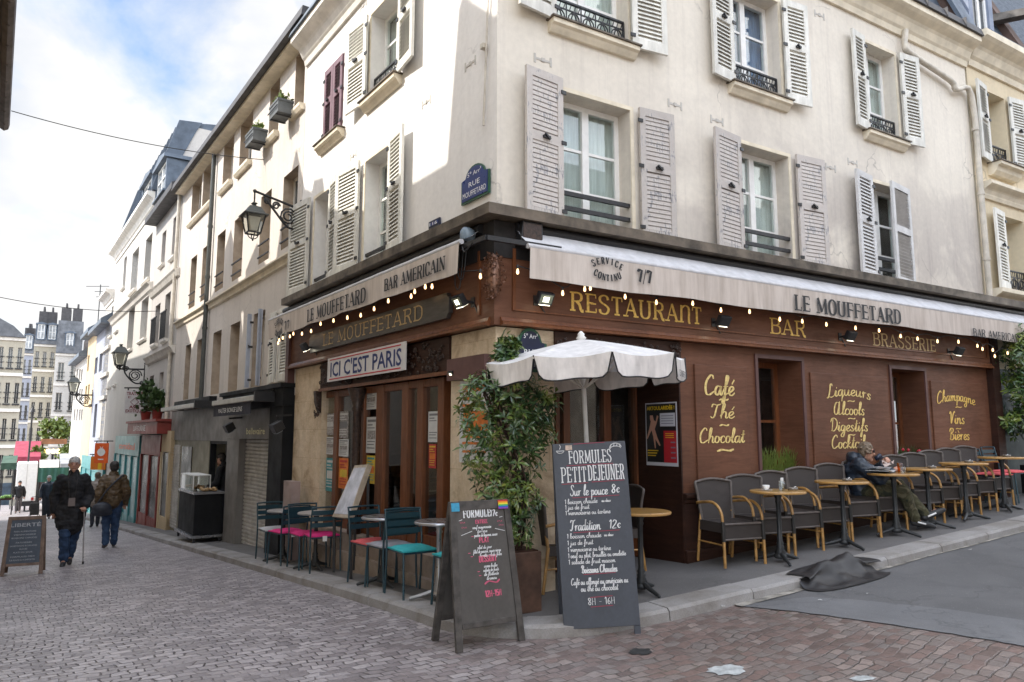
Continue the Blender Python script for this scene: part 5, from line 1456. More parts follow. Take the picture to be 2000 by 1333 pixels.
def flower_box(F, x0, x1, z, label):
    t = thing('flower_box', label, 'flower box', F @ Matrix.Translation(((x0 + x1) / 2, -.2, z)))
    w_ = (x1 - x0) / 2
    MB().box(-w_, w_, -.13, .13, 0, .24).box(-w_ - .01, w_ + .01, -.14, .14, .20, .242).build('box', M_BOXG, t)
    m = MB(); m.bar((-w_ * .6, .13, -.02), (-w_ * .6, -.14, -.02), .02); m.bar((w_ * .6, .13, -.02), (w_ * .6, -.14, -.02), .02); m.bar((-w_ - .02, -.15, .1), (w_ + .02, -.15, .1), .015); m.build('bracket', M_IRON, t)
    leaf_cloud(MB(), [((-w_ * .6 + w_ * 1.2 * i / 6, 0, .3), .07) for i in range(7)], 150, .09, random.Random(int(x0 * 50))).build('plants', M_LEAFY, t, fix=False)
flower_box(LF, wins2[0][0] - .32, wins2[0][0] + .16, wins2[0][2] - .08, 'grey flower box under the top floor window nearest the plum shutters')
flower_box(LF, wins2[1][0] - .36, wins2[1][0] + .16, wins2[1][2] - .08, 'grey flower box with green plants, the lower and further of the two')
# --- ground floor shops of the long house
M_BLACKSHOP = mat('black_shop_paint', (.012, .0125, .014), .6, .2, 3, spec=.2); M_GREYSHOP = mat('grey_shop_paint', (.19, .178, .165), .5, .15, 3)
M_ROLLER = mat('galvanised_roller_shutter', (.50, .475, .44), .5, .18, 4, (1, 1, 1), metal=.1); M_BEIGESHOP = mat('beige_green_paint', (.24, .22, .155), .55, .15, 3)
zg = -.7
bx0, bx1 = hl(447, 900)[0], hl(570, 880)[0]
sx_ = [hl(p, 930)[0] for p in (471, 537)]
ztr = (hl(477, 857)[1] + hl(540, 859)[1]) / 2
shp = thing('shop', 'black and grey shop front with a closed roller shutter and bellevaire lettering', 'shop', LF @ Matrix.Translation((bx1, 0, zg)))
OS = Matrix.Translation((-bx1, 0, -zg))
m = MB(); m.box(sx_[1] + .10, bx1, -.16, .3, zg - .3, zsh - .02); m.build('black_pier', M_BLACKSHOP, shp, OS)
m = MB(); m.box(bx0, sx_[1] + .098, -.06, .3, ztr, zsh - .32); m.box(bx0, sx_[0] - .06, -.05, .3, zg - .3, ztr - .002); m.box(sx_[1] + .02, sx_[1] + .098, -.05, .3, zg - .3, ztr - .002); m.build('grey_surround', M_GREYSHOP, shp, OS)
m = MB(); m.box(bx0, bx1 + .02, -.18, .2, zsh - .318, zsh - .03); m.box(bx0 - .02, bx1 + .05, -.24, .2, zsh - .028, zsh + .04); m.build('shop_cornice', M_BLACKSHOP, shp, OS)
m = MB(); nS = 30; zb_ = zg + .15
pr = []
for i in range(nS + 1):
    z = zb_ + (ztr - zb_) * i / nS; pr += [(.10, z), (.075, z + .012), (.075, z + (ztr - zb_) / nS - .018)]
m.strip([(sx_[0] - .06, y, z) for y, z in pr], [(sx_[1] + .02, y, z) for y, z in pr]); m.build('roller_shutter', M_ROLLER, shp, OS, fix=False)
tx = [hl(p, 845, -.066)[0] for p in (481, 517)]
mb = MB(); sans_text(mb, 'bellevaire', tx[0], tx[1], (hl(481, 849, -.066)[1] + hl(517, 848, -.066)[1]) / 2, .12, y=-.066, bold=.01); mb.build('lettering', mat('pale_yellow_letters', (.85, .82, .5), .5, 0), shp, OS, fix=False)
# doorway with the vendor, stall
dx0, dx1 = hl(412, 900)[0], hl(447, 900)[0] - .004
dsh = thing('food_shop', 'narrow dark open doorway of the street food shop beside the roller shutter', 'shop', LF @ Matrix.Translation((dx1, 0, zg))); OD = Matrix.Translation((-dx1, 0, -zg))
zdt = hl(430, 862)[1]
vx0 = hl(333, 930)[0]
m = MB(); m.box(dx0 - .9, dx1, .9, .95, zg - .3, zdt + .4); m.build('back_wall', mat('dim_shop_interior', (.16, .14, .13), .8, .3, 3), dsh, OD)
m = MB(); m.box(dx0 - .06, dx0, -.02, .1, zg - .3, zdt); m.box(dx1 - .08, dx1, -.02, .1, zg - .3, zdt); m.box(dx0, dx1 - .08, -.02, .1, zdt - .06, zdt); m.build('door_frame', M_BLACKSHOP, dsh, OD)
m = MB(); m.box(vx0, dx1, -.05, .2, zdt + .002, zsh - .18); m.build('sign_band', M_GREYSHOP, dsh, OD)
m = MB(); m.box(dx0 + .1, dx1 - .14, .88, .897, zdt - .62, zdt - .1); m.build('menu_panel', mat('pale_pink_panel', (.42, .33, .31), .6, .15, 4), dsh, OD)
# beige roller shop left of the door
m = MB(); m.box(vx0, dx0 - .062, -.03, .3, zg - .6, zdt); m.build('beige_front', M_BEIGESHOP, dsh, OD)
rx = [hl(p, 930)[0] for p in (334, 353)]
m = MB(); m.box(rx[0], rx[1], -.036, -.031, zg, zdt - .12)
for i in range(28): z = zg + .02 + (zdt - .16 - zg) * i / 28; m.box(rx[0], rx[1], -.05, -.0365, z, z + .03)
m.build('roller_shutter', M_ROLLER, dsh, OD)
gx = [hl(p, 930)[0] for p in (357, 376)]
m = MB(); m.box(gx[0], gx[1], -.05, -.0305, .2, zdt - .15); m.build('side_window', mat('dull_pane', (.05, .05, .05), .3, .4, 3, spec=.3), dsh, OD)
YSL = -.56
st_x = [hl(p, 1005, YSL)[0] for p in (348, 379)]
zst0, zst1 = g(*(LF @ Vector((st_x[1], YSL, 0))).xy) + KERB, hl(378, 966, YSL)[1]
stl = thing('food_stall', 'black food counter with glass display case standing on the pavement', 'stall', LF @ Matrix.Translation((st_x[1], YSL, zst0)))
lw_ = st_x[1] - st_x[0]; hh = zst1 - zst0
MB().box(-lw_, 0, 0, .52, .14, hh).build('counter', M_BLACKSHOP, stl, bevel=.01)
MB().box(-lw_ - .03, .03, -.03, .55, hh + .002, hh + .04).build('worktop', mat('steel_top', (.35, .35, .36), .3, .1, 4, metal=.7), stl)
MB().box(-lw_ - .05, .05, -.05, .55, .09, .135).build('base_tray', mat('steel_top', (.35, .35, .36)), stl)
for x in (-lw_, -.02):
    for y in (.0, .48): MB().box(x, x + .04, y, y + .04, -.02, .088).build('leg', M_IRON, stl)
gl = MB().box(-lw_, -.3, .02, .34, hh + .042, hh + .34).build('glass_case', M_SHOPGLASS, stl)
m = MB()
for x in (-lw_, -.3):
    for y in (.02, .34): m.box(x - .008, x + .008, y - .008, y + .008, hh + .042, hh + .35)
m.box(-lw_, -.3, .01, .35, hh + .345, hh + .36); m.build('case_frame', M_WHITE, gl)
rnd = random.Random(4); m = MB()
for i in range(14): m.ball((rnd.uniform(-lw_ + .1, -.4), rnd.uniform(.08, .28), hh + .08 + rnd.uniform(0, .05)), .05, 8, sc=(1.3, .8, .6))
m.build('pastries', mat('pastry', (.33, .19, .08), .6, .2, 12), stl)
m = MB()
for i in range(16): m.ball((rnd.uniform(-.28, 0.0), rnd.uniform(.1, .4), hh + .075 + rnd.uniform(0, .03)), .045, 8, sc=(1.2, 1, .7))
m.build('bread_rolls', mat('bread', (.42, .27, .13), .6, .2, 12), stl)
# retractable awnings above the shops
def cassette(pl, pr, py_l, py_r, drop, label, text=None):
    x0, z0 = hl(pl, py_l, -.45); x1, z1 = hl(pr, py_r, -.45); z = (z0 + z1) / 2
    t = thing('shop_awning', label, 'awning', LF @ Matrix.Translation(((x0 + x1) / 2, 0, z))); hw = (x1 - x0) / 2
    MB().box(-hw, hw, -.50, -.40, -.045, .045).build('front_bar', mat('pale_grey_metal', (.42, .40, .36), .4, .1, 4), t, bevel=.01)
    MB().quad((-hw, -.42, .03), (hw, -.42, .03), (hw, -.05, .17), (-hw, -.05, .17)).box(-hw, hw, -.2, -.05, .10, .2).build('canvas', M_BLACKSHOP, t)
    m = MB(); m.bar((-hw * .8, -.06, .0), (-hw * .3, -.42, -.02), .04); m.bar((hw * .8, -.06, .0), (hw * .3, -.42, -.02), .04); m.box(hw - .02, hw + .05, -.5, -.05, -.06, .1); m.build('arm', M_IRON, t)
    if drop:
        MB().box(-hw * .97, hw * .8, -.47, -.462, -.05 - drop, -.046).build('valance', mat('navy_valance', (.02, .02, .032), .8, .1, 4), t)
        mb = sans_text(MB(), text, -hw * .7, hw * .45, -.05 - drop * .72, drop * .42, y=-.4725, shear=.1); mb.build('lettering', M_WHITE, t, fix=False)
    return t
cassette(419, 502, 789, 777, .20, 'rolled shop awning with a navy valance and white lettering', 'MASTER BONGE LENS')
cassette(318, 384, 806, 786, 0, 'bare rolled shop awning with a pale front bar further down the street')
# black star-shaped spot and lamp on the sign band, electrical box
eb = MB(); ex0, ex1 = hl(553, 970, -.3)[0], hl(568, 970, -.3)[0]
zb0 = g(*(LF @ Vector((ex1, -.2, 0))).xy) + .02
eb.box(ex0, ex1, -.30, -.162, zb0, hl(560, 940, -.3)[1]); eb.box(ex0 + .03, ex1 - .03, -.306, -.301, zb0 + .15, hl(560, 940, -.3)[1] - .08)
tag(eb.build('electrical_box', mat('pinkish_metal_box', (.30, .23, .21), .6, .2, 3), None, LF, bevel=.008), 'pinkish metal utility box at the foot of the black pier', 'utility box')
for px, py, lb in ((540, 818, 'black box spotlight over the bellevaire lettering'), (447, 822, 'black star shaped spotlight above the food shop doorway')):
    x, z = hl(px, py, -.3); t = thing('spotlight', lb, 'spotlight', LF @ Matrix.Translation((x, -.06, z)))
    MB().cbox((0, -.26, 0), (.22, .16, .14), Matrix.Rotation(.5, 4, 'X')).build('housing', M_IRON, t, bevel=.01); MB().bar((0, 0, .06), (0, -.24, .04), .03).build('bracket', M_IRON, t)
    MB().cbox((0, -.28, -.085), (.18, .1, .01), Matrix.Rotation(.5, 4, 'X')).build('reflector', M_PANE2, t)
# --- smaller houses further on
B3x0 = hl(300, 540)[0]
zB3 = hl(325, 418)[1]
w3 = [pxwin(*p) for p in ((302, 311, 597, 672), (321, 331, 575, 662), (291, 299, 735, 788), (310, 318, 728, 786), (316, 323, 455, 515), (337, 346, 425, 500))]
t3, O3 = house('house', 'narrow grey rendered house with black window rails and potted shrubs', B3x0, B2x0 - .012, -1.3, zB3, w3, M_GREYR)
m = MB()
for w_ in w3[:2]:
    m.bar((w_[0] - .05, -.1, w_[2] + .8), (w_[1] + .05, -.1, w_[2] + .8), .03)
    for i in range(10): x = w_[0] + (w_[1] - w_[0]) * i / 9; m.bar((x, -.1, w_[2] + .02), (x, -.1, w_[2] + .8), .014)
m.build('window_railing', M_IRON, t3, O3)
for px, py in (((325, 550)), ((315, 690))):
    x, z = hl(px, py); m = MB(); m.prism([(.0, -.2), (-.06, -.16), (-.12, -.05), (-.16, 0), (0, .05)], B3x0, B2x0 - .03, 'x'); m.build('string_course', M_TRIMW, t3, O3 @ Matrix.Translation((0, 0, z)))
m = MB(); m.prism([(-.35, 0), (-.35, .18), (3, 1.6), (3, 1.4), (.3, .0)], B3x0 - .1, B2x0 - .02, 'x'); m.build('roof', M_ROOFDK, t3, O3 @ Matrix.Translation((0, 0, zB3)))
m = MB(); x = hl(345, 480)[0]; m.tube([(B2x0 - .35, -.07, zB3), (B2x0 - .35, -.07, -.5)], .05, 8); m.build('drainpipe', M_PIPE, t3, O3)
B4x0 = hl(229, 500)[0]
zB4 = hl(290, 420)[1]
w4 = [pxwin(*p) for p in ((257, 269, 492, 566), (283, 295, 465, 545), (250, 261, 604, 682), (275, 288, 585, 662), (241, 246, 505, 560))]
t4, O4 = house('house', 'white house with a dark blue zinc mansard roof and two dormers', B4x0, B3x0 - .012, -2.0, zB4, w4, M_PALE)
x, z = hl(270, 580); m = MB(); m.prism([(.0, -.25), (-.06, -.2), (-.12, -.05), (-.2, 0), (0, .05)], B4x0, B3x0 - .03, 'x'); m.build('string_course', M_TRIMW, t4, O4 @ Matrix.Translation((0, 0, z)))
cornice(t4, O4, B4x0, B3x0 - .02, zB4 + .3, M_TRIMW, .35, .5)
hM = 2.55
m = MB(); x0, x1 = B4x0 + 1.2, B3x0 - .02; zz = zB4 + .32
pr = [(-.2, zz), (.5, zz + hM), (3.5, zz + hM + .5), (7.5, zz + hM), (8, zz)]
m.prism(pr, x0, x1 - .06, 'x'); m.prism([(-.24, zz + .03), (.47, zz + hM + .02), (1.2, zz + hM + .1), (1.0, zz + hM - .3), (.1, zz)], x1 - .056, x1 + .06, 'x')
for i in range(14): xx = x0 + (x1 - x0) * i / 14; m.bar((xx, -.215, zz), (xx, .485, zz + hM), .04, .03)
ro = m.build('mansard_roof', mat('blue_zinc', (.06, .08, .11), .55, .2, 3), t4, O4)
MB().prism([(.0, zz), (.6, zz + hM - .1), (7.4, zz + hM - .1), (7.9, zz)], x1 + .001 - .05, x1 - .02 + .05, 'x').build('gable_wall', M_GREYR, t4, O4)
for pl, pr_, yt, yb in ((311, 331, 312, 385), (284, 302, 345, 410)):
    q = pxwin(pl, pr_, yt, yb, hl, 0.0); dormer(ro, I4, q[0], q[1], q[2], q[3] - .3, -.1, 1.4)
B5x0 = hl(206, 620)[0]; zB5 = hl(222, 580)[1]
w5 = [pxwin(*p) for p in ((217, 221, 600, 655), (228, 233, 590, 645), (213, 218, 700, 755), (225, 229, 690, 750))]
t5, O5 = house('house', 'pale narrow house with tall slim windows below the mansard house', B5x0, B4x0 - .02, -3.0, zB5, w5, M_PALE)
cornice(t5, O5, B5x0, B4x0 - .03, zB5 + .3, M_TRIMW, .35, .5)
for py in (676, 728, 775): z = hl(222, py)[1]; m = MB(); m.box(B5x0, B4x0 - .03, -.1, 0, z, z + .15); m.build('string_course', M_TRIMW, t5, O5)
far = [('house', 'blue grey house front with a lean zinc roof down the street', 179, 205, 655, 3.2, M_BLUEGREY, ((184, 190, 700, 730), (194, 200, 690, 725), (183, 188, 790, 855), (192, 197, 785, 855))),
       ('house', 'ochre house front with a pink lower floor down the street', 163, 178.5, 668, 3.6, M_OCHRE, ((166, 169, 700, 730), (171, 174, 695, 725), (166, 169, 755, 790), (171, 174, 752, 790))),
       ('house', 'long white receding house front at the bottom of the street', 141, 162.6, 712, 4.5, M_PALE, tuple((x, x + 3, y, y + 22) for y in (722, 760, 800) for x in (144, 149, 154, 158)))]
ft = []
for nm, lb, pl, pr_, py, zg_, mt_, ws in far:
    x0, x1 = hl(pl, 800)[0], hl(pr_, 800)[0]; zt_ = hl((pl + pr_) / 2, py)[1]
    t, O = house(nm, lb, x0, x1, -zg_ - 1, zt_, [pxwin(*p) for p in ws], mt_, sills=False)
    m = MB(); m.prism([(-.4, 0), (-.4, .2), (3, 2.6), (8, .2), (8, 0)], x0, x1, 'x'); m.build('roof', M_ZINC, t, O @ Matrix.Translation((0, 0, zt_)))
    m = MB(); m.box(x1 - 1.2, x1 - .3, 2, 3.2, zt_ + .5, zt_ + 3.6)
    for k in range(4): m.lathe([(.12, 0), (.1, .5)], 8, (x1 - 1.1 + k * .22, 2.6, zt_ + 3.6))
    m.build('chimney', M_GREYR, t, O); ft.append((t, O, x0, x1, zt_))
# --- shop fronts of these houses
M_TEAL = mat('teal_shop_paint', (.055, .24, .25), .4, .15, 3); M_REDSHOP = mat('red_shop_paint', (.23, .035, .025), .5, .15, 3); M_ORANGE = mat('orange_sign', (.78, .12, .02), .5, .05, 4)
def shopbox(pl, pr_, yt, yb, label, mt_, y=-.12, cat='shop', panes=3, pane=mat('dull_pane', (.05, .05, .05), .3, .4, 3, spec=.3), name='shop'):
    x0, x1, z0, z1 = pxwin(pl, pr_, yt, yb, hl, y)
    z0 = min(z0, g(*(LF @ Vector((x0, y, 0))).xy)) - .1
    t = thing(name, label, cat, LF @ Matrix.Translation((x1, y, z0))); w_ = x1 - x0; h = z1 - z0
    MB().box(-w_, 0, 0, .1, h * .80, h).build('sign_band', mt_, t)
    m = MB(); n = panes
    for i in range(n + 1): x = -w_ + (w_ - .14) * i / n; m.box(x, x + .14, -.02, .1, 0, h * .798)
    m.box(-w_, 0, 0, .08, 0, h * .2); m.build('frame', mt_, t)
    MB().box(-w_ + .02, -.02, .03, .04, h * .2, h * .79).build('pane', pane, t)
    return t, w_, h
t, w_, h = shopbox(221, 268, 852, 1000, 'teal shop front with red orange lettering on its band', M_TEAL, panes=4, pane=mat('teal_pane', (.10, .30, .32), .3, .3, 2))
mb = sans_text(MB(), 'cornidoul', -w_ * .80, -w_ * .15, h * .86, h * .07, y=-.004, bold=.02); mb.build('lettering', mat('red_orange_letters', (.7, .1, .02), .5, 0), t, fix=False)
t, w_, h = shopbox(272, 309, 850, 1018, 'dark red framed shop window under the red planter sign', M_REDSHOP, panes=2, pane=mat('dull_pane', (.05, .05, .05)))
t, w_, h = shopbox(312, 330, 842, 1022, 'ochre pier with a dark door between the red shop and the beige roller shop', M_OCHRE, panes=1)
t, w_, h = shopbox(157, 200, 893, 965, 'far teal shop front below the blue grey house', M_TEAL, panes=4, pane=mat('teal_pane', (.10, .30, .32)))
x0, x1, z0, z1 = pxwin(251, 309, 826, 848, hl, -.35)
t = thing('shop_sign', 'red box sign and shelf carrying two potted shrubs', 'sign', LF @ Matrix.Translation((x1, -.1, z0)))
MB().box(x0 - x1, 0, -.28, .09, 0, z1 - z0).build('box', M_REDSHOP, t); MB().box(x0 - x1 - .05, .05, -.33, .09, z1 - z0 + .002, z1 - z0 + .07).build('shelf', M_REDSHOP, t)
mb = sans_text(MB(), 'LA FOURNIE', (x0 - x1) * .75, (x0 - x1) * .35, .09, .16, y=-.283); mb.build('lettering', M_WHITE, t, fix=False)
for i, (px, py, r, lb) in enumerate(((283, 800, .55, 'tall dark potted shrub on the red shop sign'), (305, 803, .36, 'smaller potted shrub beside the tall one on the red shop sign'))):
    x, _ = hl(px, py, -.25); tt = thing('potted_shrub', lb, 'shrub', LF @ Matrix.Translation((x, -.22, z1 + .075)))
    MB().lathe([(.11, 0), (.15, .25), (.16, .26)], 12).build('pot', M_REDSHOP, tt)
    leaf_cloud(MB(), [((random.uniform(-r * .4, r * .4), random.uniform(-.1, .1), .3 + random.uniform(0, r * 1.3)), r * .34) for _ in range(9)], 420, .16, random.Random(i)).build('foliage', M_LEAF, tt, fix=False)
    MB().tube([(0, 0, .2), (.02, 0, .8)], .02, 6).build('stem', M_WOODDK, tt)
# hanging trade signs (flat boards sticking out from the wall)
def hang_sign(pl, pr_, yt, yb, dpx, label, mt_, fn):
    """board square to the street at depth of wall pixel dpx"""
    x, _ = hl(dpx, 800); d = (LF @ Vector((x, -.5, 0))).y
    a, c = atd(pl, yb, d), atd(pr_, yt, d)
    t = thing('trade_sign', label, 'sign', Matrix.Translation((a.x, d, a.z))); w_, h = c.x - a.x, c.z - a.z
    MB().box(0, w_, 0, .05, 0, h).build('board', mt_, t); fn(t, w_, h)
    MB().bar((-.1 * w_, .02, h + .08), (w_ * 1.3, .02, h + .08), .04).bar((w_ * .1, .02, h), (w_ * .1, .02, h + .08), .03).bar((w_ * .9, .02, h), (w_ * .9, .02, h + .08), .03).build('bracket', M_IRON, t)
def apple(t, w_, h):
    m = MB(); n = 24
    pts = [(w_ * .5 + w_ * .29 * math.cos(a) * (1 + .06 * math.cos(2 * a)), h * .55 + h * .20 * math.sin(a) * (1 - .12 * abs(math.cos(a)) ** 6)) for a in [2 * PI * i / n for i in range(n)]]
    m.add([(x, -.004, z) for x, z in pts], [tuple(range(n))])
    m.add([(w_ * .5, -.005, h * .76), (w_ * .36, -.005, h * .86), (w_ * .42, -.005, h * .76)], [(0, 1, 2)]); m.add([(w_ * .5, -.005, h * .76), (w_ * .64, -.005, h * .86), (w_ * .58, -.005, h * .76)], [(0, 1, 2)])
    m.box(w_ * .3, w_ * .7, -.006, -.001, h * .16, h * .22); m.build('apple_emblem', M_WHITE, t)
hang_sign(183, 212, 866, 905, 225, 'orange square sign with a white apple hanging over the street', M_ORANGE, apple)
hang_sign(176, 207, 892, 918, 214, 'orange and yellow flag board behind the apple sign', mat('deep_orange_sign', (.75, .2, .02), .5, .05, 4), lambda t, w_, h: MB().box(w_ * .5, w_ * .75, -.004, -.001, 0, h * .7).build('yellow_stripe', mat('yellow_sign', (.8, .5, .03), .5, 0), t))
def trait(t, w_, h):
    mb = sans_text(MB(), 'TRAITEUR', w_ * .06, w_ * .94, h * .80, h * .14, y=-.004, bold=.03); sans_text(mb, 'E   S', w_ * .15, w_ * .85, h * .66, h * .1, y=-.004); sans_text(mb, 'ASIE', w_ * .22, w_ * .78, h * .22, h * .13, y=-.004, bold=.03); sans_text(mb, 'EXOTIQUE', w_ * .05, w_ * .95, h * .05, h * .13, y=-.004, bold=.03)
    for k in range(4):
        a = PI / 2 * k; mb.bar((w_ * .5 + w_ * .22 * math.cos(a), -.004, h * .5 + w_ * .2 * math.sin(a)), (w_ * .5 + w_ * .22 * math.cos(a + PI / 2), -.004, h * .5 + w_ * .2 * math.sin(a + PI / 2)), .03, .006)
    mb.build('lettering', mat('dark_red_letters', (.16, .012, .02), .5, 0), t, fix=False)
hang_sign(243, 283, 763, 808, 285, 'grey white caterer sign with dark red lettering and a diamond', mat('grey_white_sign', (.50, .48, .47), .6, .1, 4), trait)

# ------------------------------------------------------------------ street lanterns on brackets
M_LANTGLASS = glass_mat('lantern_glass', (.85, .85, .8), 1.5, .15)
M_MILK = mat('milky_reflector', (.62, .60, .55), .5, .1, 4)
def lantern(wx, wz, dx, s, label, hang=True):
    """wall point in the left frame, lantern centre dx out from the wall; s = size"""
    t = thing('street_lantern', label, 'street lamp', LF @ Matrix.Translation((wx, 0, wz)))
    m = MB(); r = .016 * s * 1.4
    m.bar((0, 0, -.38 * s), (0, 0, .12 * s), .04 * s); m.tube([(0, -.01, .0), (0, -dx, .18 * s if hang else -.02)], r, 8)
    m.tube(catmull([(0, -.02, -.34 * s), (0, -.22 * s, -.36 * s), (0, -.45 * s, -.12 * s), (0, -dx * .8, .11 * s)], 6), r * .9, 6)
    for cy, cz, rr, tn in ((-.22, -.17, .16, 2.3), (-.44, -.01, .07, 1.6), (-.60, .04, .055, 1.6), (-.05, -.36, .06, 1.2)):
        m.tube([(0, cy * s + rr * s * (1 - .75 * k / 22) * math.cos(tn * 2 * PI * k / 22), cz * s + rr * s * (1 - .75 * k / 22) * math.sin(tn * 2 * PI * k / 22)) for k in range(23)], r * .7, 5)
    m.ball((0, -dx, .18 * s if hang else .0), .035 * s, 8); m.ball((0, .0, .15 * s), .03 * s, 8)
    m.build('bracket', M_IRON, t)
    zc = -.02 * s if hang else .62 * s                      # top of the roof cap
    L0 = Matrix.Translation((0, -dx, zc)) @ Matrix.Rotation(PI / 4, 4, 'Z')
    q = math.sqrt(2)
    if hang: MB().tube([(0, -dx, .18 * s), (0, -dx, zc)], .014 * s, 6).build('rod', M_IRON, t)
    else: MB().tube([(0, -dx, 0), (0, -dx, zc - .56 * s)], .02 * s, 6).build('stand', M_IRON, t)
    cp = MB(); cp.lathe([(.03 * s, .0), (.065 * s, -.02 * s), (.03 * s, -.05 * s), (.07 * s, -.07 * s), (.09 * s * q, -.085 * s), (.155 * s * q, -.2 * s), (.20 * s * q, -.225 * s), (.20 * s * q, -.24 * s), (.16 * s * q, -.24 * s)], 4, M=L0, smooth=False)
    cp.build('roof', M_GREENPIPE, t)
    fr = MB()
    for k in range(4):
        a = k * PI / 2; u = Vector((math.cos(a), math.sin(a), 0))
        fr.bar(L0 @ (u * .155 * s * q + Vector((0, 0, -.24 * s))), L0 @ (u * .10 * s * q + Vector((0, 0, -.54 * s))), .018 * s)
        u2 = Vector((math.cos(a + PI / 2), math.sin(a + PI / 2), 0))
        fr.bar(L0 @ (u * .10 * s * q + Vector((0, 0, -.54 * s))), L0 @ (u2 * .10 * s * q + Vector((0, 0, -.54 * s))), .022 * s)
    for k in range(4):
        a = k * PI / 2 + PI / 4; fr.tube([L0 @ Vector((math.cos(a) * .09 * s * math.cos(b_), math.sin(a) * .09 * s * math.cos(b_), (-.55 - .09 * math.sin(b_)) * s)) for b_ in np.linspace(0, PI / 2, 6)], .009 * s, 5)
    fr.ball(L0 @ Vector((0, 0, -.66 * s)), .018 * s, 6)
    fo_ = fr.build('frame', M_IRON, t)
    gm = MB(); gm.lathe([(.098 * s * q, -.535 * s), (.152 * s * q, -.242 * s)], 4, M=L0, smooth=False); gm.build('glass', M_LANTGLASS, fo_)
    MB().lathe([(.055 * s * q, -.50 * s), (.095 * s * q, -.27 * s)], 4, M=L0, smooth=False).build('reflector', M_MILK, fo_)
    return t
xw, zw = hl(588, 410)
o_ = hit(LFI, 497, 392, -.8)
# distance out from the wall: choose it so that the arm tip falls on pixel 497
def out_for(px, py, xw):
    lo, hi = .1, 3
    for _ in range(40):
        mid = (lo + hi) / 2
        if hl(px, py, -mid)[0] < xw: lo = mid
        else: hi = mid
    return (lo + hi) / 2
for (wpx, wpy, tpx, tpy, sz, hang, lb) in ((588, 410, 497, 392, 1.0, True, 'nearest black wall lantern hanging from a scrolled bracket over the awning'),
                                          (283, 722, 233, 727, 1.25, False, 'second black lantern standing on a scrolled bracket by the caterer sign'),
                                          (181, 772, 142, 778, 1.5, False, 'farthest small lantern on a bracket before the ochre house')):
    xw, zw = hl(wpx, wpy); lantern(xw, zw, out_for(tpx, tpy, xw), sz * (.93 if hang else 1.0), lb, hang)

# ------------------------------------------------------------------ the house across the street (mostly out of frame) whose roofs shade the facade
SL, SN = SUN_H.normalized().dot(LD), SUN_H.normalized().dot(-(LF.to_3x3() @ Vector((0, 1, 0))))
WOP = 4.45
dT, dZ = WOP * SL / SN, WOP * math.tan(SUN_EL) / SN
outl = [(-6, 7.2), (-.8, 7.2), (-.25, 5.9), (.05, 5.85), (.53, 6.27), (.66, 6.45), (.76, 6.28), (1.0, 4.42), (1.8, 4.38), (2.7, 4.36), (3.6, 4.55), (4.75, 5.05), (4.80, 5.55), (5.18, 5.62), (5.26, 5.45), (5.6, 5.6), (6.1, 6.45), (6.7, 5.45), (7.1, 4.3), (8.2, 5.25), (8.9, 4.85), (9.8, 5.6), (10.4, 6.4), (10.75, 6.1), (11.4, 5.4), (13.6, 4.1), (14.6, 4.9), (16, 5.2), (20, 4.6), (26, 4.8), (30, 4.2)]
prof = [(-(t + dT), z + dZ) for t, z in outl]
TE = 11.0                                               # first block ends here along the street
a_ = [p for p in prof if -p[0] <= TE]; b2_ = [p for p in prof if -p[0] > TE]
op = thing('house', 'house across the street showing only dark eaves at the top left edge', 'house', LF @ Matrix.Translation((0, -WOP, 0)))
poly = [(a_[0][0], -2)] + a_ + [(a_[-1][0], -2)]
MB().prism(poly, -6.0, -.0, 'y').build('wall', M_YELLOWCREAM, op)
op2 = thing('house', 'lower terrace across the street beyond the dark eaves', 'house', LF @ Matrix.Translation((0, -WOP, 0)))
poly = [(b2_[0][0] + .3, -4)] + b2_ + [(b2_[-1][0], -4)]
MB().prism(poly, -6.0, -.4, 'y').build('wall', M_PALE, op2)
# its eaves
d_ = LFI.to_3x3() @ pray(24, 170); o_ = LFI @ EYEV
ze = 8.55
k_ = (ze - EYE) / (LFI.to_3x3() @ pray(29, 20)).z; e1 = o_ + (LFI.to_3x3() @ pray(29, 20)) * k_
k_ = (ze - EYE) / (LFI.to_3x3() @ pray(21, 246)).z; e2 = o_ + (LFI.to_3x3() @ pray(21, 246)) * k_
print('EAVE', e1, e2)
ev = MB(); yE = (e1.y + e2.y) / 2 + WOP
ev.prism([(yE, ze - 0.0), (yE - .02, ze - .10), (yE - .10, ze - .15), (yE - .18, ze - .10), (yE - .2, ze + .0), (yE - .6, ze + .05), (yE - .6, ze + .2), (yE, ze + .02)], e2.x, .5, 'x')
for x in np.arange(e2.x + .4, .4, .8): ev.tube([(x, yE + .002 - .1, ze - .152), (x, yE - .1, ze - .09)], .03, 6)
ev.build('eaves', mat('dark_tile_eaves', (.06, .04, .03), .6, .3, 4), op)

# ------------------------------------------------------------------ block across the side street (behind the camera): sunlit front that lights the cafe
bl = thing('house', 'long cream house across the side street, seen only in window reflections', 'house', RF @ Matrix.Translation((0, -10.5, 0)))
MB().box(-3.5, 26, -8, 0, -1, 8.6).build('wall', M_CREAM, bl)
m = MB()
for i in range(9):
    for z in (3.9, 6.3): m.box(-2.6 + i * 3, -1.5 + i * 3, .001, .02, z, z + 1.7)
m.build('windows', M_PANE, bl)
MB().prism([(0.35, 8.6), (.35, 8.8), (-4, 11.5), (-8, 8.8), (-8, 8.6)], -3.6, 26.1, 'x').build('roof', M_ROOFDK, bl)

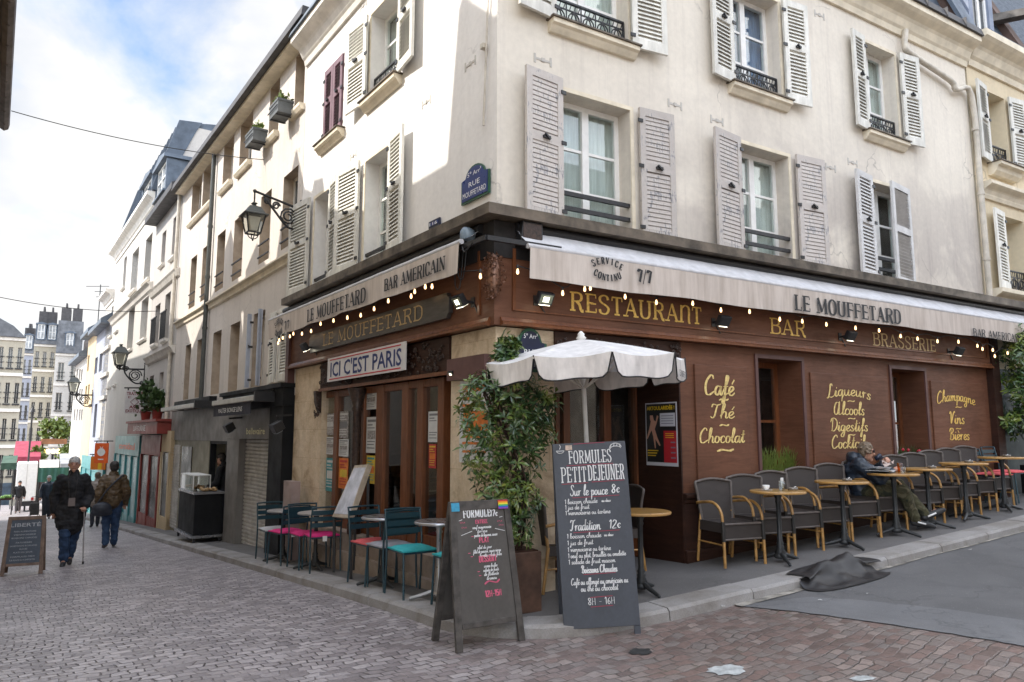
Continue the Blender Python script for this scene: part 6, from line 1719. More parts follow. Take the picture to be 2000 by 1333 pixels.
# ------------------------------------------------------------------ house beyond the cafe on the side street
RB = thing('house', 'yellowish house with white shutters and mansard beyond the drainpipe', 'house', RF @ Matrix.Translation((U1 + .06, 0, 0))); OB = Matrix.Translation((-U1 - .06, 0, 0))
wu = (vline(hr, (1919, 174)), vline(hr, (1961, 194)), hr(1950, 328)[1], hr(1940, 184)[1]); wl = (vline(hr, (1954, 422)), vline(hr, (1998, 431)), hr(1975, 572)[1], hr(1976, 427)[1])
ZRB = 8.05
mb = wall_mb(U1 + .06, 22, ZB, ZRB, [(*wu, .34), (*wl, .34)]); shell(mb, U1 + .06, 22, ZB, ZRB, 7.5); mb.build('wall', M_YELLOWCREAM, RB, OB)
for W in (wu, wl):
    window(RB, OB, *W, .28, 2, 4, .06, M_CURTAIN)
    wd = (W[1] - W[0]) * .62
    shutter(RB, OB, W[0] - wd - .02, W[0] - .02, W[2], W[3] + .02, 'r', 9, M_SHUTW); shutter(RB, OB, W[1] + .02, W[1] + wd + .02, W[2], W[3] + .02, 'l', 7, M_SHUTW)
    railing(RB, OB, W[0] + .02, W[1] - .02, W[2] + .03, W[2] + .4, .05)
sill(RB, OB, wu[0] - .06, wu[1] + .06, wu[2] - .005, M_TRIM, .22, .2)
z = (hr(1898, 356)[1] + hr(2000, 383)[1]) / 2; cornice(RB, OB, U1 + .15, 21.9, z, M_TRIM, .2, .26, 'string_course')
cornice(RB, OB, U1 + .15, 21.9, wl[2] - .02, M_TRIM, .22, .3, 'string_course')
cornice(RB, OB, U1 + .06, 21.9, ZRB + .26, M_TRIM, .36, .5)
m = MB(); zz = ZRB + .262; m.prism([(-.36, zz), (-.3, zz + .08), (.1, zz + .1), (1.3, zz + 3.2), (5, zz + 3.6), (7.5, zz)], U1 + .35, 22, 'x'); rb = m.build('mansard_roof', M_SLATE, RB, OB)
MB().prism([(-.05, zz + .1), (1.25, zz + 3.6), (3, zz + 4.2), (3, zz + .1)], U1 + .02, U1 + .34, 'x').build('party_wall', mat('brown_party_wall', (.10, .062, .048), .85, .2, 4), RB, OB)
MB().bar((U1 + .15, -.1, zz + .1), (U1 + .15, 1.22, zz + 3.65), .4, .06, (0, -1, 0)).build('zinc_coping', M_ZINC, RB, OB)
q = hr(1908, 70, .2)[0]
dormer(rb, I4, q - .42, q + .42, zz + .12, zz + 2.0, .1, 1.5, mat('blue_grey_dormer', (.17, .20, .27), .6, .1, 4), M_PANE)
p1, p2 = hr(1935, 40, 1.2), hr(2010, 5, -.6)
MB().bar((q + .9, .9, zz + 1.2), (q + 2.2, -.5, zz + 1.35), .2, .14).build('roof_beam', mat('weathered_beam', (.13, .115, .10), .8, .3, 6), RB, OB)
for xx in (q + 1.5,): MB().prism([(-.05, zz + .1), (1.25, zz + 3.3), (3, zz + 3.9), (3, zz + .1)], xx, xx + .3, 'x').build('party_wall', mat('brown_party_wall', (.10, .062, .048)), RB, OB)
# its dark shopfront
m = MB(); m.box(XR + .24, 22, -.02, .3, .1, ZB - .005); m.build('shop_wall', mat('dark_teal_shop', (.03, .045, .045), .5, .3, 2), RB, OB)

# ------------------------------------------------------------------ bottom of the street
M_GZINC = mat('grey_zinc', (.11, .115, .125), .7, .25, 2)
M_OLDCREAM = plaster('old_cream_render', (.40, .365, .29), (.25, .23, .2), .4)
def fronted(name, label, pl, pr_, yt, d, mt_, rows, cols, dep=9.0, roof=None, cat='house', zg_=-6.5, roofh=4.0):
    a, c = atd(pl, 850, d), atd(pr_, 850, d); zt_ = atd((pl + pr_) / 2, yt, d).z
    th_ = math.atan2(-a.x, d) * .95
    t = thing(name, label, cat, Matrix.Translation((a.x, d, zg_)) @ Matrix.Rotation(th_, 4, 'Z')); w_ = (c.x - a.x) * math.cos(th_) * 1.02; h = zt_ - zg_
    wins = []
    for i in range(rows):
        for j in range(cols):
            x = w_ * (j + .5) / cols; z = h - (h * .80) * (i + 1) / rows + .4; hh = h * .8 / rows * .58; ww = min(.62, w_ / cols * .24)
            wins.append((x - ww, x + ww, z, z + hh))
    mb = wall_mb(0, w_, 0, h, wins, .3); shell(mb, 0, w_, 0, h, dep); mb.build('wall', mt_, t)
    for w4_ in wins:
        o = flat_window(t, I4, *w4_, .22, 2, 3, M_TRIMW, M_PANE)
        MB().bar((w4_[0] - .1, -.08, w4_[2] + .9), (w4_[1] + .1, -.08, w4_[2] + .9), .06).bar((w4_[0] - .1, -.08, w4_[2] + .45), (w4_[1] + .1, -.08, w4_[2] + .45), .05).box(w4_[0] - .1, w4_[1] + .1, -.15, 0, w4_[2] - .12, w4_[2] - .01).build('balcony_rail', M_IRON, o)
    m = MB(); m.box(.1, w_ - .1, -.12, -.001, 0, h * .17); m.box(0, w_, -.2, -.001, h * .17 + .002, h * .19); m.build('shop_base', mat('dark_shop_' + str(rows), ((.03, .05, .07), (.05, .03, .025))[rows % 2], .6, .3, 2), t)
    m = MB()
    for i in range(rows): m.box(-.02, w_ + .02, -.16, 0, h - h * .8 * i / rows - .28, h - h * .8 * i / rows - .02)
    m.build('string_course', M_TRIMW, t)
    if roof:
        m = MB(); m.prism([(-.3, h), (.9, h + roofh), (dep - .9, h + roofh), (dep, h)], 0, w_, 'x'); r = m.build('mansard_roof', roof, t)
        for j in range(max(1, cols - 1)):
            x = w_ * (j + .5) / max(1, cols - 1); dormer(r, I4, x - .5, x + .5, h + .5, h + 2.4, -.05, 1.2)
        m = MB()
        for x in (.2, w_ - 1.2):
            m.box(x, x + 1.0, 1.5, 4.5, h + roofh - .5, h + roofh + 1.6)
            for k in range(6): m.lathe([(.13, 0), (.10, .6)], 6, (x + .5, 1.7 + k * .5, h + roofh + 1.6))
        m.build('chimney', M_ROOFDK, t)
    return t, w_, h
fronted('apartment_house', 'white house front with mansard at the bottom of the street', 96, 146, 690, 84, M_PALE, 4, 2, roof=M_GZINC)
fronted('apartment_house', 'cream Parisian house with balconies left of the white front', 52, 95.8, 672, 86, M_OLDCREAM, 5, 3, roof=M_GZINC, roofh=2.6)
fronted('apartment_house', 'blue grey house in shade behind the cream Parisian house', 30, 51, 690, 96, M_BLUEGREY, 5, 2, roof=M_GZINC, roofh=2.0)
t, w_, h = fronted('apartment_house', 'yellow cream house at the left edge down the street', -60, 33, 655, 58, M_OLDCREAM, 4, 5, dep=14, zg_=-5, roof=None)
m = MB(); m.prism([(0, h), (w_, h), (w_ * .72, h + .9), (0, h + 2.2)], -.4, 8); m.build('roof', M_GZINC, t)
# dark gable beside the white house
a = atd(150, 850, 83); m = MB(); zt_ = atd(160, 668, 83).z
dk = thing('house', 'house with a dark bare gable wall behind the white receding front', 'house', Matrix.Translation((a.x, 83, -6)))
m.prism([(0, 0), (2.4, 0), (2.4, zt_ + 6 + .6), (1.2, zt_ + 8), (0, zt_ + 6)], 0, 8); m.build('gable_wall', mat('sooty_gable', (.07, .062, .06), .9, .3, 2), dk)
m = MB(); m.box(1.2, 2.3, 1, 4, zt_ + 6.6, zt_ + 9.4)
for k in range(5): m.lathe([(.13, 0), (.1, .6)], 6, (1.75, 1.3 + k * .55, zt_ + 9.4))
m.build('chimney', M_GREYR, dk)
at_ = atd(193, 640, 40)
m = MB(); m.tube([(0, 0, 0), (0, 0, 2.2)], .025, 6)
for z, l in ((2.1, .8), (1.8, .3), (1.5, .2)): m.bar((-l, 0, z), (l * .6, 0, z), .03)
tag(m.build('tv_antenna', M_IRON, None, Matrix.Translation(atd(191, 632, 40)) ), 'thin television antenna on the far roofs', 'antenna')
# market stalls, truck
def gz(px, d): p = atd(px, 900, d); return g(p.x, p.y)
def stall_awn(pl, pr_, y0, y1, d, dep, label, mt_, stripes=None):
    a, c = atd(pl, y1, d), atd(pr_, y1, d); zt_ = atd(pl, y0, d + dep).z
    zg_ = gz((pl + pr_) / 2, d)
    t = thing('market_stall', label, 'stall', Matrix.Translation((a.x, d, zg_)) @ Matrix.Rotation(.58, 4, 'Z')); w_ = (c.x - a.x) * .9; z0 = a.z - zg_; z1 = zt_ - zg_
    m = MB(); n = 6
    rows = [[(w_ * i / n, dep * s, z0 + (z1 - z0) * s - .06 * math.sin(PI * s)) for i in range(n + 1)] for s in (0, .33, .66, 1)]
    m.grid(rows, True); m.strip([(w_ * i / n, 0, z0 - .3 - .05 * (i % 2)) for i in range(n + 1)], rows[0]); m.build('awning', mt_, t)
    for x in (.05, w_ - .05): MB().bar((x, .1, 0), (x, .1, z0), .05).bar((x, dep, 0), (x, dep, z1), .05).build('post', M_IRON, t)
    rnd = random.Random(int(pl)); m = MB().box(.1, w_ - .1, .2, .9, .7, .8); m.build('table', M_WOODDK, t)
    m = MB()
    for i in range(40): m.ball((rnd.uniform(.15, w_ - .15), rnd.uniform(.22, .85), .85), .08, 6)
    m.build('produce', mat('produce_' + str(int(pl) % 3), ((.4, .12, .03), (.35, .3, .04), (.12, .25, .05))[int(pl) % 3], .5, .3, 8), t)
stall_awn(26, 76, 862, 893, 46, 4, 'market stall with a pink and maroon awning at the left', mat('maroon_canvas', (.30, .04, .07), .8, .15, 3))
stall_awn(77, 128, 898, 914, 44, 3, 'market stall with a pale grey awning in the middle', M_GREYR)
stall_awn(118, 160, 886, 906, 41, 3, 'market stall with a steel grey awning next to the teal shop', mat('steel_canvas', (.30, .31, .33), .6, .15, 3))
stall_awn(2, 30, 890, 905, 36, 2.5, 'dark green stall at the left edge of the street', mat('green_canvas', (.05, .10, .07), .8, .2, 3))
a, c = atd(31, 940, 40), atd(72, 905, 40)
tr = thing('delivery_truck', 'white box delivery truck parked down the street', 'truck', Matrix.Translation((a.x, 40, gz(50, 40))) @ Matrix.Rotation(.58, 4, 'Z')); w_ = (c.x - a.x) * .9; hb = c.z - gz(50, 40)
MB().box(0, w_, 0, 3.2, .55, hb).build('box_body', M_WHITE, tr, bevel=.03)
MB().box(.05, w_ - .05, 3.25, 4.6, .4, hb * .75).build('cab', M_WHITE, tr, bevel=.1)
MB().box(.05, w_ - .05, -.05, 4.5, .3, .54).build('chassis', M_IRON, tr)
for x in (.15, w_ - .15):
    for y in (.7, 3.9): MB().tube([(x - .1, y, .35), (x + .1, y, .35)], .35, 14).build('wheel', M_IRON, tr)
for x in (.08, w_ - .2): MB().box(x, x + .12, -.06, -.001, .6, .75).build('tail_light', mat('tail_red', (.4, .02, .02), .3, 0), tr)
MB().box(w_ / 2 - .01, w_ / 2 + .01, -.012, -.001, .6, hb - .05).build('door_seam', M_GREYR, tr)
a, c = atd(73, 942, 39), atd(126, 914, 39)
gt = thing('green_tarpaulin', 'dark green tarpaulin screen beside the white truck', 'tarpaulin', Matrix.Translation((a.x, 39, a.z)) @ Matrix.Rotation(.4, 4, 'Z'))
n = 16; MB().grid([[((c.x - a.x) * i / n, .05 * math.sin(i * 1.7), (c.z - a.z) * j / 3) for i in range(n + 1)] for j in range(4)], True).build('sheet', mat('green_tarp', (.012, .085, .06), .5, .2, 3), gt)
for x in (0, c.x - a.x): MB().bar((x, .1, gz(90, 39) - a.z), (x, .1, c.z - a.z), .05).build('post', M_IRON, gt)
a, c = atd(78, 890, 50), atd(128, 868, 50)
pg = thing('planted_terrace', 'wooden terrace roof with green plants on top and warm lamps', 'terrace', Matrix.Translation((a.x, 50, gz(100, 50))) @ Matrix.Rotation(.58, 4, 'Z')); w_ = (c.x - a.x) * .9; z0 = a.z - gz(100, 50); z1 = c.z - gz(100, 50)
MB().box(0, w_, 0, 3, z1, z1 + .35).build('roof', mat('orange_wood', (.28, .12, .05), .6, .2, 3), pg)
for x in (.1, w_ - .1): MB().bar((x, .1, 0), (x, .1, z1), .12).build('post', M_WOODDK, pg)
m = MB()
for i in range(5): m.ball((w_ * (i + .5) / 5, .4, z1 - .5), .16, 8)
m.build('lamp', emit('warm_lamp', (1, .7, .2), 2.0), pg)
leaf_cloud(MB(), [((w_ * random.random(), .8 + random.random(), z1 + .5 + random.random() * .9), .35) for _ in range(14)], 900, .3, random.Random(11)).build('plants', M_LEAFY, pg, fix=False)
def street_tree(px, py0, py1, d, label, seed):
    zg_ = gz(px, d); top = atd(px, py0, d).z - zg_; bot = atd(px, py1, d).z - zg_; p = atd(px, 900, d); rnd = random.Random(seed)
    t = thing('street_tree', label, 'tree', Matrix.Translation((p.x, d, zg_)))
    MB().tube([(0, 0, 0), (.05, 0, bot), (0, 0, (bot + top) / 2)], [.09, .07, .03], 7).build('trunk', M_WOODDK, t)
    r = (top - bot) / 2
    leaf_cloud(MB(), [((rnd.gauss(0, r * .5), rnd.gauss(0, r * .5), bot + r + rnd.gauss(0, r * .5)), r * .4) for _ in range(12)], 700, .22, rnd).build('crown', M_LEAFY, t, fix=False)
street_tree(136, 862, 895, 47, 'small yellow green tree by the market stalls', 3)
street_tree(72, 878, 902, 48, 'small tree at the left of the planted terrace', 5)
# tall thin mast
p = atd(55, 905, 42); tag(MB().tube([(0, 0, 0), (0, 0, atd(55, 805, 42).z - gz(55, 42))], .05, 8).lathe([(.16, 0), (.02, .3)], 8, (0, 0, atd(55, 805, 42).z - gz(55, 42))).build('lamp_post', M_IRON, None, Matrix.Translation((p.x, 42, gz(55, 42)))), 'thin dark lamp post in front of the cream Parisian house', 'lamp post')
# overhead cables
def cable(a, c, sag, r, label):
    P = []
    for i in range(25):
        t = i / 24; p = Vector(a).lerp(Vector(c), t); p.z -= sag * 4 * t * (1 - t); P.append(p)
    tag(MB().tube(P, r, 5).build('overhead_cable', M_WIRE, None), label, 'cable')
xe, zze = hl(518, 313)
w_end = LF @ Vector((xe, -.02, zze)); e_end = LF @ Vector((e2.x + 3, e2.y, ze - .1))
s_ = atd(22, 217, 11.5)
cable(LF @ Vector(((LFI @ s_).x, (LFI @ s_).y, s_.z)), w_end, .12, .008, 'upper thin cable slung from the dark eaves to the cream house')
xe, zze = hl(310, 608); cable(atd(-15, 578, 19), LF @ Vector((xe, -.02, zze)), .15, .010, 'lower thin cable crossing the street in front of the white house')
# ------------------------------------------------------------------ terrace furniture
def wicker():
    k = NT('brown_wicker'); v = k.coords()
    wv = k.n('ShaderNodeTexWave', wave_type='BANDS', bands_direction='Z', i_Scale=26.0, i_Distortion=.6); k.l(v, wv.inputs['Vector'])
    wx = k.n('ShaderNodeTexWave', wave_type='BANDS', bands_direction='X', i_Scale=22.0, i_Distortion=.6); k.l(v, wx.inputs['Vector'])
    h = k.mix(.5, wv.outputs[0], wx.outputs[0]); c = k.ramp(h, [(.25, (.018, .0135, .012)), (.75, (.054, .042, .037))])
    k.col(c); k.rough(.6); k.bump(h, .6, .006); return k.m
M_WICK = wicker()
M_WRIM = mat('wicker_rim', (.10, .083, .074), .55, .15, 20)
M_BAMB = mat('bamboo', (.40, .215, .065), .38, .25, 14, (1, 1, 1), coat=.2); M_BAND = mat('black_binding', (.02, .018, .016), .6, .1, 9)
def armchair(M, label, group):
    t = thing('wicker_armchair', label, 'chair', M, group)
    w, d, sh, bh = .235, .215, .43, .865
    MB().grid([[(x * w, y, sh + .012 - .02 * (1 - x * x) * (1 - ((y) / d) ** 2)) for x in np.linspace(-1, 1, 7)] for y in np.linspace(-d, d, 6)], True).box(-w, w, -d, -d + .015, sh - .155, sh + .008).box(-w, -w + .015, -d + .015, d, sh - .09, sh + .005).box(w - .015, w, -d + .015, d, sh - .09, sh + .005).build('seat', M_WICK, t)
    def bp(x, s):                                        # curved back
        return (x * (w * .86 + .035 * s), d - .015 + .055 * s + .03 * (1 - x * x) * (.3 + .7 * s), sh + .0 + (bh - sh - .035 * x * x * s) * s)
    MB().grid([[bp(x, s) for x in np.linspace(-1, 1, 9)] for s in np.linspace(0, 1, 8)], True).build('backrest', M_WICK, t, fix=False)
    rim = [bp(-1, s) for s in np.linspace(0, 1, 6)] + [bp(x, 1) for x in np.linspace(-.8, .8, 7)] + [bp(1, s) for s in np.linspace(1, 0, 6)]
    MB().tube(catmull(rim, 3), .016, 8).tube([(-w, -d, sh), (w, -d, sh)], .014, 6).tube([(-w, -d, sh - .155), (w, -d, sh - .155)], .012, 6).build('rim', M_WRIM, t)
    for s in (-1, 1):
        MB().tube(catmull([(s * (w + .022), -d - .02, .0), (s * (w + .02), -d - .005, sh), (s * (w + .02), -d + .03, sh + .14), (s * (w + .02), -d + .12, sh + .205), (s * (w + .02), 0, sh + .215), (s * (w + .0), d + .02, sh + .19)], 5), .0155, 8).build('armrest', M_BAMB, t)
        MB().tube([(s * (w + .022), -d - .012, sh - .17), (s * (w + .0195), -d - .004, sh + .03)], .020, 8).build('binding', M_BAND, t)
        MB().tube([(s * (w - .01), d + .05, 0), (s * (w - .01), d - .01, sh - .02), (s * (w - .03), d - .0, sh + .1)], .0155, 8).build('leg', M_BAMB, t)
        MB().tube([(s * (w + .01), -d, .22), (s * (w - .01), d + .02, .22)], .010, 6).build('stretcher', M_BAMB, t)
    return t
def slatted():
    k = NT('slatted_table_top'); v = k.coords((1, 1, 1))
    wv = k.n('ShaderNodeTexWave', wave_type='BANDS', bands_direction='X', wave_profile='SAW', i_Scale=3.0); k.l(v, wv.inputs['Vector'])
    gap = k.ramp(wv.outputs[0], [(.02, .12), (.06, 1.0), (.95, 1.0), (.99, .12)]); n = k.noise(k.coords((9, 1.5, 1)), 6, 5)
    c = k.ramp(n, [(.3, (.36, .19, .055)), (.7, (.60, .36, .12))]); k.col(k.mix(1, c, gap, 'MULTIPLY')); k.rough(.3); k.p.inputs['Coat Weight'].default_value = .5; k.p.inputs['Coat Roughness'].default_value = .2
    return k.m
M_TTOP = slatted(); M_CASTIRON = mat('cast_iron', (.022, .024, .026), .45, .25, 12)
def round_table(M, label, group, top=None, base=None, r=.285, h=.735, rimm=None):
    t = thing('bistro_table', label, 'table', M, group)
    o = MB().lathe([(.0001, h), (r - .006, h), (r, h - .006), (r, h - .022), (r - .01, h - .026), (.0001, h - .026)], 36, smooth=False).build('tabletop', top or M_TTOP, t)
    MB().lathe([(r + .001, h - .004), (r + .005, h - .012), (r + .001, h - .024)], 36).build('rim', rimm or mat('honey_edge', (.42, .23, .07), .4, .2, 9), o)
    MB().lathe([(.05, .075), (.055, .10), (.036, .14), (.042, .155), (.03, .17), (.038, .19), (.026, .215), (.024, .60), (.034, .62), (.026, .64), (.05, h - .03)], 14).build('column', base or M_CASTIRON, t)
    m = MB(); m.lathe([(.05, .035), (.075, .05), (.055, .08)], 12)
    for k in range(3):
        a = 2 * PI * k / 3 + PI / 2 + .5
        m.tube(catmull([(.03 * math.cos(a), .03 * math.sin(a), .085), (.12 * math.cos(a), .12 * math.sin(a), .055), (.21 * math.cos(a), .21 * math.sin(a), .03), (.26 * math.cos(a), .26 * math.sin(a), .018)], 4), [.026 - .011 * i / 12 for i in range(13)], 7)
        m.ball((.262 * math.cos(a), .262 * math.sin(a), .014), .017, 7)
    m.build('foot', base or M_CASTIRON, t)
    return t
chairs = [(1384, 952, 'first wicker armchair of the long row, next to the dark entry side panel'), (1443, 945, 'second wicker armchair of the row, left of the nearest table with cups'), (1498, 938, 'wicker armchair behind the nearest table with cups'),
          (1555, 925, 'wicker armchair in front of the right edge of the first deep window'), (1611, 919, 'wicker armchair just left of the seated man'), (1664, 914, 'wicker armchair the man in the navy jacket sits in'),
          (1737, 905, 'wicker armchair just right of the seated man'), (1773, 899, 'wicker armchair under the second deep window with red flowers'), (1810, 894, 'wicker armchair under the Champagne panel, left one of three'),
          (1843, 891, 'wicker armchair under the Champagne panel, middle one of three'), (1876, 887, 'last wicker armchair of the row, beside the blue metal chairs')]
GC = 'wicker armchairs along the mahogany wall'
chx = []
proto = None
for i, (px, py, lb) in enumerate(chairs):
    x = hr(px, py, -.06)[0] - .03; chx.append(x)
    rot = math.radians((-9, -11, -7, -10, -8, -6, -9, -10, -7, -9, -8)[i]); 
    P = pav(RF, x, -.37); M = Matrix.Translation(P) @ RF.to_3x3().to_4x4() @ Matrix.Rotation(rot, 4, 'Z')
    if proto is None: proto = armchair(M, lb, GC)
    else: copy_thing(proto, M, lb, GC)
P = gnd(1078, 1150, KERB)
copy_thing(proto, place((P.x + .03, P.y + .05, P.z), math.radians(118)), 'wicker armchair half hidden behind the left side of the tall breakfast board', GC)
P = gnd(1262, 1122, KERB)
copy_thing(proto, place((P.x - .30, P.y + .30, P.z), math.radians(-70)), 'wicker armchair half hidden behind the right side of the tall breakfast board', GC)
GT = 'round slatted tables on the pavement'
tabs = [(1527, 1098, 'nearest slatted round table, with coffee cup and glass'), (1657, 1070, 'slatted round table just left of the seated man with one ashtray'), (1752, 1046, 'slatted round table with newspapers in front of the seated man'),
        (1825, 1032, 'slatted round table right of the newspapers table'), (1893, 1015, 'slatted round table second from the right bush'), (1967, 998, 'slatted round table nearest the right bush, by the blue chairs')]
tproto = None; tpos = []
for i, (px, py, lb) in enumerate(tabs):
    q = RFI @ gnd(px, py, KERB); P = pav(RF, q.x, -.70); tpos.append(P)
    M = Matrix.Translation(P) @ RF.to_3x3().to_4x4() @ Matrix.Rotation(.35 * i, 4, 'Z')
    if tproto is None: tproto = round_table(M, lb, GT)
    else: copy_thing(tproto, M, lb, GT)
P = gnd(1262, 1163, KERB); 
copy_thing(tproto, place((P.x - .02, P.y + .12, P.z), 1.0), 'slatted round table half hidden by the tall breakfast board', GT); tpos.append(Vector((P.x - .02, P.y + .12, P.z)))
# things on the tables
M_PORC = mat('white_porcelain', (.75, .74, .72), .2, 0); M_CLEAR = glass_mat('clear_glass', (.92, .94, .94), 2.0); M_PAPER = mat('newsprint', (.55, .54, .52), .8, .25, 30); M_NAVYCUP = mat('navy_cup', (.015, .022, .045), .3, .1, 9)
RZ = RF.to_3x3().to_4x4()
def on_table(i, dx, dy, dz=.736): return Matrix.Translation(tpos[i] + Vector((0, 0, dz))) @ RZ @ Matrix.Translation((dx, dy, 0))
def cup(M, label):
    t = thing('coffee_cup', label, 'cup', M)
    MB().lathe([(.02, .0), (.066, .008), (.068, .011), (.02, .005)], 18).build('saucer', M_PORC, t)
    MB().lathe([(.02, .012), (.034, .03), (.038, .058), (.035, .058), (.03, .03), (.001, .018)], 16).tube([(.036, 0, .05), (.055, 0, .045), (.05, 0, .028), (.033, 0, .024)], .005, 6).build('bowl', M_PORC, t)
cup(on_table(0, -.12, .05), 'white coffee cup and saucer on the nearest slatted table')
def tumbler(M, label, h=.10, r=.032, mt=None):
    t = thing('glass', label, 'glass', M)
    MB().lathe([(.001, .0), (r * .82, 0), (r, h), (r * .92, h), (r * .75, .01), (.001, .01)], 16).build('tumbler', mt or M_CLEAR, t)
tumbler(on_table(0, .04, -.02), 'water glass standing on the nearest slatted table'); 
t = thing('receipt_holder', 'glass holding white paper slips on the nearest slatted table', 'holder', on_table(0, .10, .02)); MB().lathe([(.001, 0), (.03, 0), (.034, .09), (.031, .09), (.027, .008)], 14).build('tumbler', M_CLEAR, t)
MB().box(-.02, .02, -.004, .0, .02, .13).box(-.016, .02, .004, .008, .02, .12).build('paper_slips', M_PORC, t)
def ashtray(M, label):
    t = thing('ashtray', label, 'ashtray', M, 'glass ashtrays on the slatted tables')
    MB().lathe([(.001, .004), (.036, .004), (.046, .03), (.052, .03), (.05, .0), (.001, 0)], 14).build('dish', mat('smoked_glass', (.16, .14, .12), .15, .2, 9, spec=.8), t)
    m = MB(); m.tube([(.02, .0, .03), (.065, .01, .036)], .004, 5); m.build('cigarette_butt', M_PORC, t)
for i, lb in ((0, 'glass ashtray at the right edge of the nearest slatted table'), (1, 'glass ashtray on the table left of the seated man'), (3, 'glass ashtray on the table right of the newspapers'), (4, 'glass ashtray on the second table from the right bush'), (5, 'glass ashtray on the table nearest the right bush')):
    ashtray(on_table(i, .17 if i == 0 else .02, -.06), lb)
t = thing('newspaper', 'folded newspapers lying on the table before the seated man', 'newspaper', on_table(2, -.05, .10) @ Matrix.Rotation(.3, 4, 'Z'))
m = MB(); rows = [[(x, y, .012 + .02 * abs(math.sin(x * 9)) + .006 * y) for x in np.linspace(-.22, .16, 12)] for y in np.linspace(-.12, .14, 5)]; m.grid(rows, True); rows2 = [[(x * .8 + .03, y * .8 + .03, z + .02 + .012 * math.sin(x * 14)) for x, y, z in r] for r in rows]; m.grid(rows2, True); m.build('sheets', M_PAPER, t, fix=False)
m = MB(); 
for k in range(9): m.box(-.17 + .03 * k, -.15 + .03 * k, -.09, .11, .068, .07)
m.build('print', mat('print_grey', (.25, .25, .26), .8, 0), t)
t = thing('crumpled_napkin', 'crumpled paper on the newspapers of the middle table', 'paper', on_table(2, .03, .1, .80)); rnd = random.Random(2); m = MB()
for _ in range(9):
    p = Vector((rnd.uniform(-.05, .05), rnd.uniform(-.04, .04), rnd.uniform(0, .06))); m.add([p + Vector((rnd.uniform(-.05, .05), rnd.uniform(-.05, .05), rnd.uniform(-.03, .05))) for _ in range(4)], [(0, 1, 2, 3)])
m.build('sheet', mat('pinkish_paper', (.62, .50, .45), .8, .2, 9), t)
tumbler(on_table(2, .12, -.02), 'amber beer glass on the newspapers table', .12, .034, glass_mat('amber_glass', (.85, .55, .2), 1.5)); tumbler(on_table(2, -.02, -.14), 'small water glass on the newspapers table', .08)
# metal bistro chairs
M_NAVY = mat('navy_green_enamel', (.012, .045, .062), .35, .15, 8, coat=.3)
CUSH = {n: mat(n + '_cushion', c, .85, .12, 14, bump=.1) for n, c in (('pink', (.62, .02, .17)), ('red', (.66, .11, .12)), ('grey', (.33, .33, .37)), ('teal', (.03, .36, .38)), ('white', (.5, .5, .52)))}
def bistro_chair(M, label, col, group, tagm=False):
    t = thing('metal_chair', label, 'chair', M, group)
    w, d, sh, bh = .19, .19, .435, .80
    m = MB()
    m.tube(catmull([(-w, d + .03, 0), (-w, d, sh), (-w, d + .05, bh - .04), (-w + .03, d + .06, bh), (w - .03, d + .06, bh), (w, d + .05, bh - .04), (w, d, sh), (w, d + .03, 0)], 4), .011, 8)
    m.build('back_frame', M_NAVY, t)
    for k in range(3):
        z = bh - .035 - k * .075
        MB().grid([[(x * (w - .005), d + .052 - .03 * 0 - (bh - z) * .1 + .012 * (1 - x * x), z - q) for x in np.linspace(-1, 1, 7)] for q in (0, .055)], True).build('back_slat', M_NAVY, t)
    for s in (-1, 1): MB().tube([(s * (w - .01), -d - .02, 0), (s * (w - .015), -d + .01, sh - .01)], .011, 8).build('leg', M_NAVY, t)
    MB().box(-w + .012, w - .012, -d, d - .012, sh - .02, sh).build('seat', M_NAVY, t, bevel=.004)
    if col:
        m = MB(); n = 6
        top = [[(x * (w - .0), y * d - .01, sh + .004 + .034 * (1 - x ** 6) * (1 - y ** 6)) for x in np.linspace(-1, 1, 9)] for y in np.linspace(-1, .98, 9)]
        m.grid(top, True).box(-w + .0, w, -d - .008, d - .014, sh + .001, sh + .014)
        c = m.build('cushion', CUSH[col], t)
        if tagm: MB().box(-.02, .035, d - .008, d - .005, sh - .055, sh + .01).build('care_tag', M_PORC, c)
    return t
LZ = LF.to_3x3().to_4x4()
GB = 'metal bistro chairs on rue Mouffetard'
def bchair(x, y, face, label, col, tagm=False, dr=0):
    # face +1: towards the camera end of the street, -1: away
    return bistro_chair(Matrix.Translation(pav(LF, x, y)) @ LZ @ Matrix.Rotation((PI / 2 if face > 0 else -PI / 2) + dr, 4, 'Z'), label, col, GB, tagm)
bchair(-5.25, -.38, 1, 'farthest navy metal chair with a pale cushion by the roller shutter', 'white')
bchair(-4.55, -.42, -1, 'navy metal chair with pink cushion, nearest to the roller shutter', 'pink', True, .15)
bchair(-3.85, -.38, 1, 'navy metal chair with pink cushion facing the camera behind its table', 'pink')
bchair(-3.42, -.36, -1, 'navy metal chair with pink cushion and white tag beside the leaning menu', 'pink', True, -.1)
bchair(-1.86, -.36, 1, 'navy metal chair with coral red cushion', 'red', False, .08)
bchair(-1.40, -.38, -1, 'navy metal chair with grey cushion', 'grey', False, .05)
bchair(-.84, -.42, 1, 'navy metal chair with turquoise cushion seen fully', 'teal', False, -.05)
bchair(-.02, -.36, -1, 'navy metal chair with turquoise cushion partly hidden by the small menu board', 'teal', False, 0)
M_GREYTOP = mat('grey_table_top', (.36, .33, .31), .3, .15, 6); M_STEEL = mat('brushed_steel', (.42, .42, .43), .3, .1, 8, metal=.85)
GL_ = 'small round tables on rue Mouffetard'
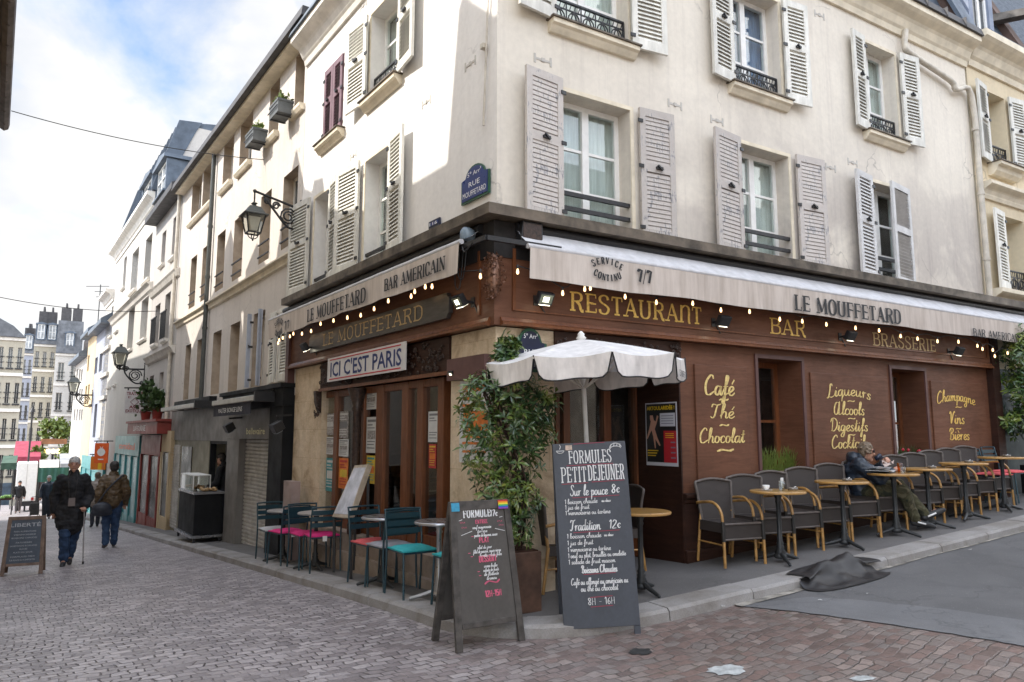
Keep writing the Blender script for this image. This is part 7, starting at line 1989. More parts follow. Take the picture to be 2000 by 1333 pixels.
for x, lb, tp, bs in ((-4.9, 'small round grey table between the two chairs by the roller shutter', M_GREYTOP, M_CASTIRON), (-3.62, 'small round grey table between the two pink cushioned chairs', M_GREYTOP, M_CASTIRON),
                  (-1.62, 'small round table with steel edge above the coral red cushion', M_STEEL, M_CASTIRON), (-.42, 'small round table on a steel pedestal behind the small menu board', M_STEEL, M_STEEL)):
    round_table(Matrix.Translation(pav(LF, x, -.36)) @ LZ, lb, GL_, tp, bs, .235, .72, M_STEEL)
# two blue chairs and pink cushions at the far right
for i, (px, lb) in enumerate(((1915, 'blue metal chair with red cushion, left one of the pair by the right bush'), (1945, 'blue metal chair with red cushion, right one of the pair by the right bush'))):
    x = hr(px, 895, -.2)[0]
    bistro_chair(Matrix.Translation(pav(RF, x, -.34)) @ RZ, lb, 'red', 'blue metal chairs by the right bush')
# leaning framed menu and its black easel
q = [LF @ Vector((hl(*p, y)[0], y, hl(*p, y)[1])) for p, y in (((653, 1011), -.40), ((686, 1014), -.40), ((723, 909), -.16), ((697, 911), -.16))]
c = sum(q, Vector()) / 4; nrm = (q[1] - q[0]).cross(q[3] - q[0]).normalized()
mt_ = thing('menu_stand', 'white framed menu sheet leaning on a black easel on the step', 'menu stand', Matrix.Translation((c.x, c.y, g(c.x, c.y) + KERB)))
B0 = Vector((c.x, c.y, g(c.x, c.y) + KERB)); e = [p - B0 for p in q]
def slab4(e, n, a, b_): return MB().add([p + n * a for p in e] + [p + n * b_ for p in e], [(0, 1, 2, 3), (7, 6, 5, 4), (0, 4, 5, 1), (1, 5, 6, 2), (2, 6, 7, 3), (3, 7, 4, 0)])
slab4(e, nrm, -.03, .03).build('frame', mat('pale_wood_frame', (.40, .33, .25), .5, .2, 8), mt_)
ec = sum(e, Vector()) / 4; ins = [ec + (p - ec) * .88 for p in e]
slab4(ins, nrm, .031, .034).build('sheet', mat('glossy_white_sheet', (.55, .56, .62), .15, .25, 5, spec=.7), mt_)
m = MB(); 
for s in (0, 1): m.bar(e[s] + Vector((0, 0, -.02)), (e[s].x + .02, e[s].y - .02, .01), .03); m.bar(e[3 - s] * .9, (e[3 - s].x, e[3 - s].y, .02), .03)
m.build('easel', M_IRON, mt_)
# ------------------------------------------------------------------ chalk boards
def chalkboard_mat(name, base):
    k = NT(name); v = k.coords((1, 1, .5)); a = k.noise(v, 3.5, 8, .7, .4); b = k.noise(k.coords(), 40, 4)
    k.col(k.mix(.3, k.ramp(a, [(.3, tuple(c * .8 for c in base)), (.7, tuple(min(1, c * 1.25) for c in base))]), k.ramp(b, [(.3, .6), (.7, 1.1)]), 'MULTIPLY')); k.rough(.55); k.bump(b, .08, .002); return k.m
M_CHALK1 = chalkboard_mat('warm_grey_slate', (.075, .068, .062)); M_CHALK2 = chalkboard_mat('blue_grey_slate', (.052, .058, .072)); M_BFRAME = mat('worn_black_frame', (.07, .062, .056), .5, .35, 12)
M_CW = mat('white_chalk_marker', (.72, .72, .72), .8, .1, 60); M_CP = mat('pink_chalk_marker', (.62, .12, .20), .8, .1, 60)
M_RED = mat('dark_red_chalk', (.32, .05, .08), .8, 0)
def chalk_caps(mb, text, cx, z, h, wd, pen=.13):       # thin hand lettered capitals
    return slab_text(mb, text, cx - wd / 2, cx + wd / 2, z, h, pen, pen * .62, None, .05)
A_L, A_R, A_RL, A_RR = (gnd(*p) for p in ((903, 1270), (1033, 1252), (838, 1254), (960, 1234)))
mid = (A_L + A_R + A_RL + A_RR) / 4; rot = math.atan2((A_R - A_L).y, (A_R - A_L).x) + .17
hB = 1.075; wB = (A_R - A_L).length / 2 + .03; dB = .20
bd = thing('menu_board', 'smaller black A-frame chalkboard FORMULE 17 with pink headings and rainbow sticker', 'menu board', place((mid.x, mid.y, mid.z), rot), 'chalkboard menus in front of the cafe')
th = math.atan2(dB, hB)
def aframe(t, w, h, d, th, panel_m, frame_m, zlow, top=.07, fr=.055):
    for s in (1, -1):
        T = Matrix.Rotation(PI if s < 0 else 0, 4, 'Z') @ Matrix.Translation((0, -d, 0)) @ Matrix.Rotation(-th, 4, 'X')
        L = h / math.cos(th); q = lambda z: 1 - .10 * (z / L)
        m = MB()
        for k in (-1, 1):
            x0 = k * w; x1 = k * w * .90
            a = [(x0, 0, 0), (x0 - k * fr, 0, 0), (x1 - k * fr, 0, L), (x1, 0, L)]
            m.add([(x, -.016, z) for x, _, z in a] + [(x, .016, z) for x, _, z in a], [(0, 1, 2, 3), (7, 6, 5, 4), (0, 4, 5, 1), (1, 5, 6, 2), (2, 6, 7, 3), (3, 7, 4, 0)], T)
        m.box(-w * .9 + fr, w * .9 - fr, -.015, .015, L - top, L, T); m.box(-w * .97 + fr, w * .97 - fr, -.013, .013, zlow, zlow + .04, T)
        f = m.build('frame', frame_m, t, bevel=.003)
        a0, a1 = w * q(zlow) - fr, w * .9 - fr
        pm = MB(); pts = [(-a0, zlow + .04), (a0, zlow + .04), (a1, L - top), (-a1, L - top)]
        pm.add([(x, -.006, z) for x, z in pts] + [(x, .006, z) for x, z in pts], [(0, 1, 2, 3), (7, 6, 5, 4), (0, 4, 5, 1), (1, 5, 6, 2), (2, 6, 7, 3), (3, 7, 4, 0)], T); pm.build('panel', panel_m, t)
        if s > 0: TF = T
    return TF, L
TF, L = aframe(bd, wB, hB, dB, th, M_CHALK1, M_BFRAME, .155)
YT = TF @ Matrix.Translation((0, -.0085, 0))
b1 = lambda py: L * (1.0 - (py - 983) / 283.0)           # height on the panel from photograph row
w1 = MB(); chalk_caps(w1, 'FORMULE', -.035, b1(1016), .062, .25, .17); script_text(w1, '17€', .12, b1(1016), .055, .075, pen=.16, thin=.1, slant=.05)
def small(mb, text, cx, py, h=.026, wd=None, p=.17): script_text(mb, text, cx, b1(py), h, wd, pen=p, thin=.1, slant=.2)
for tx, cx, py, wd in (('oeuf mayonnaise', .0, 1039, .17), ('terrine', .0, 1047, .09), ('poelee de legumes, sauce', .03, 1055, .21), ('plat du jour', .01, 1079, .13), ('filet de poisson, sauce vierge', .03, 1087, .25), ('bavette, salade, frites', .06, 1095, .20),
                   ('creme brulee', .05, 1116, .12), ('salade de fruits', .05, 1124, .14), ('ile flottante', .05, 1132, .13), ('tiramisu', .05, 1140, .09)): small(w1, tx, cx, py, .027, wd)
for a, c in (((-.19, 1050), (-.09, 1043)), ((.12, 1041), (.21, 1047)), ((-.20, 1021), (-.17, 1019)), ((.17, 1019), (.2, 1018))): w1.bar((a[0], 0, b1(a[1])), (c[0], 0, b1(c[1])), .004, .001, (0, 1, 0))
w1.build('lettering', M_CW, bd, YT, fix=False)
w2 = MB()
chalk_caps(w2, 'ENTREE', .0, b1(1029), .030, .11, .2); chalk_caps(w2, 'PLAT', .01, b1(1067), .040, .09, .2); chalk_caps(w2, 'DESSERT', .03, b1(1105), .046, .16, .2)
script_text(w2, '12H-15H', .055, b1(1172), .05, .15, pen=.22, thin=.14, slant=0)
script_text(w2, '~', .05, b1(1152), .11, .14, pen=.2, thin=.08, slant=0); script_text(w2, '~', .052, b1(1150), .08, .12, pen=.12, thin=.06, slant=0)
for cx, py in ((-.17, 1026), (-.16, 1036), (.17, 1028), (.18, 1036)): script_text(w2, 'ou', cx, b1(py), .022, .05, pen=.12, thin=.07)
for cx, py in ((-.10, 1055), (-.14, 1087), (-.12, 1094), (-.07, 1124), (-.06, 1132)): w2.bar((cx, 0, b1(py) + .006), (cx + .02, 0, b1(py) + .006), .005, .001, (0, 1, 0))
w2.build('lettering', M_CP, bd, YT, fix=False)
m = MB()
st = MB().box(wB * .9 - .11, wB * .9 - .02, -.0215, -.0165, L - .075, L - .005, TF).build('sticker', mat('rainbow_red', (.6, .04, .03), .4, 0), bd)
for k, (nm, cc) in enumerate((('orange', (.8, .3, .02)), ('yellow', (.8, .65, .05)), ('green', (.05, .4, .1)), ('blue', (.03, .12, .5)), ('violet', (.22, .05, .35)))):
    MB().box(wB * .9 - .11, wB * .9 - .02, -.0225, -.0216, L - .075 + .0117 * (4 - k), L - .075 + .0117 * (5 - k), TF).build('stripe', mat('rainbow_' + nm, cc, .4, 0), st)
MB().box(-wB * .9 + .01, -wB * .9 + .08, -.0215, -.0165, L - .075, L - .01, TF).build('sticker', mat('sky_sticker', (.05, .32, .5), .4, .2, 20), bd)
# tall board
C_L, C_R = gnd(1107, 1245), gnd(1247, 1238); rot = math.atan2((C_R - C_L).y, (C_R - C_L).x)
mid = (C_L + C_R) / 2; up_ = mid + Vector((-math.sin(rot), math.cos(rot), 0)) * .17
hB2 = 1.52; wB2 = (C_R - C_L).length / 2 + .02
bd2 = thing('menu_board', 'tall blue black chalkboard FORMULES PETIT DEJEUNER with white lettering', 'menu board', Matrix.Translation((up_.x, up_.y, min(C_L.z, C_R.z))) @ Matrix.Rotation(rot, 4, 'Z') @ Matrix.Rotation(math.radians(-2.6), 4, 'Y'), 'chalkboard menus in front of the cafe')
th2 = math.atan2(.15, hB2)
for s in (1, -1):
    T = Matrix.Rotation(PI if s < 0 else 0, 4, 'Z') @ Matrix.Translation((0, -.17, 0)) @ Matrix.Rotation(-th2, 4, 'X'); L2 = hB2 / math.cos(th2)
    m = MB().box(-wB2, wB2, -.011, .011, .07, L2, T); o = m.build('panel', M_CHALK2, bd2, bevel=.003)
    m = MB()
    for k in (-1, 1): m.box(k * wB2 - (.05 if k > 0 else 0), k * wB2 + (.05 if k < 0 else 0), -.010, .010, -.01, .068, T)
    m.build('leg', M_CHALK2, bd2)
    if s > 0: TF2 = T
YT2 = TF2 @ Matrix.Translation((0, -.0135, 0))
b2 = lambda py: L2 * (1.0 - (py - 862) / 381.0)
w3_ = MB()
chalk_caps(w3_, 'FORMULES', .0, b2(904), .105, .36, .085); chalk_caps(w3_, 'PETIT', -.145, b2(942), .125, .215, .075); chalk_caps(w3_, 'DEJEUNER', .125, b2(940), .125, .305, .075)
def wl_(text, cx, py, h, wd, pen=.12, **kw): script_text(w3_, text, cx, b2(py), h, wd, pen=pen, thin=pen * .6, **kw)
wl_('Sur le pouce', -.03, 969, .085, .31, .10); wl_('8€', .19, 967, .08, .07, .12)
for tx, x0, py, wd in (('1 boisson chaude', -.235, 985, .27), ('1 jus de fruit', -.235, 996, .20), ('1 viennoiserie ou tartine', -.235, 1007, .37), ('1 boisson chaude', -.235, 1053, .28), ('1 jus de fruit', -.235, 1066, .21), ('1 viennoiserie ou tartine', -.235, 1079, .35), ('1 oeuf au plat, brouillés ou omelette', -.235, 1091, .47), ('1 salade de fruit maison', -.235, 1103, .38)):
    script_text(w3_, tx, x0, b2(py), .040, wd, pen=.13, thin=.09, slant=.05, align='l')
for py in (984, 1052): script_text(w3_, 'ou deux', .07, b2(py), .026, .075, pen=.2, thin=.14, align='l')
wl_('Tradition', -.08, 1038, .085, .25, .11); wl_('12€', .16, 1037, .075, .10, .12)
wl_('Boissons Chaudes', .01, 1121, .058, .29, .17, slant=.02); wl_('Café ou allongé ou américain ou', .005, 1143, .05, .46, .13); wl_('ou thé ou chocolat', .0, 1156, .05, .30, .13); wl_('8H - 16H', .01, 1182, .06, .22, .10, slant=0)
# little cup and croissant drawings
w3_.tube([(-.245 + .03 * math.cos(a), 0, b2(877) + .02 * math.sin(a)) for a in np.linspace(PI, 2 * PI, 8)], .003, 4); w3_.bar((-.28, 0, b2(877)), (-.21, 0, b2(877)), .005, .001, (0, 1, 0)); w3_.tube([(-.25, 0, b2(874)), (-.24, 0, b2(868)), (-.25, 0, b2(864))], .003, 4)
w3_.tube([(.22 + .05 * math.cos(a), 0, b2(876) + .04 * math.sin(a)) for a in np.linspace(.2, PI + .1, 10)], .0035, 4); w3_.tube([(.22 + .045 * math.cos(a), 0, b2(877) + .02 * math.sin(a)) for a in np.linspace(.2, PI, 10)], .003, 4)
for k in range(4): w3_.bar((.18 + .025 * k, 0, b2(876) + .012), (.185 + .025 * k, 0, b2(876) + .035), .005, .001, (0, 1, 0))
w3_.build('lettering', M_CW, bd2, YT2, fix=False)
m = MB()
for x0, x1, p in ((-.20, .19, 908), (-.25, -.03, 945), (.0, .27, 943), (-.17, .22, 973), (-.18, .2, 1042), (-.12, .14, 1124), (-.08, .1, 1186), (-.08, .1, 1168), (-.13, .13, 864)): m.bar((x0, 0, b2(p)), (x1, 0, b2(p) + .004), .005, .001, (0, 1, 0))
m.build('underline', M_RED, bd2, YT2)
MB().box(-.20, -.145, -.003, 0, b2(876), b2(866)).build('sticker', mat('pale_sticker', (.55, .42, .34), .5, .3, 40), bd2, YT2)
# LIBERTE board
mid = gnd(44, 1124); rot = math.atan2(-mid.x, mid.y) - .12
bd3 = thing('menu_board', 'wooden framed slate LIBERTÉ board at the left edge of the street', 'menu board', place((mid.x - .1, mid.y + .16, mid.z), rot))
M_PINKWOOD = mat('worn_pinkish_wood', (.20, .135, .10), .6, .25, 10)
TF3, L3 = aframe(bd3, .265, .83, .17, math.atan2(.17, .83), chalkboard_mat('slate_blue', (.07, .09, .12)), M_PINKWOOD, .13, .05, .05)
mb = sans_text(MB(), 'LIBERTÉ', -.20, .18, L3 - .15, .055, bold=.01)
for i, (tx, wd) in enumerate((('PAIN ALIMENTAIRE', .15), ('VIENNOISERIE', .15), ('BOISSONS CHAUDES', .17), ('PATISSERIES', .11), ('SANDWICHS & SALADES', .18), ('GLACES', .06), ('PLATS DU JOUR', .13), ('FORMULES MIDI', .16), ('SUR PLACE OU A EMPORTER', .17))):
    z = L3 - .23 - i * .047 - (.02 if i > 2 else 0) - (.015 if i > 6 else 0); sans_text(mb, tx, -wd, wd - .02, z, .022)
mb.build('lettering', mat('grey_chalk', (.45, .47, .5), .8, .1, 50), bd3, TF3 @ Matrix.Translation((0, -.0085, 0)), fix=False)
# ------------------------------------------------------------------ parasol
YU = -.52
ux = hr(1139, 800, YU)[0]; ub = pav(RF, ux + .10, YU)
um = thing('parasol', 'white canvas parasol with dark piped scalloped valance behind the tall chalkboard', 'parasol', Matrix.Translation(ub) @ Matrix.Rotation(math.radians(-2.2), 4, 'Y'))
du = (ub - Vector((0, 0, ub.z))).y
zt_ = EYE + (850 - 662) / 1425 * du - ub.z; zr = EYE + (850 - 709) / 1425 * du - ub.z
RU = 198 / F_PX * du * 1.0; NR = 9; a0 = math.radians(-1)
MB().tube([(0, 0, .03), (0, 0, zt_ + .02)], .022, 10).build('pole', mat('white_pole', (.62, .60, .58), .4, .1, 4), um)
MB().lathe([(.30, 0), (.30, .04), (.22, .055), (.05, .06), (.04, .2), (.03, .2)], 20).build('base', M_CASTIRON, um)
MB().lathe([(.03, zt_ - .01), (.05, zt_ + .01), (.03, zt_ + .035), (.035, zt_ + .05), (.012, zt_ + .075), (.001, zt_ + .08)], 14).build('finial', M_WHITE, um)
rib = lambda k: Vector((math.cos(a0 + 2 * PI * k / NR), math.sin(a0 + 2 * PI * k / NR), 0))
cm = MB(); vm_ = MB(); pm = MB(); rm = MB()
for k in range(NR):
    A, Bv = rib(k), rib(k + 1); rows = []
    for j in range(9):
        s = j / 8; z = zt_ - (zt_ - zr) * (s ** 1.15); row = []
        for i in range(9):
            u = i / 8; p = A.lerp(Bv, u) * RU * s; p.z = z - .035 * s * math.sin(PI * u) * (.6 + .4 * s); row.append(tuple(p))
        rows.append(row)
    cm.grid(rows, True)
    vt, vb = rows[-1], []
    for i in range(17):
        u = i / 16; p = A.lerp(Bv, u) * RU; zz = zr - .035 * math.sin(PI * u)
        e = min(u, 1 - u); dr = .185 * (1 - math.exp(-(e / .042) ** 1.3)) + .012 * math.sin(u * 9 + k)
        out_ = 1 + .02 * math.sin(u * 7 + k); vb.append((p.x * out_, p.y * out_, zz - dr))
    vt2 = [(A.lerp(Bv, i / 16) * RU + Vector((0, 0, zr - .035 * math.sin(PI * i / 16)))) for i in range(17)]
    vmid = [Vector(vt2[i]).lerp(Vector(vb[i]), .5) for i in range(17)]
    vm_.strip(vmid, vt2, True).strip(vb, vmid, True); pm.tube(vb, .0065, 5)
    rm.bar(A * RU + Vector((0, 0, zr - .02)), Vector((0, 0, zt_ - .06)), .014); rm.bar(A * RU * .5 + Vector((0, 0, (zt_ + zr) / 2 - .03)), Vector((0, 0, zr - .25)), .011)
co = cm.build('canopy', translucent(mat('parasol_canvas', (.78, .765, .765), .9, .12, 3, (3, 3, .8), bump=.1)), um, fix=False); va = vm_.build('valance', translucent(mat('parasol_valance', (.78, .735, .70), .9, .14, 4, (3, 3, 1))), um, fix=False)
pm.build('piping', M_BLACKP, va); rm.build('ribs', M_TRIMW, um)
kf = NR - 1
A, Bv = rib(kf), rib(kf + 1); mdp = (A + Bv) / 2 * RU; ang = math.atan2(mdp.y, mdp.x) + PI / 2
ln = (A - Bv).length * RU
mb = slab_text(MB(), 'LE MOUFFETARD', -ln * .36, ln * .36, 0, .055, .22, .1); mb.build('lettering', M_BLACKP, va, Matrix.Translation((mdp.x * 1.035, mdp.y * 1.035, zr - .195)) @ Matrix.Rotation(ang, 4, 'Z'), fix=False)
# ------------------------------------------------------------------ shrubs
def bushmat():
    k = NT('laurel_leaves'); f = k.noise(k.coords(), 5.5, 3, .6); f2 = k.noise(k.coords(), 40, 2)
    c = k.ramp(f, [(.28, (.025, .058, .03)), (.46, (.05, .098, .032)), (.56, (.12, .175, .035)), (.70, (.27, .28, .06))])
    k.col(k.mix(.4, c, k.ramp(f2, [(.3, .6), (.7, 1.2)]), 'MULTIPLY')); k.rough(.28); k.p.inputs['Specular IOR Level'].default_value = .6; return k.m
M_BUSH = bushmat()
def rosettes(pts, n, ln, rnd, mb=None):
    mb = mb or MB()
    for i in range(n):
        c, r = rnd.choice(pts); c = Vector(c)
        d = Vector((rnd.gauss(0, 1), rnd.gauss(0, 1), rnd.gauss(.2, 1))).normalized(); p = c + Vector((d.x * r[0], d.y * r[1], d.z * r[2])) * rnd.uniform(.45, 1.08)
        ax = (d + Vector((0, 0, .55)) + Vector((rnd.uniform(-.4, .4), rnd.uniform(-.4, .4), 0))).normalized(); u = ax.orthogonal().normalized(); v = ax.cross(u)
        ph = rnd.uniform(0, 6)
        for k in range(rnd.randint(5, 8)):
            a = ph + k * 2.4; o = u * math.cos(a) + v * math.sin(a); dirn = (o + ax * rnd.uniform(-.15, .7)).normalized(); l = ln * rnd.uniform(.4, 1.2); s = dirn.cross(ax).normalized() * l * .15
            b0 = p + ax * (.006 * k); m1 = b0 + dirn * l * .5; tp = b0 + dirn * l - ax * l * .12; nrm_ = s.cross(dirn).normalized() * l * .035
            mb.add([b0, m1 + s + nrm_, tp, m1 - s + nrm_, m1], [(0, 4, 1), (4, 2, 1), (0, 3, 4), (4, 3, 2)])
    return mb
rnd = random.Random(21)
bc = Vector((.03, 6.50, g(.03, 6.5) + KERB))
bu = thing('potted_shrub', 'tall glossy laurel shrub in a rusty metal planter before the stone corner', 'shrub', Matrix.Translation(bc))
M_RUST = mat('rusty_steel', (.085, .042, .026), .7, .35, 6, bump=.2)
w_ = .165
MB().box(-w_, w_, -w_, w_, 0, .50, Matrix.Rotation(.5, 4, 'Z')).build('planter', M_RUST, bu, bevel=.006)
MB().box(-w_ + .02, w_ - .02, -w_ + .02, w_ - .02, .501, .51, Matrix.Rotation(.5, 4, 'Z')).build('soil', M_WOODDK, bu)
m = MB()
for k in range(5): m.tube(catmull([(rnd.uniform(-.05, .05), rnd.uniform(-.05, .05), .5), (rnd.uniform(-.12, .1), rnd.uniform(-.1, .1), 1.1), (rnd.uniform(-.3, .15), rnd.uniform(-.1, .1), 1.9)], 4), .010, 6)
m.build('stem', M_WOODDK, bu)
clumps = [((-.02, 0, .72), (.17, .15, .2)), ((.02, 0, .95), (.2, .17, .22)), ((-.16, 0, 1.0), (.22, .18, .22)), ((-.25, 0, 1.28), (.24, .18, .22)), ((.0, 0, 1.28), (.26, .2, .24)), ((.16, 0, 1.5), (.2, .16, .2)), ((-.3, .0, 1.58), (.25, .18, .22)), ((-.02, 0, 1.62), (.28, .2, .22)), ((.2, 0, 1.75), (.18, .15, .16)), ((-.28, 0, 1.85), (.2, .16, .18)), ((0, 0, 1.9), (.24, .18, .16)), ((-.08, .05, 2.14), (.08, .07, .14)), ((-.06, .05, 2.28), (.07, .06, .1))]
rosettes([(c, tuple(q * .92 for q in r)) for c, r in clumps], 640, .104, rnd).build('foliage', M_BUSH, bu, fix=False)
x = hr(2040, 800, -.45)[0]; p = pav(RF, x, -.42)
bu2 = thing('potted_shrub', 'large variegated shrub at the right edge beyond the last tables', 'shrub', Matrix.Translation(p))
MB().box(-.3, .3, -.2, .2, 0, .45).build('planter', M_BLACKSHOP, bu2, bevel=.006); MB().tube([(0, 0, .4), (.05, 0, 1.6)], .03, 7).build('stem', M_WOODDK, bu2)
rosettes([((rnd.uniform(-.5, .5), rnd.uniform(-.15, .15), rnd.uniform(.85, 2.45)), (.26, .2, .22)) for _ in range(22)], 720, .14, rnd).build('foliage', M_BUSH, bu2, fix=False)
# window planter, flowers
for W, lb, fl in ((W1, 'wooden planter box of grassy green plants in the first deep window', False), (W2, 'planter of red flowers in the second deep window', True)):
    xm = (W[0] + W[1]) / 2; t = thing('window_planter', lb, 'planter', RF @ Matrix.Translation((xm, .12, W[2])))
    w_ = (W[1] - W[0]) / 2 * .8
    MB().box(-w_, w_, -.09, .09, 0, .14).build('box', mat('weathered_planter', (.26, .19, .14), .7, .2, 6), t)
    m = MB(); r2 = random.Random(8)
    for i in range(130):
        x0 = r2.uniform(-w_, w_); h = r2.uniform(.1, .34); dx = r2.uniform(-.14, .14); dy = r2.uniform(-.12, .05); m.add([(x0, 0, .13), (x0 + .012, 0, .13), (x0 + dx * .5 + .014, dy * .5, .13 + h * .7), (x0 + dx, dy, .13 + h), (x0 + dx * .5, dy * .5, .13 + h * .7)], [(0, 1, 2, 4), (4, 2, 3)])
    m.build('plants', M_LEAFY if not fl else M_LEAF, t, fix=False)
    if fl:
        m = MB()
        for i in range(9): m.ball((r2.uniform(-w_, w_), r2.uniform(-.12, 0), r2.uniform(.2, .42)), .024, 6)
        m.build('flowers', mat('red_petals', (.5, .02, .04), .5, .2, 20), t)
# posters and notices
def poster(F, h_, pl, pr_, yt, yb, y, label, cols, name='poster'):
    x0, x1, z0, z1 = pxwin(pl, pr_, yt, yb, h_, y)
    t = thing(name, label, 'poster', F @ Matrix.Translation(((x0 + x1) / 2, y, z0))); w_, h = (x1 - x0) / 2, z1 - z0
    MB().box(-w_, w_, -.003, 0, 0, h).build('sheet', cols[0], t)
    m = MB()
    for k, (a, c, e, f) in enumerate(((-.8, .8, .86, .93), (-.8, .2, .76, .8), (-.8, .6, .68, .71), (-.8, .7, .3, .33), (-.8, .5, .22, .25), (-.8, .65, .12, .15))): m.box(a * w_, c * w_, -.005, -.0035, e * h, f * h)
    m.build('print', cols[1], t)
    MB().box(-.75 * w_, .75 * w_, -.0045, -.0032, .38 * h, .62 * h).build('picture', cols[2], t)
    return t
MPW, MPG, MPD = mat('poster_paper', (.55, .55, .54), .6, .1, 9), mat('grey_print', (.16, .16, .17), .6, 0), mat('mixed_print', (.30, .28, .27), .6, .5, 40)
MPO, MPR, MPT, MPY = mat('orange_print', (.6, .17, .03), .5, .2, 9), mat('red_print', (.4, .03, .03), .5, .2, 9), mat('teal_print', (.05, .28, .30), .5, .3, 9), mat('yellow_print', (.6, .42, .04), .5, .2, 9)
poster(LF, hl, 898, 962, 742, 905, -.03, 'white and orange posters behind the shrub on the stone pillar', (MPW, MPO, MPO))
yp = .068
for pl, pr_, yt, yb, lb, cs in ((637, 653, 808, 850, 'grey and white notice high in the leftmost shop pane', (MPD, MPW, MPW)), (637, 653, 854, 888, 'white notice in the leftmost shop pane', (MPW, MPG, MPD)), (637, 652, 895, 960, 'teal poster low in the leftmost shop pane', (MPT, MPW, MPW)),
                               (662, 681, 804, 856, 'grey photo poster high in the second shop pane', (MPD, MPW, MPG)), (662, 681, 858, 892, 'white notice in the second shop pane', (MPW, MPG, MPD)), (662, 680, 895, 955, 'orange and red poster low in the second shop pane', (MPO, MPR, MPY)),
                               (715, 736, 762, 800, 'pale notice high beside the iron column', (MPW, MPG, MPD)), (716, 736, 815, 885, 'white and grey notices in the pane right of the iron column', (MPW, MPG, MPD)), (716, 733, 890, 945, 'yellow poster low in the pane right of the iron column', (MPY, MPT, MPO)),
                               (837, 857, 804, 864, 'white menu sheet in the rightmost shop pane', (MPW, MPG, MPW)), (838, 852, 868, 915, 'red poster with yellow print in the rightmost shop pane', (MPR, MPY, MPO))):
    poster(LF, hl, pl, pr_, yt, yb, yp, lb, cs)
# black tarp over the kerb
rows = []; rnd = random.Random(6)
nx, ny = 34, 24
for j in range(ny + 1):
    row = []
    for i in range(nx + 1):
        u, v = i / nx, j / ny
        x = 2.60 + 1.12 * u; y = -1.04 - .54 * v
        P = RF @ Vector((x, y, 0)); base = g(P.x, P.y) + (KERB + .012 if y > -1.29 else .012 + max(0, KERB * (1 - (-1.29 - y) / .16)))
        e = min(1, 6 * min(u, 1 - u)) * min(1, 7 * min(v, 1 - v) + .1); ed = 1 - abs(2 * u - 1) ** 3
        bump = .75 * (.085 * math.exp(-((u - .62) / .2) ** 2 - ((v - .32) / .25) ** 2) + .06 * math.exp(-((u - .3) / .2) ** 2 - ((v - .45) / .2) ** 2) + .02 * math.sin(9 * u + 5 * v) ** 2 + .014 * math.sin(17 * u - 9 * v) + .05 * mnoise.noise(Vector((u * 5, v * 4, 1))) + .03 * mnoise.noise(Vector((u * 11, v * 8, 3)))) * e
        yy = y + .10 * (1 - ed) * (1 if v > .5 else -1) * .8
        q = RF @ Vector((x + .05 * math.sin(v * 6), yy, 0)); row.append((q.x, q.y, base + max(0, bump)))
    rows.append(row)
tag(MB().grid(rows, True).build('black_tarp', mat('black_rubber_sheet', (.028, .026, .027), .5, .2, 4, bump=.1), None, fix=False), 'crumpled black rubber sheet lying over the kerb and gutter', 'tarp')
# marks and litter on the ground
def patch(px, py, rx, ry, mt, name, label, cat, seed, dz=.006):
    r = random.Random(seed); c = gnd(px, py); n = 22; pts = []
    for i in range(n):
        a = 2 * PI * i / n; k = r.uniform(.72, 1.1); p = gnd(px + rx * k * math.cos(a), py + ry * k * math.sin(a)); pts.append((p.x - c.x, p.y - c.y, g(p.x, p.y) + dz - c.z))
    o = MB().add([(0, 0, dz)] + pts, [(0, i + 1, (i + 1) % n + 1) for i in range(n)]).build(name, mt, None, Matrix.Translation(c)); return tag(o, label, cat)
patch(1421, 1311, 40, 11, mat('faded_white_paint', (.42, .44, .44), .8, .3, 12), 'paint_patch', 'faded white paint patch on the cobbles at the bottom right', 'paint patch', 3)
patch(1685, 1327, 30, 5, mat('faded_white_paint', (.42, .44, .44)), 'paint_patch', 'faint narrow pale patch on the cobbles near the bottom edge', 'paint patch', 4)
patch(1250, 1274, 24, 7, mat('dark_iron_cover', (.03, .03, .03), .6, .3, 12), 'drain_cover', 'small dark round cover set in the cobbles before the tall board', 'drain cover', 5)
lit = [(r_, random.Random(50 + i)) for i, r_ in enumerate(((1850, 1077), (1893, 1078), (1410, 1190), (1925, 1088), (1600, 1178), (425, 1090), (462, 1100), (1700, 1165), (1695, 1232)))]
for i, ((px, py), r) in enumerate(lit):
    c = gnd(px, py); s = .03
    o = MB().add([(r.uniform(-s, s), r.uniform(-s, s), .02 + r.uniform(0, .012)) for _ in range(4)], [(0, 1, 2, 3)]).build('paper_scrap', M_PAPER, None, Matrix.Translation(c)); tag(o, 'tiny white paper scrap lying on the road', 'litter', 'paper scraps on the road')
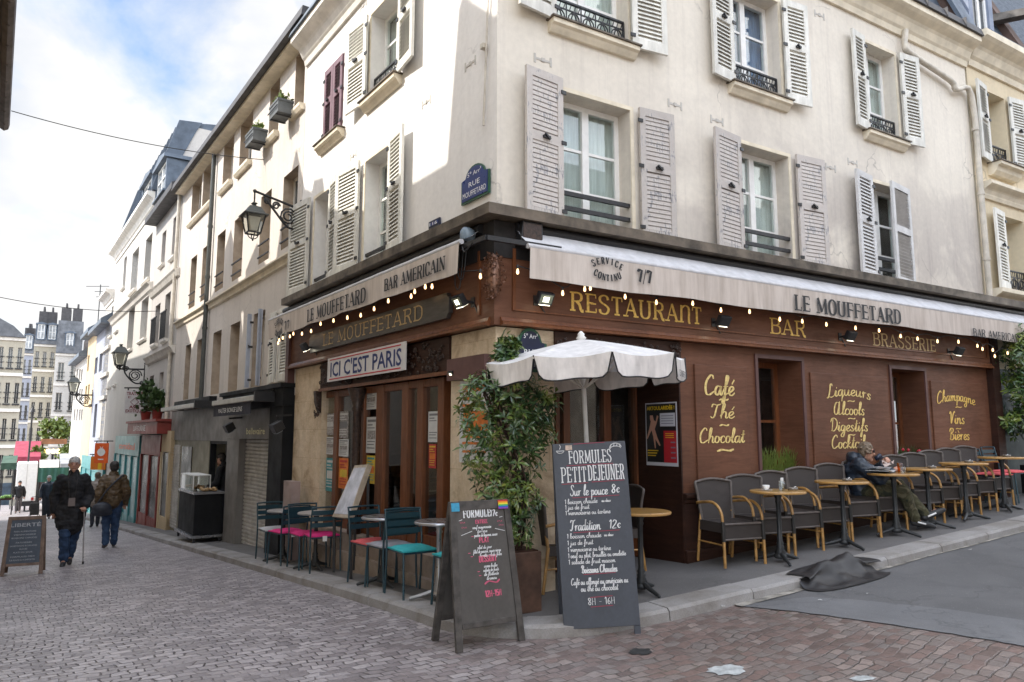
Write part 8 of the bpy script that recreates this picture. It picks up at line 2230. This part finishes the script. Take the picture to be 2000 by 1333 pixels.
# ------------------------------------------------------------------ people
M_SKIN = mat('skin', (.50, .27, .19), .55, .12, 14); M_HAIRG = mat('grey_hair', (.46, .45, .44), .7, .3, 40); M_HAIRD = mat('dark_hair', (.03, .024, .02), .6, .3, 40); M_HAIRB = mat('brown_grey_hair', (.16, .115, .075), .6, .35, 40)
M_BLACKC = mat('black_coat_cloth', (.016, .016, .019), .8, .3, 10, bump=.2); M_JEANS = mat('blue_denim', (.025, .055, .12), .8, .35, 9, bump=.15); M_NAVYJ = mat('navy_puffer', (.018, .028, .045), .45, .3, 7, (1, 1, 5), bump=.3, bscale=16); M_BROWNP = mat('olive_brown_puffer', (.10, .062, .028), .5, .25, 6, (1, 1, 5), bump=.4, bscale=14)
M_BEIGEP = mat('beige_puffer', (.30, .25, .21), .6, .2, 6, (1, 1, 5), bump=.4, bscale=14); M_SHOE = mat('dark_shoe', (.03, .03, .032), .5, .2, 9); M_TROUS = mat('dark_trousers', (.02, .022, .03), .8, .2, 9); M_GREYT = mat('grey_trousers', (.10, .09, .095), .8, .2, 9)
def camo():
    k = NT('camouflage_cloth'); f = k.noise(k.coords(), 9, 3, .5, .6); k.col(k.ramp(f, [(.38, (.025, .027, .016)), (.44, (.07, .066, .032)), (.56, (.045, .04, .02)), (.62, (.11, .095, .055))])); k.rough(.9); return k.m
M_CAMO = camo()
def blob(name, parts, voxel, mt, parent, M=None, smooth=4, fold=0.0):
    """one continuous skin from tapered limbs and ellipsoids"""
    mb = MB()
    for p in parts:
        if p[0] == 'e': mb.ball(p[1], 1.0, 14, sc=p[2])
        else:
            a, ra, c, rc = p; a, c = Vector(a), Vector(c)
            d = (c - a).length; n = max(2, int(d / .05) + 1)
            mb.tube([a.lerp(c, i / n) for i in range(n + 1)], [ra + (rc - ra) * i / n for i in range(n + 1)], 12)
            mb.ball(a, ra, 12); mb.ball(c, rc, 12)
    me = mb.mesh(name); o = bpy.data.objects.new(name, me); COL.objects.link(o)
    bm = bmesh.new(); bm.from_mesh(me); bmesh.ops.recalc_face_normals(bm, faces=bm.faces); bm.to_mesh(me); bm.free()
    r = o.modifiers.new('remesh', 'REMESH'); r.mode = 'VOXEL'; r.voxel_size = voxel; r.use_smooth_shade = True
    s = o.modifiers.new('smooth', 'SMOOTH'); s.factor = .5; s.iterations = smooth
    m2 = bpy.data.meshes.new_from_object(o.evaluated_get(bpy.context.evaluated_depsgraph_get()))
    if fold:
        for v in m2.vertices:
            c = v.co; n_ = mnoise.noise(Vector((c.x * 9, c.y * 9, c.z * 17))) + .5 * mnoise.noise(Vector((c.x * 22 + 5, c.y * 22, c.z * 30)))
            v.co = c + v.normal * (n_ * fold)
    o.modifiers.clear(); o.data = m2; bpy.data.meshes.remove(me); m2.name = name
    m2.materials.clear(); m2.materials.append(mt); m2.polygons.foreach_set('use_smooth', [True] * len(m2.polygons))
    o.parent = parent
    if M is not None: o.matrix_basis = M
    return o
def hand(parts, w, e, curl=.5, side=1, pm=None):
    """palm, four fingers and a thumb after the wrist w, continuing the forearm from e"""
    w, e = Vector(w), Vector(e); d = (w - e).normalized(); s = d.cross(Vector((0, 1, 0))); s = s.normalized() if s.length > .2 else Vector((1, 0, 0)); n = s.cross(d) * side
    if pm: n = Vector(pm).normalized(); s = d.cross(n).normalized(); n = s.cross(d)
    parts.append((w, .026, w + d * .075, .030)); parts.append(('e', w + d * .045, (.036, .036, .036)))
    for i, l in enumerate((.072, .082, .076, .058)):
        b_ = w + d * .078 + s * ((i - 1.5) * .019); k1 = b_ + (d * math.cos(curl) + n * math.sin(curl)) * l * .5; k2 = k1 + (d * math.cos(curl * 2.2) + n * math.sin(curl * 2.2)) * l * .5
        parts += [(b_, .0095, k1, .009), (k1, .009, k2, .0075)]
    tb = w + d * .03 - s * .03; t1 = tb + (d * .7 - s * .7 + n * .3).normalized() * .04; t2 = t1 + (d * .8 + n * .6).normalized() * .03
    parts += [(tb, .013, t1, .011), (t1, .011, t2, .009)]
def head_parts(c, f, up=(0, 0, 1), k=1.0):
    """skull, jaw, nose, ears; c centre, f facing direction"""
    c, f, up = Vector(c), Vector(f).normalized(), Vector(up).normalized(); s = f.cross(up).normalized()
    P = [('e', c + up * .02 * k, (.076 * k, .090 * k, .098 * k)), ('e', c + f * .012 * k - up * .035 * k, (.066 * k, .072 * k, .088 * k)), (c + f * .075 * k + up * .012 * k, .011 * k, c + f * .102 * k - up * .022 * k, .016 * k), (c + f * .06 * k - up * .098 * k, .026 * k, c + f * .066 * k - up * .10 * k, .026 * k)]
    for q in (-1, 1): P.append(('e', c + s * q * .080 * k - f * .005 * k, (.014 * k, .022 * k, .034 * k)))
    for q in (-1, 1): P.append((c + f * .078 * k + s * q * .018 * k + up * .027 * k, .012 * k, c + f * .066 * k + s * q * .048 * k + up * .027 * k, .011 * k))
    return P
def face(par, c, f, up=(0, 0, 1), k=1.0, glasses=False):
    c, f, up = Vector(c), Vector(f).normalized(), Vector(up).normalized(); s = f.cross(up).normalized(); m = MB()
    for q in (-1, 1): m.ball(c + f * .080 * k + s * q * .031 * k + up * .010 * k, .0085 * k, 8)
    m.tube([c + f * .082 * k + s * x * k - up * (.058 + .25 * abs(x)) * k for x in (-.024, -.012, 0, .012, .024)], .0042 * k, 5)
    for q in (-1, 1): m.tube([c + f * .088 * k + s * q * .016 * k + up * .030 * k, c + f * .078 * k + s * q * .05 * k + up * .030 * k], .005 * k, 5)
    m.build('face', mat('brows_and_lips', (.13, .06, .05), .6, 0), par)
def hair(par, c, f, mt, k=1.0, up=(0, 0, 1), shag=0.0, seed=1):
    c, f, up = Vector(c), Vector(f).normalized(), Vector(up).normalized(); r = random.Random(seed); s = f.cross(up).normalized()
    P = [('e', c + up * .046 * k - f * .012 * k, (.090 * k, .102 * k, .094 * k)), ('e', c - f * .045 * k - up * .012 * k, (.082 * k, .062 * k, .085 * k))]
    if shag:
        for _ in range(26):
            d = (up * r.uniform(-.2, 1) - f * r.uniform(-.5, 1) + s * r.uniform(-1, 1)).normalized(); P.append((c + up * .02 + d * .075 * k, .022 * k, c + up * .02 + d * (.10 + shag * r.random()) * k - up * .01, .011 * k))
    return blob('hair', P, .009, mt, par, smooth=3)
def figure(label, M, k, J, coat, legs, coat_m, leg_m, hair_m, cat='person', shoe_m=None, voxel=.011, group=None, hem=.78, open_front=False, hood=False, cap=None, look=(0, -1, 0), hands=True, shag=0):
    """J: joints; coat extra radius; standing or walking figure facing -y"""
    t = thing('person', label, cat, M @ Matrix.Diagonal((k, k, k, 1)), group)
    V = Vector; hp, ch, nk, hd = V(J['hip']), V(J['chest']), V(J['neck']), V(J['head'])
    P = [(hp, .115, hp.lerp(ch, .5), .105), (hp.lerp(ch, .5), .105, ch, .125), (ch, .12, nk, .055), (nk, .052, hd - V((0, 0, .05)), .048)]
    P += head_parts(hd, look)
    for s in ('l', 'r'):
        sh, el, wr, h2, kn, an = (V(J[n + s]) for n in ('sh', 'el', 'wr', 'hp', 'kn', 'an'))
        P += [(ch, .09, sh, .058), (sh, .052, el, .040), (el, .040, wr, .027), (h2, .085, kn, .055), (kn, .055, an, .038)]
        hand(P, wr, el, J.get('curl', .5), 1 if s == 'l' else -1)
        to = V(J['to' + s]); P += [(an, .036, to, .03)]
    blob('body', P, voxel * .72, M_SKIN, t, smooth=2)
    face(t, hd, look)
    C = [(hp + V((0, 0, .02)), .140 + coat, hp.lerp(ch, .5), .134 + coat), (hp.lerp(ch, .5), .134 + coat, ch, .138 + coat), (ch, .115 + coat, nk - V((0, 0, .03)), .075 + coat * .6), (nk - V((0, 0, .03)), .07 + coat * .6, nk + V((0, 0, .025)), .062 + coat * .5)]
    if hem < .85:
        C += [(hp, .155 + coat, V((hp.x, hp.y, hem)), .165 + coat), ]
        for s in ('l', 'r'): h2 = V(J['hp' + s]); kn = V(J['kn' + s]); q = h2.lerp(kn, max(0, (h2.z - hem) / max(.05, h2.z - kn.z))); C += [(h2, .12 + coat * .6, q, .115 + coat * .6)]
    for s in ('l', 'r'):
        sh, el, wr = (V(J[n + s]) for n in ('sh', 'el', 'wr'))
        C += [(ch, .10 + coat, sh, .064 + coat * .7), (sh, .063 + coat * .7, el, .053 + coat * .8), (el, .053 + coat * .8, wr.lerp(el, .08), .042 + coat * .6)]
    if hood: C.append(('e', nk + V((0, .10, .02)), (.12, .09, .10)))
    jk = blob('jacket', C, voxel, coat_m, t, smooth=4, fold=.020 if voxel < .0135 else 0)
    T = []
    T += [(hp, .125, hp + V((0, 0, .06)), .12)]
    for s in ('l', 'r'):
        h2, kn, an = (V(J[n + s]) for n in ('hp', 'kn', 'an')); T += [(hp, .115, h2, .105), (h2, .102 + legs, kn, .072 + legs), (kn, .072 + legs, an + V((0, 0, .02)), .056 + legs)]
    blob('trousers', T, voxel, leg_m, t, smooth=4, fold=.016 if voxel < .0135 else 0)
    S = []
    for s in ('l', 'r'):
        an, to = V(J['an' + s]), V(J['to' + s]); S += [(an - V((0, 0, .03)), .045, to, .042), (to, .042, to + (to - an).normalized() * .05 * 1, .034)]
    blob('shoes', S, voxel, shoe_m or M_SHOE, t, smooth=3)
    if cap: blob('cap', [('e', hd + V((0, .0, .055)), (.092, .105, .075))], .011, cap, t)
    if hair_m: hair(t, hd, look, hair_m, shag=shag)
    return t
def standing(stride=.18, arms=.12, lean=.02, lift=0):
    return dict(hip=(0, 0, .93), chest=(0, -lean, 1.30), neck=(0, -lean * 1.2, 1.47), head=(0, -lean * 1.5 - .01, 1.625), shl=(-.165, -lean, 1.385), shr=(.165, -lean, 1.385), ell=(-.25, .03 - arms * .3, 1.12), elr=(.25, .03 + arms * .3, 1.12), wrl=(-.25, -.05 - arms, .88), wrr=(.25, -.02 + arms * .6, .88),
                hpl=(-.09, 0, .90), hpr=(.09, 0, .90), knl=(-.09, -stride * .55 - .02, .49), knr=(.085, stride * .30 - .03, .49), anl=(-.085, -stride * .6, .085), anr=(.08, stride, .10 + lift), tol=(-.095, -stride * .6 - .13, .035), tor=(.095, stride - .12, .04 + lift * .3), curl=.6)
def ppl(px, py, face_cam=True, turn=0.0):
    p = gnd(px, py); th = math.atan2(-p.x, p.y); return Matrix.Translation(p) @ Matrix.Rotation((th if face_cam else th + PI) + turn, 4, 'Z'), p
# man with the cane
M_, p_ = ppl(131, 1103, True, -.05)
J = standing(.16, .05); J['elr'] = (.25, .03, 1.10); J['wrr'] = (.20, -.20, .93); J['wrl'] = (-.24, .02, .86); J['anl'] = (-.045, -.16, .085); J['tol'] = (-.05, -.29, .035); J['knl'] = (-.06, -.14, .49); J['anr'] = (.02, .12, .10)
J['tor'] = (.03, .0, .04); J['knr'] = (.07, .02, .49)
man = figure('grey haired man in a long black coat and jeans walking towards us with a cane', M_, 1.0, J, .035, .012, M_BLACKC, M_JEANS, M_HAIRG, hem=.66, voxel=.012)
m = MB(); m.prism([(-.05, 0), (.05, 0), (.045, .13), (-.045, .13)], -.012, .012); 
pch = thing('phone_pouch', 'grey pouch hanging from a neck strap on the man with the cane', 'pouch', man.matrix_basis @ Matrix.Translation((.01, -.22, .96))); m.build('pouch', mat('grey_pouch', (.22, .18, .17), .6, .1, 9), pch)
m = MB(); m.tube([(-.04, 0, .13), (-.075, .04, .46), (-.06, .12, .53)], .006, 5); m.tube([(.04, 0, .13), (.055, .04, .46), (.04, .12, .53)], .006, 5); m.build('strap', M_IRON, pch)
hw_ = man.matrix_basis @ Vector((.20, -.27, .87))
cn = thing('walking_cane', 'thin grey metal walking cane held by the man in the black coat', 'cane', Matrix.Translation(hw_)); zc = g(hw_.x + .05, hw_.y) - hw_.z
tip = Vector((.07, -.05, zc + .02))
MB().tube([(0, 0, 0), tip * .97], .010, 8).build('shaft', mat('silver_cane', (.42, .40, .42), .3, .1, 9, metal=.6), cn); MB().tube([(-.05, .02, .012), (0, 0, .02), (.05, -.02, .012)], .014, 8).build('handle', M_IRON, cn); MB().tube([tip * .95, tip], .016, 8).build('ferrule', M_IRON, cn)
# man in the brown puffer, from behind
M_, p_ = ppl(213, 1070, False, .1); J = standing(.10, .08)
bm_ = figure('man seen from behind in an olive brown puffer jacket and jeans', M_, 1.0, J, .05, .012, M_BROWNP, M_JEANS, M_HAIRD, hem=.90, voxel=.013, cap=M_HAIRD, shoe_m=M_GREYT)
bg_ = thing('shoulder_bag', 'large dark shoulder bag carried by the man in the brown puffer', 'bag', bm_.matrix_basis @ Matrix.Translation((.20, .20, .80)))
blob('bag', [('e', (0, 0, 0), (.19, .09, .15)), ((-.13, 0, -.06), .07, (.13, 0, -.06), .07)], .014, mat('dark_blue_bag', (.02, .024, .035), .5, .2, 7), bg_)
MB().tube(catmull([(.08, 0, .12), (-.1, .02, .42), (-.34, -.06, .66), (-.37, -.2, .62)], 5), .017, 6).build('strap', mat('dark_blue_bag', (.02, .024, .035)), bg_)
# companion in beige
M_, p_ = ppl(184, 1030, False, .1); J = standing(.08, .05)
figure('person in a pale beige quilted coat walking away beside the brown puffer', M_, .96, J, .05, 0, M_BEIGEP, M_TROUS, M_HAIRB, hem=.80, voxel=.016)
# person with trolley
M_, p_ = ppl(90, 1014, True); J = standing(.06, .04)
figure('person in a navy jacket and dark trousers coming up the street with a trolley', M_, 1.0, J, .035, .02, M_NAVYJ, M_TROUS, M_HAIRG, hem=.86, voxel=.017)
tr_ = thing('shopping_trolley', 'dark two wheeled shopping trolley beside the person in navy', 'trolley', M_ @ Matrix.Translation((-.42, .05, 0)))
MB().prism([(-.16, .18), (.16, .18), (.15, .66), (-.15, .66)], -.11, .11).build('bag', mat('trolley_cloth', (.06, .055, .05), .8, .2, 6), tr_, bevel=.02)
MB().tube([(-.12, .13, .1), (-.12, .14, .9), (.12, .14, .9), (.12, .13, .1)], .012, 6).build('handle', M_IRON, tr_)
for s in (-1, 1): MB().tube([(s * .16, .12, .09), (s * .19, .12, .09)], .09, 12).build('wheel', M_IRON, tr_)
# woman with tote
M_, p_ = ppl(34, 1003, True); J = standing(.20, .14)
wm = figure('woman in a black jacket and grey trousers carrying a pale tote bag', M_, .95, J, .03, 0, M_BLACKC, M_GREYT, M_HAIRD, hem=.88, voxel=.018)
tb_ = thing('tote_bag', 'pale tote bag hanging from the hand of the woman in black', 'bag', wm.matrix_basis @ Matrix.Translation((-.27, -.1, .42))); MB().prism([(-.15, 0), (.15, 0), (.14, .34), (-.14, .34)], -.05, .05).build('bag', mat('pale_tote', (.36, .36, .32), .8, .1, 6), tb_, bevel=.01); MB().tube([(-.1, 0, .34), (-.03, 0, .48), (.03, 0, .48), (.1, 0, .34)], .01, 5).build('strap', mat('pale_tote', (.36, .36, .32)), tb_)
# a few people near the stalls
for i, (px, py, mt_, hr_, lb) in enumerate(((120, 985, M_BROWNP, M_HAIRD, 'distant person in brown by the market stalls'), (132, 980, M_BLACKC, M_HAIRB, 'distant person in black by the market stalls'), (156, 978, M_BEIGEP, M_HAIRG, 'distant person in pale clothes near the far teal shop'))):
    M_, p_ = ppl(px, py, i != 1, .4 * i); figure(lb, M_, .98, standing(.06, .04), .03, 0, mt_, M_TROUS, hr_, hem=.84, voxel=.024)
# vendor in the doorway
xv = hl(437, 930, .25)[0]; zv = g(*(LF @ Vector((xv, .25, 0))).xy) + KERB + .05
J = standing(0, .1, .06); J['wrl'] = (-.18, -.32, 1.02); J['ell'] = (-.27, -.08, 1.1); J['wrr'] = (.14, -.34, 1.0); J['elr'] = (.27, -.06, 1.1); J['head'] = (0, -.14, 1.60)
figure('vendor in black leaning forward in the food shop doorway', Matrix.Translation(LF @ Vector((xv, .30, zv))) @ LZ @ Matrix.Rotation(-.75, 4, 'Z'), .98, J, .02, 0, M_BLACKC, M_TROUS, M_HAIRD, voxel=.014, hem=.88, look=(0, -.85, -.5), cap=M_HAIRD)
# seated man drinking from a dark mug
cx5 = chx[5]; P = pav(RF, cx5 - .03, -.30)
sm = thing('person', 'seated man in navy puffer and camouflage trousers drinking from a dark mug', 'person', Matrix.Translation(P) @ RZ @ Matrix.Rotation(math.radians(44), 4, 'Z') @ Matrix.Diagonal((.94, .94, .94, 1)))
V = Vector; hp, ch, nk, hd = V((0, .04, .52)), V((0, .13, .78)), V((0, .07, .925)), V((0, -.01, 1.045)); fl = V((0, -.97, -.12))
Jt = dict(shl=(-.18, .11, .88), shr=(.18, .11, .88), ell=(-.25, -.10, .70), elr=(.27, -.14, .76), wrl=(-.10, -.31, .80), wrr=(.075, -.235, .905), hpl=(-.10, .02, .52), hpr=(.10, .02, .52), knl=(-.14, -.40, .54), knr=(.10, -.40, .60), anl=(-.02, -.56, .15), anr=(.02, -.70, .22))
P_ = [(hp, .12, ch, .125), (ch, .12, nk, .055), (nk, .052, hd - V((0, 0, .05)), .048)] + head_parts(hd, fl, (0, -.1, 1))
for s in ('l', 'r'):
    sh, el, wr, h2, kn, an = (V(Jt[n + s]) for n in ('sh', 'el', 'wr', 'hp', 'kn', 'an')); P_ += [(ch, .09, sh, .058), (sh, .052, el, .04), (el, .04, wr, .027), (h2, .085, kn, .055), (kn, .055, an, .036)]
    P_ += [(an, .036, an + V((.02, -.12, .06 if s == 'r' else -.05)), .03)]
hand(P_, Jt['wrr'], Jt['elr'], .85, 1, pm=(-1, -.3, .1)); hand(P_, Jt['wrl'], Jt['ell'], .5, 1, pm=(0, 0, -1))
blob('body', P_, .0075, M_SKIN, sm, smooth=2); face(sm, hd, fl, (0, -.1, 1)); hair(sm, hd, fl, M_HAIRB, shag=.035, seed=4)
C = [(hp + V((0, 0, -.02)), .17, hp.lerp(ch, .5), .172), (hp.lerp(ch, .5), .172, ch, .17), (ch, .15, nk - V((0, 0, .03)), .095), (nk - V((0, 0, .03)), .088, nk + V((0, .02, .03)), .085), ('e', nk + V((0, .09, .03)), (.13, .085, .10)), (hp, .165, V((0, -.12, .52)), .15)]
for s in ('l', 'r'):
    sh, el, wr = (V(Jt[n + s]) for n in ('sh', 'el', 'wr')); C += [(ch, .13, sh, .10), (sh, .098, el, .084), (el, .084, wr.lerp(el, .15), .055)]
    for f_ in (.35, .7): q = sh.lerp(el, f_); C.append(('e', q, (.10, .10, .085)))
blob('jacket', C, .012, M_NAVYJ, sm, smooth=2, fold=.018)
T = [(hp - V((0, 0, .03)), .13, hp, .13)]
for s in ('l', 'r'):
    h2, kn, an = (V(Jt[n + s]) for n in ('hp', 'kn', 'an')); T += [(hp - V((0, 0, .03)), .12, h2, .11), (h2, .108, kn, .085), (kn, .085, an.lerp(kn, .08), .062)]
blob('trousers', T, .012, M_CAMO, sm, fold=.014)
for s, up_ in (('l', -.05), ('r', .055)):
    an = V(Jt['an' + s]); to = an + V((.015, -.15, up_)); blob('shoe', [(an + V((0, .03, -.02)), .05, to, .042), (to, .042, to + (to - an).normalized() * .06, .032)], .011, M_SHOE, sm)
    MB().tube([an + V((.045, -.0, -.01)), an + V((.05, -.10, up_ * .7))], .012, 6).tube([an + V((-.045, -.0, -.01)), an + V((-.042, -.10, up_ * .7))], .012, 6).build('shoe_stripe', M_PORC, sm)
m = MB(); s_ = fl.cross(V((0, -.1, 1))).normalized()
for q in (-1, 1):
    m.lathe([(.001, 0), (.027, .004), (.027, .008), (.001, .01)], 12, M=Matrix.Translation(hd + fl * .088 + s_ * q * .033 + V((0, 0, .02))) @ Matrix.Rotation(PI / 2, 4, 'X')); m.tube([hd + fl * .085 + s_ * q * .06 + V((0, 0, .02)), hd + s_ * q * .088 + V((0, 0, .03))], .004, 5)
gl_ = m.build('sunglasses', M_IRON, None, sm.matrix_basis.copy()); tag(gl_, 'dark sunglasses worn by the seated man in the navy puffer', 'sunglasses')
mg = thing('coffee_mug', 'dark navy mug held to the mouth of the seated man', 'mug', sm.matrix_basis @ Matrix.Translation(hd + V((0.0, -.105, -.095))) @ Matrix.Rotation(math.radians(62), 4, 'X'))
MB().lathe([(.001, 0), (.032, 0), (.042, .09), (.038, .09), (.03, .008), (.001, .006)], 16).build('bowl', M_NAVYCUP, mg); MB().tube([(.04, 0, .07), (.07, 0, .065), (.065, 0, .025), (.035, 0, .02)], .006, 6).build('handle', M_NAVYCUP, mg)
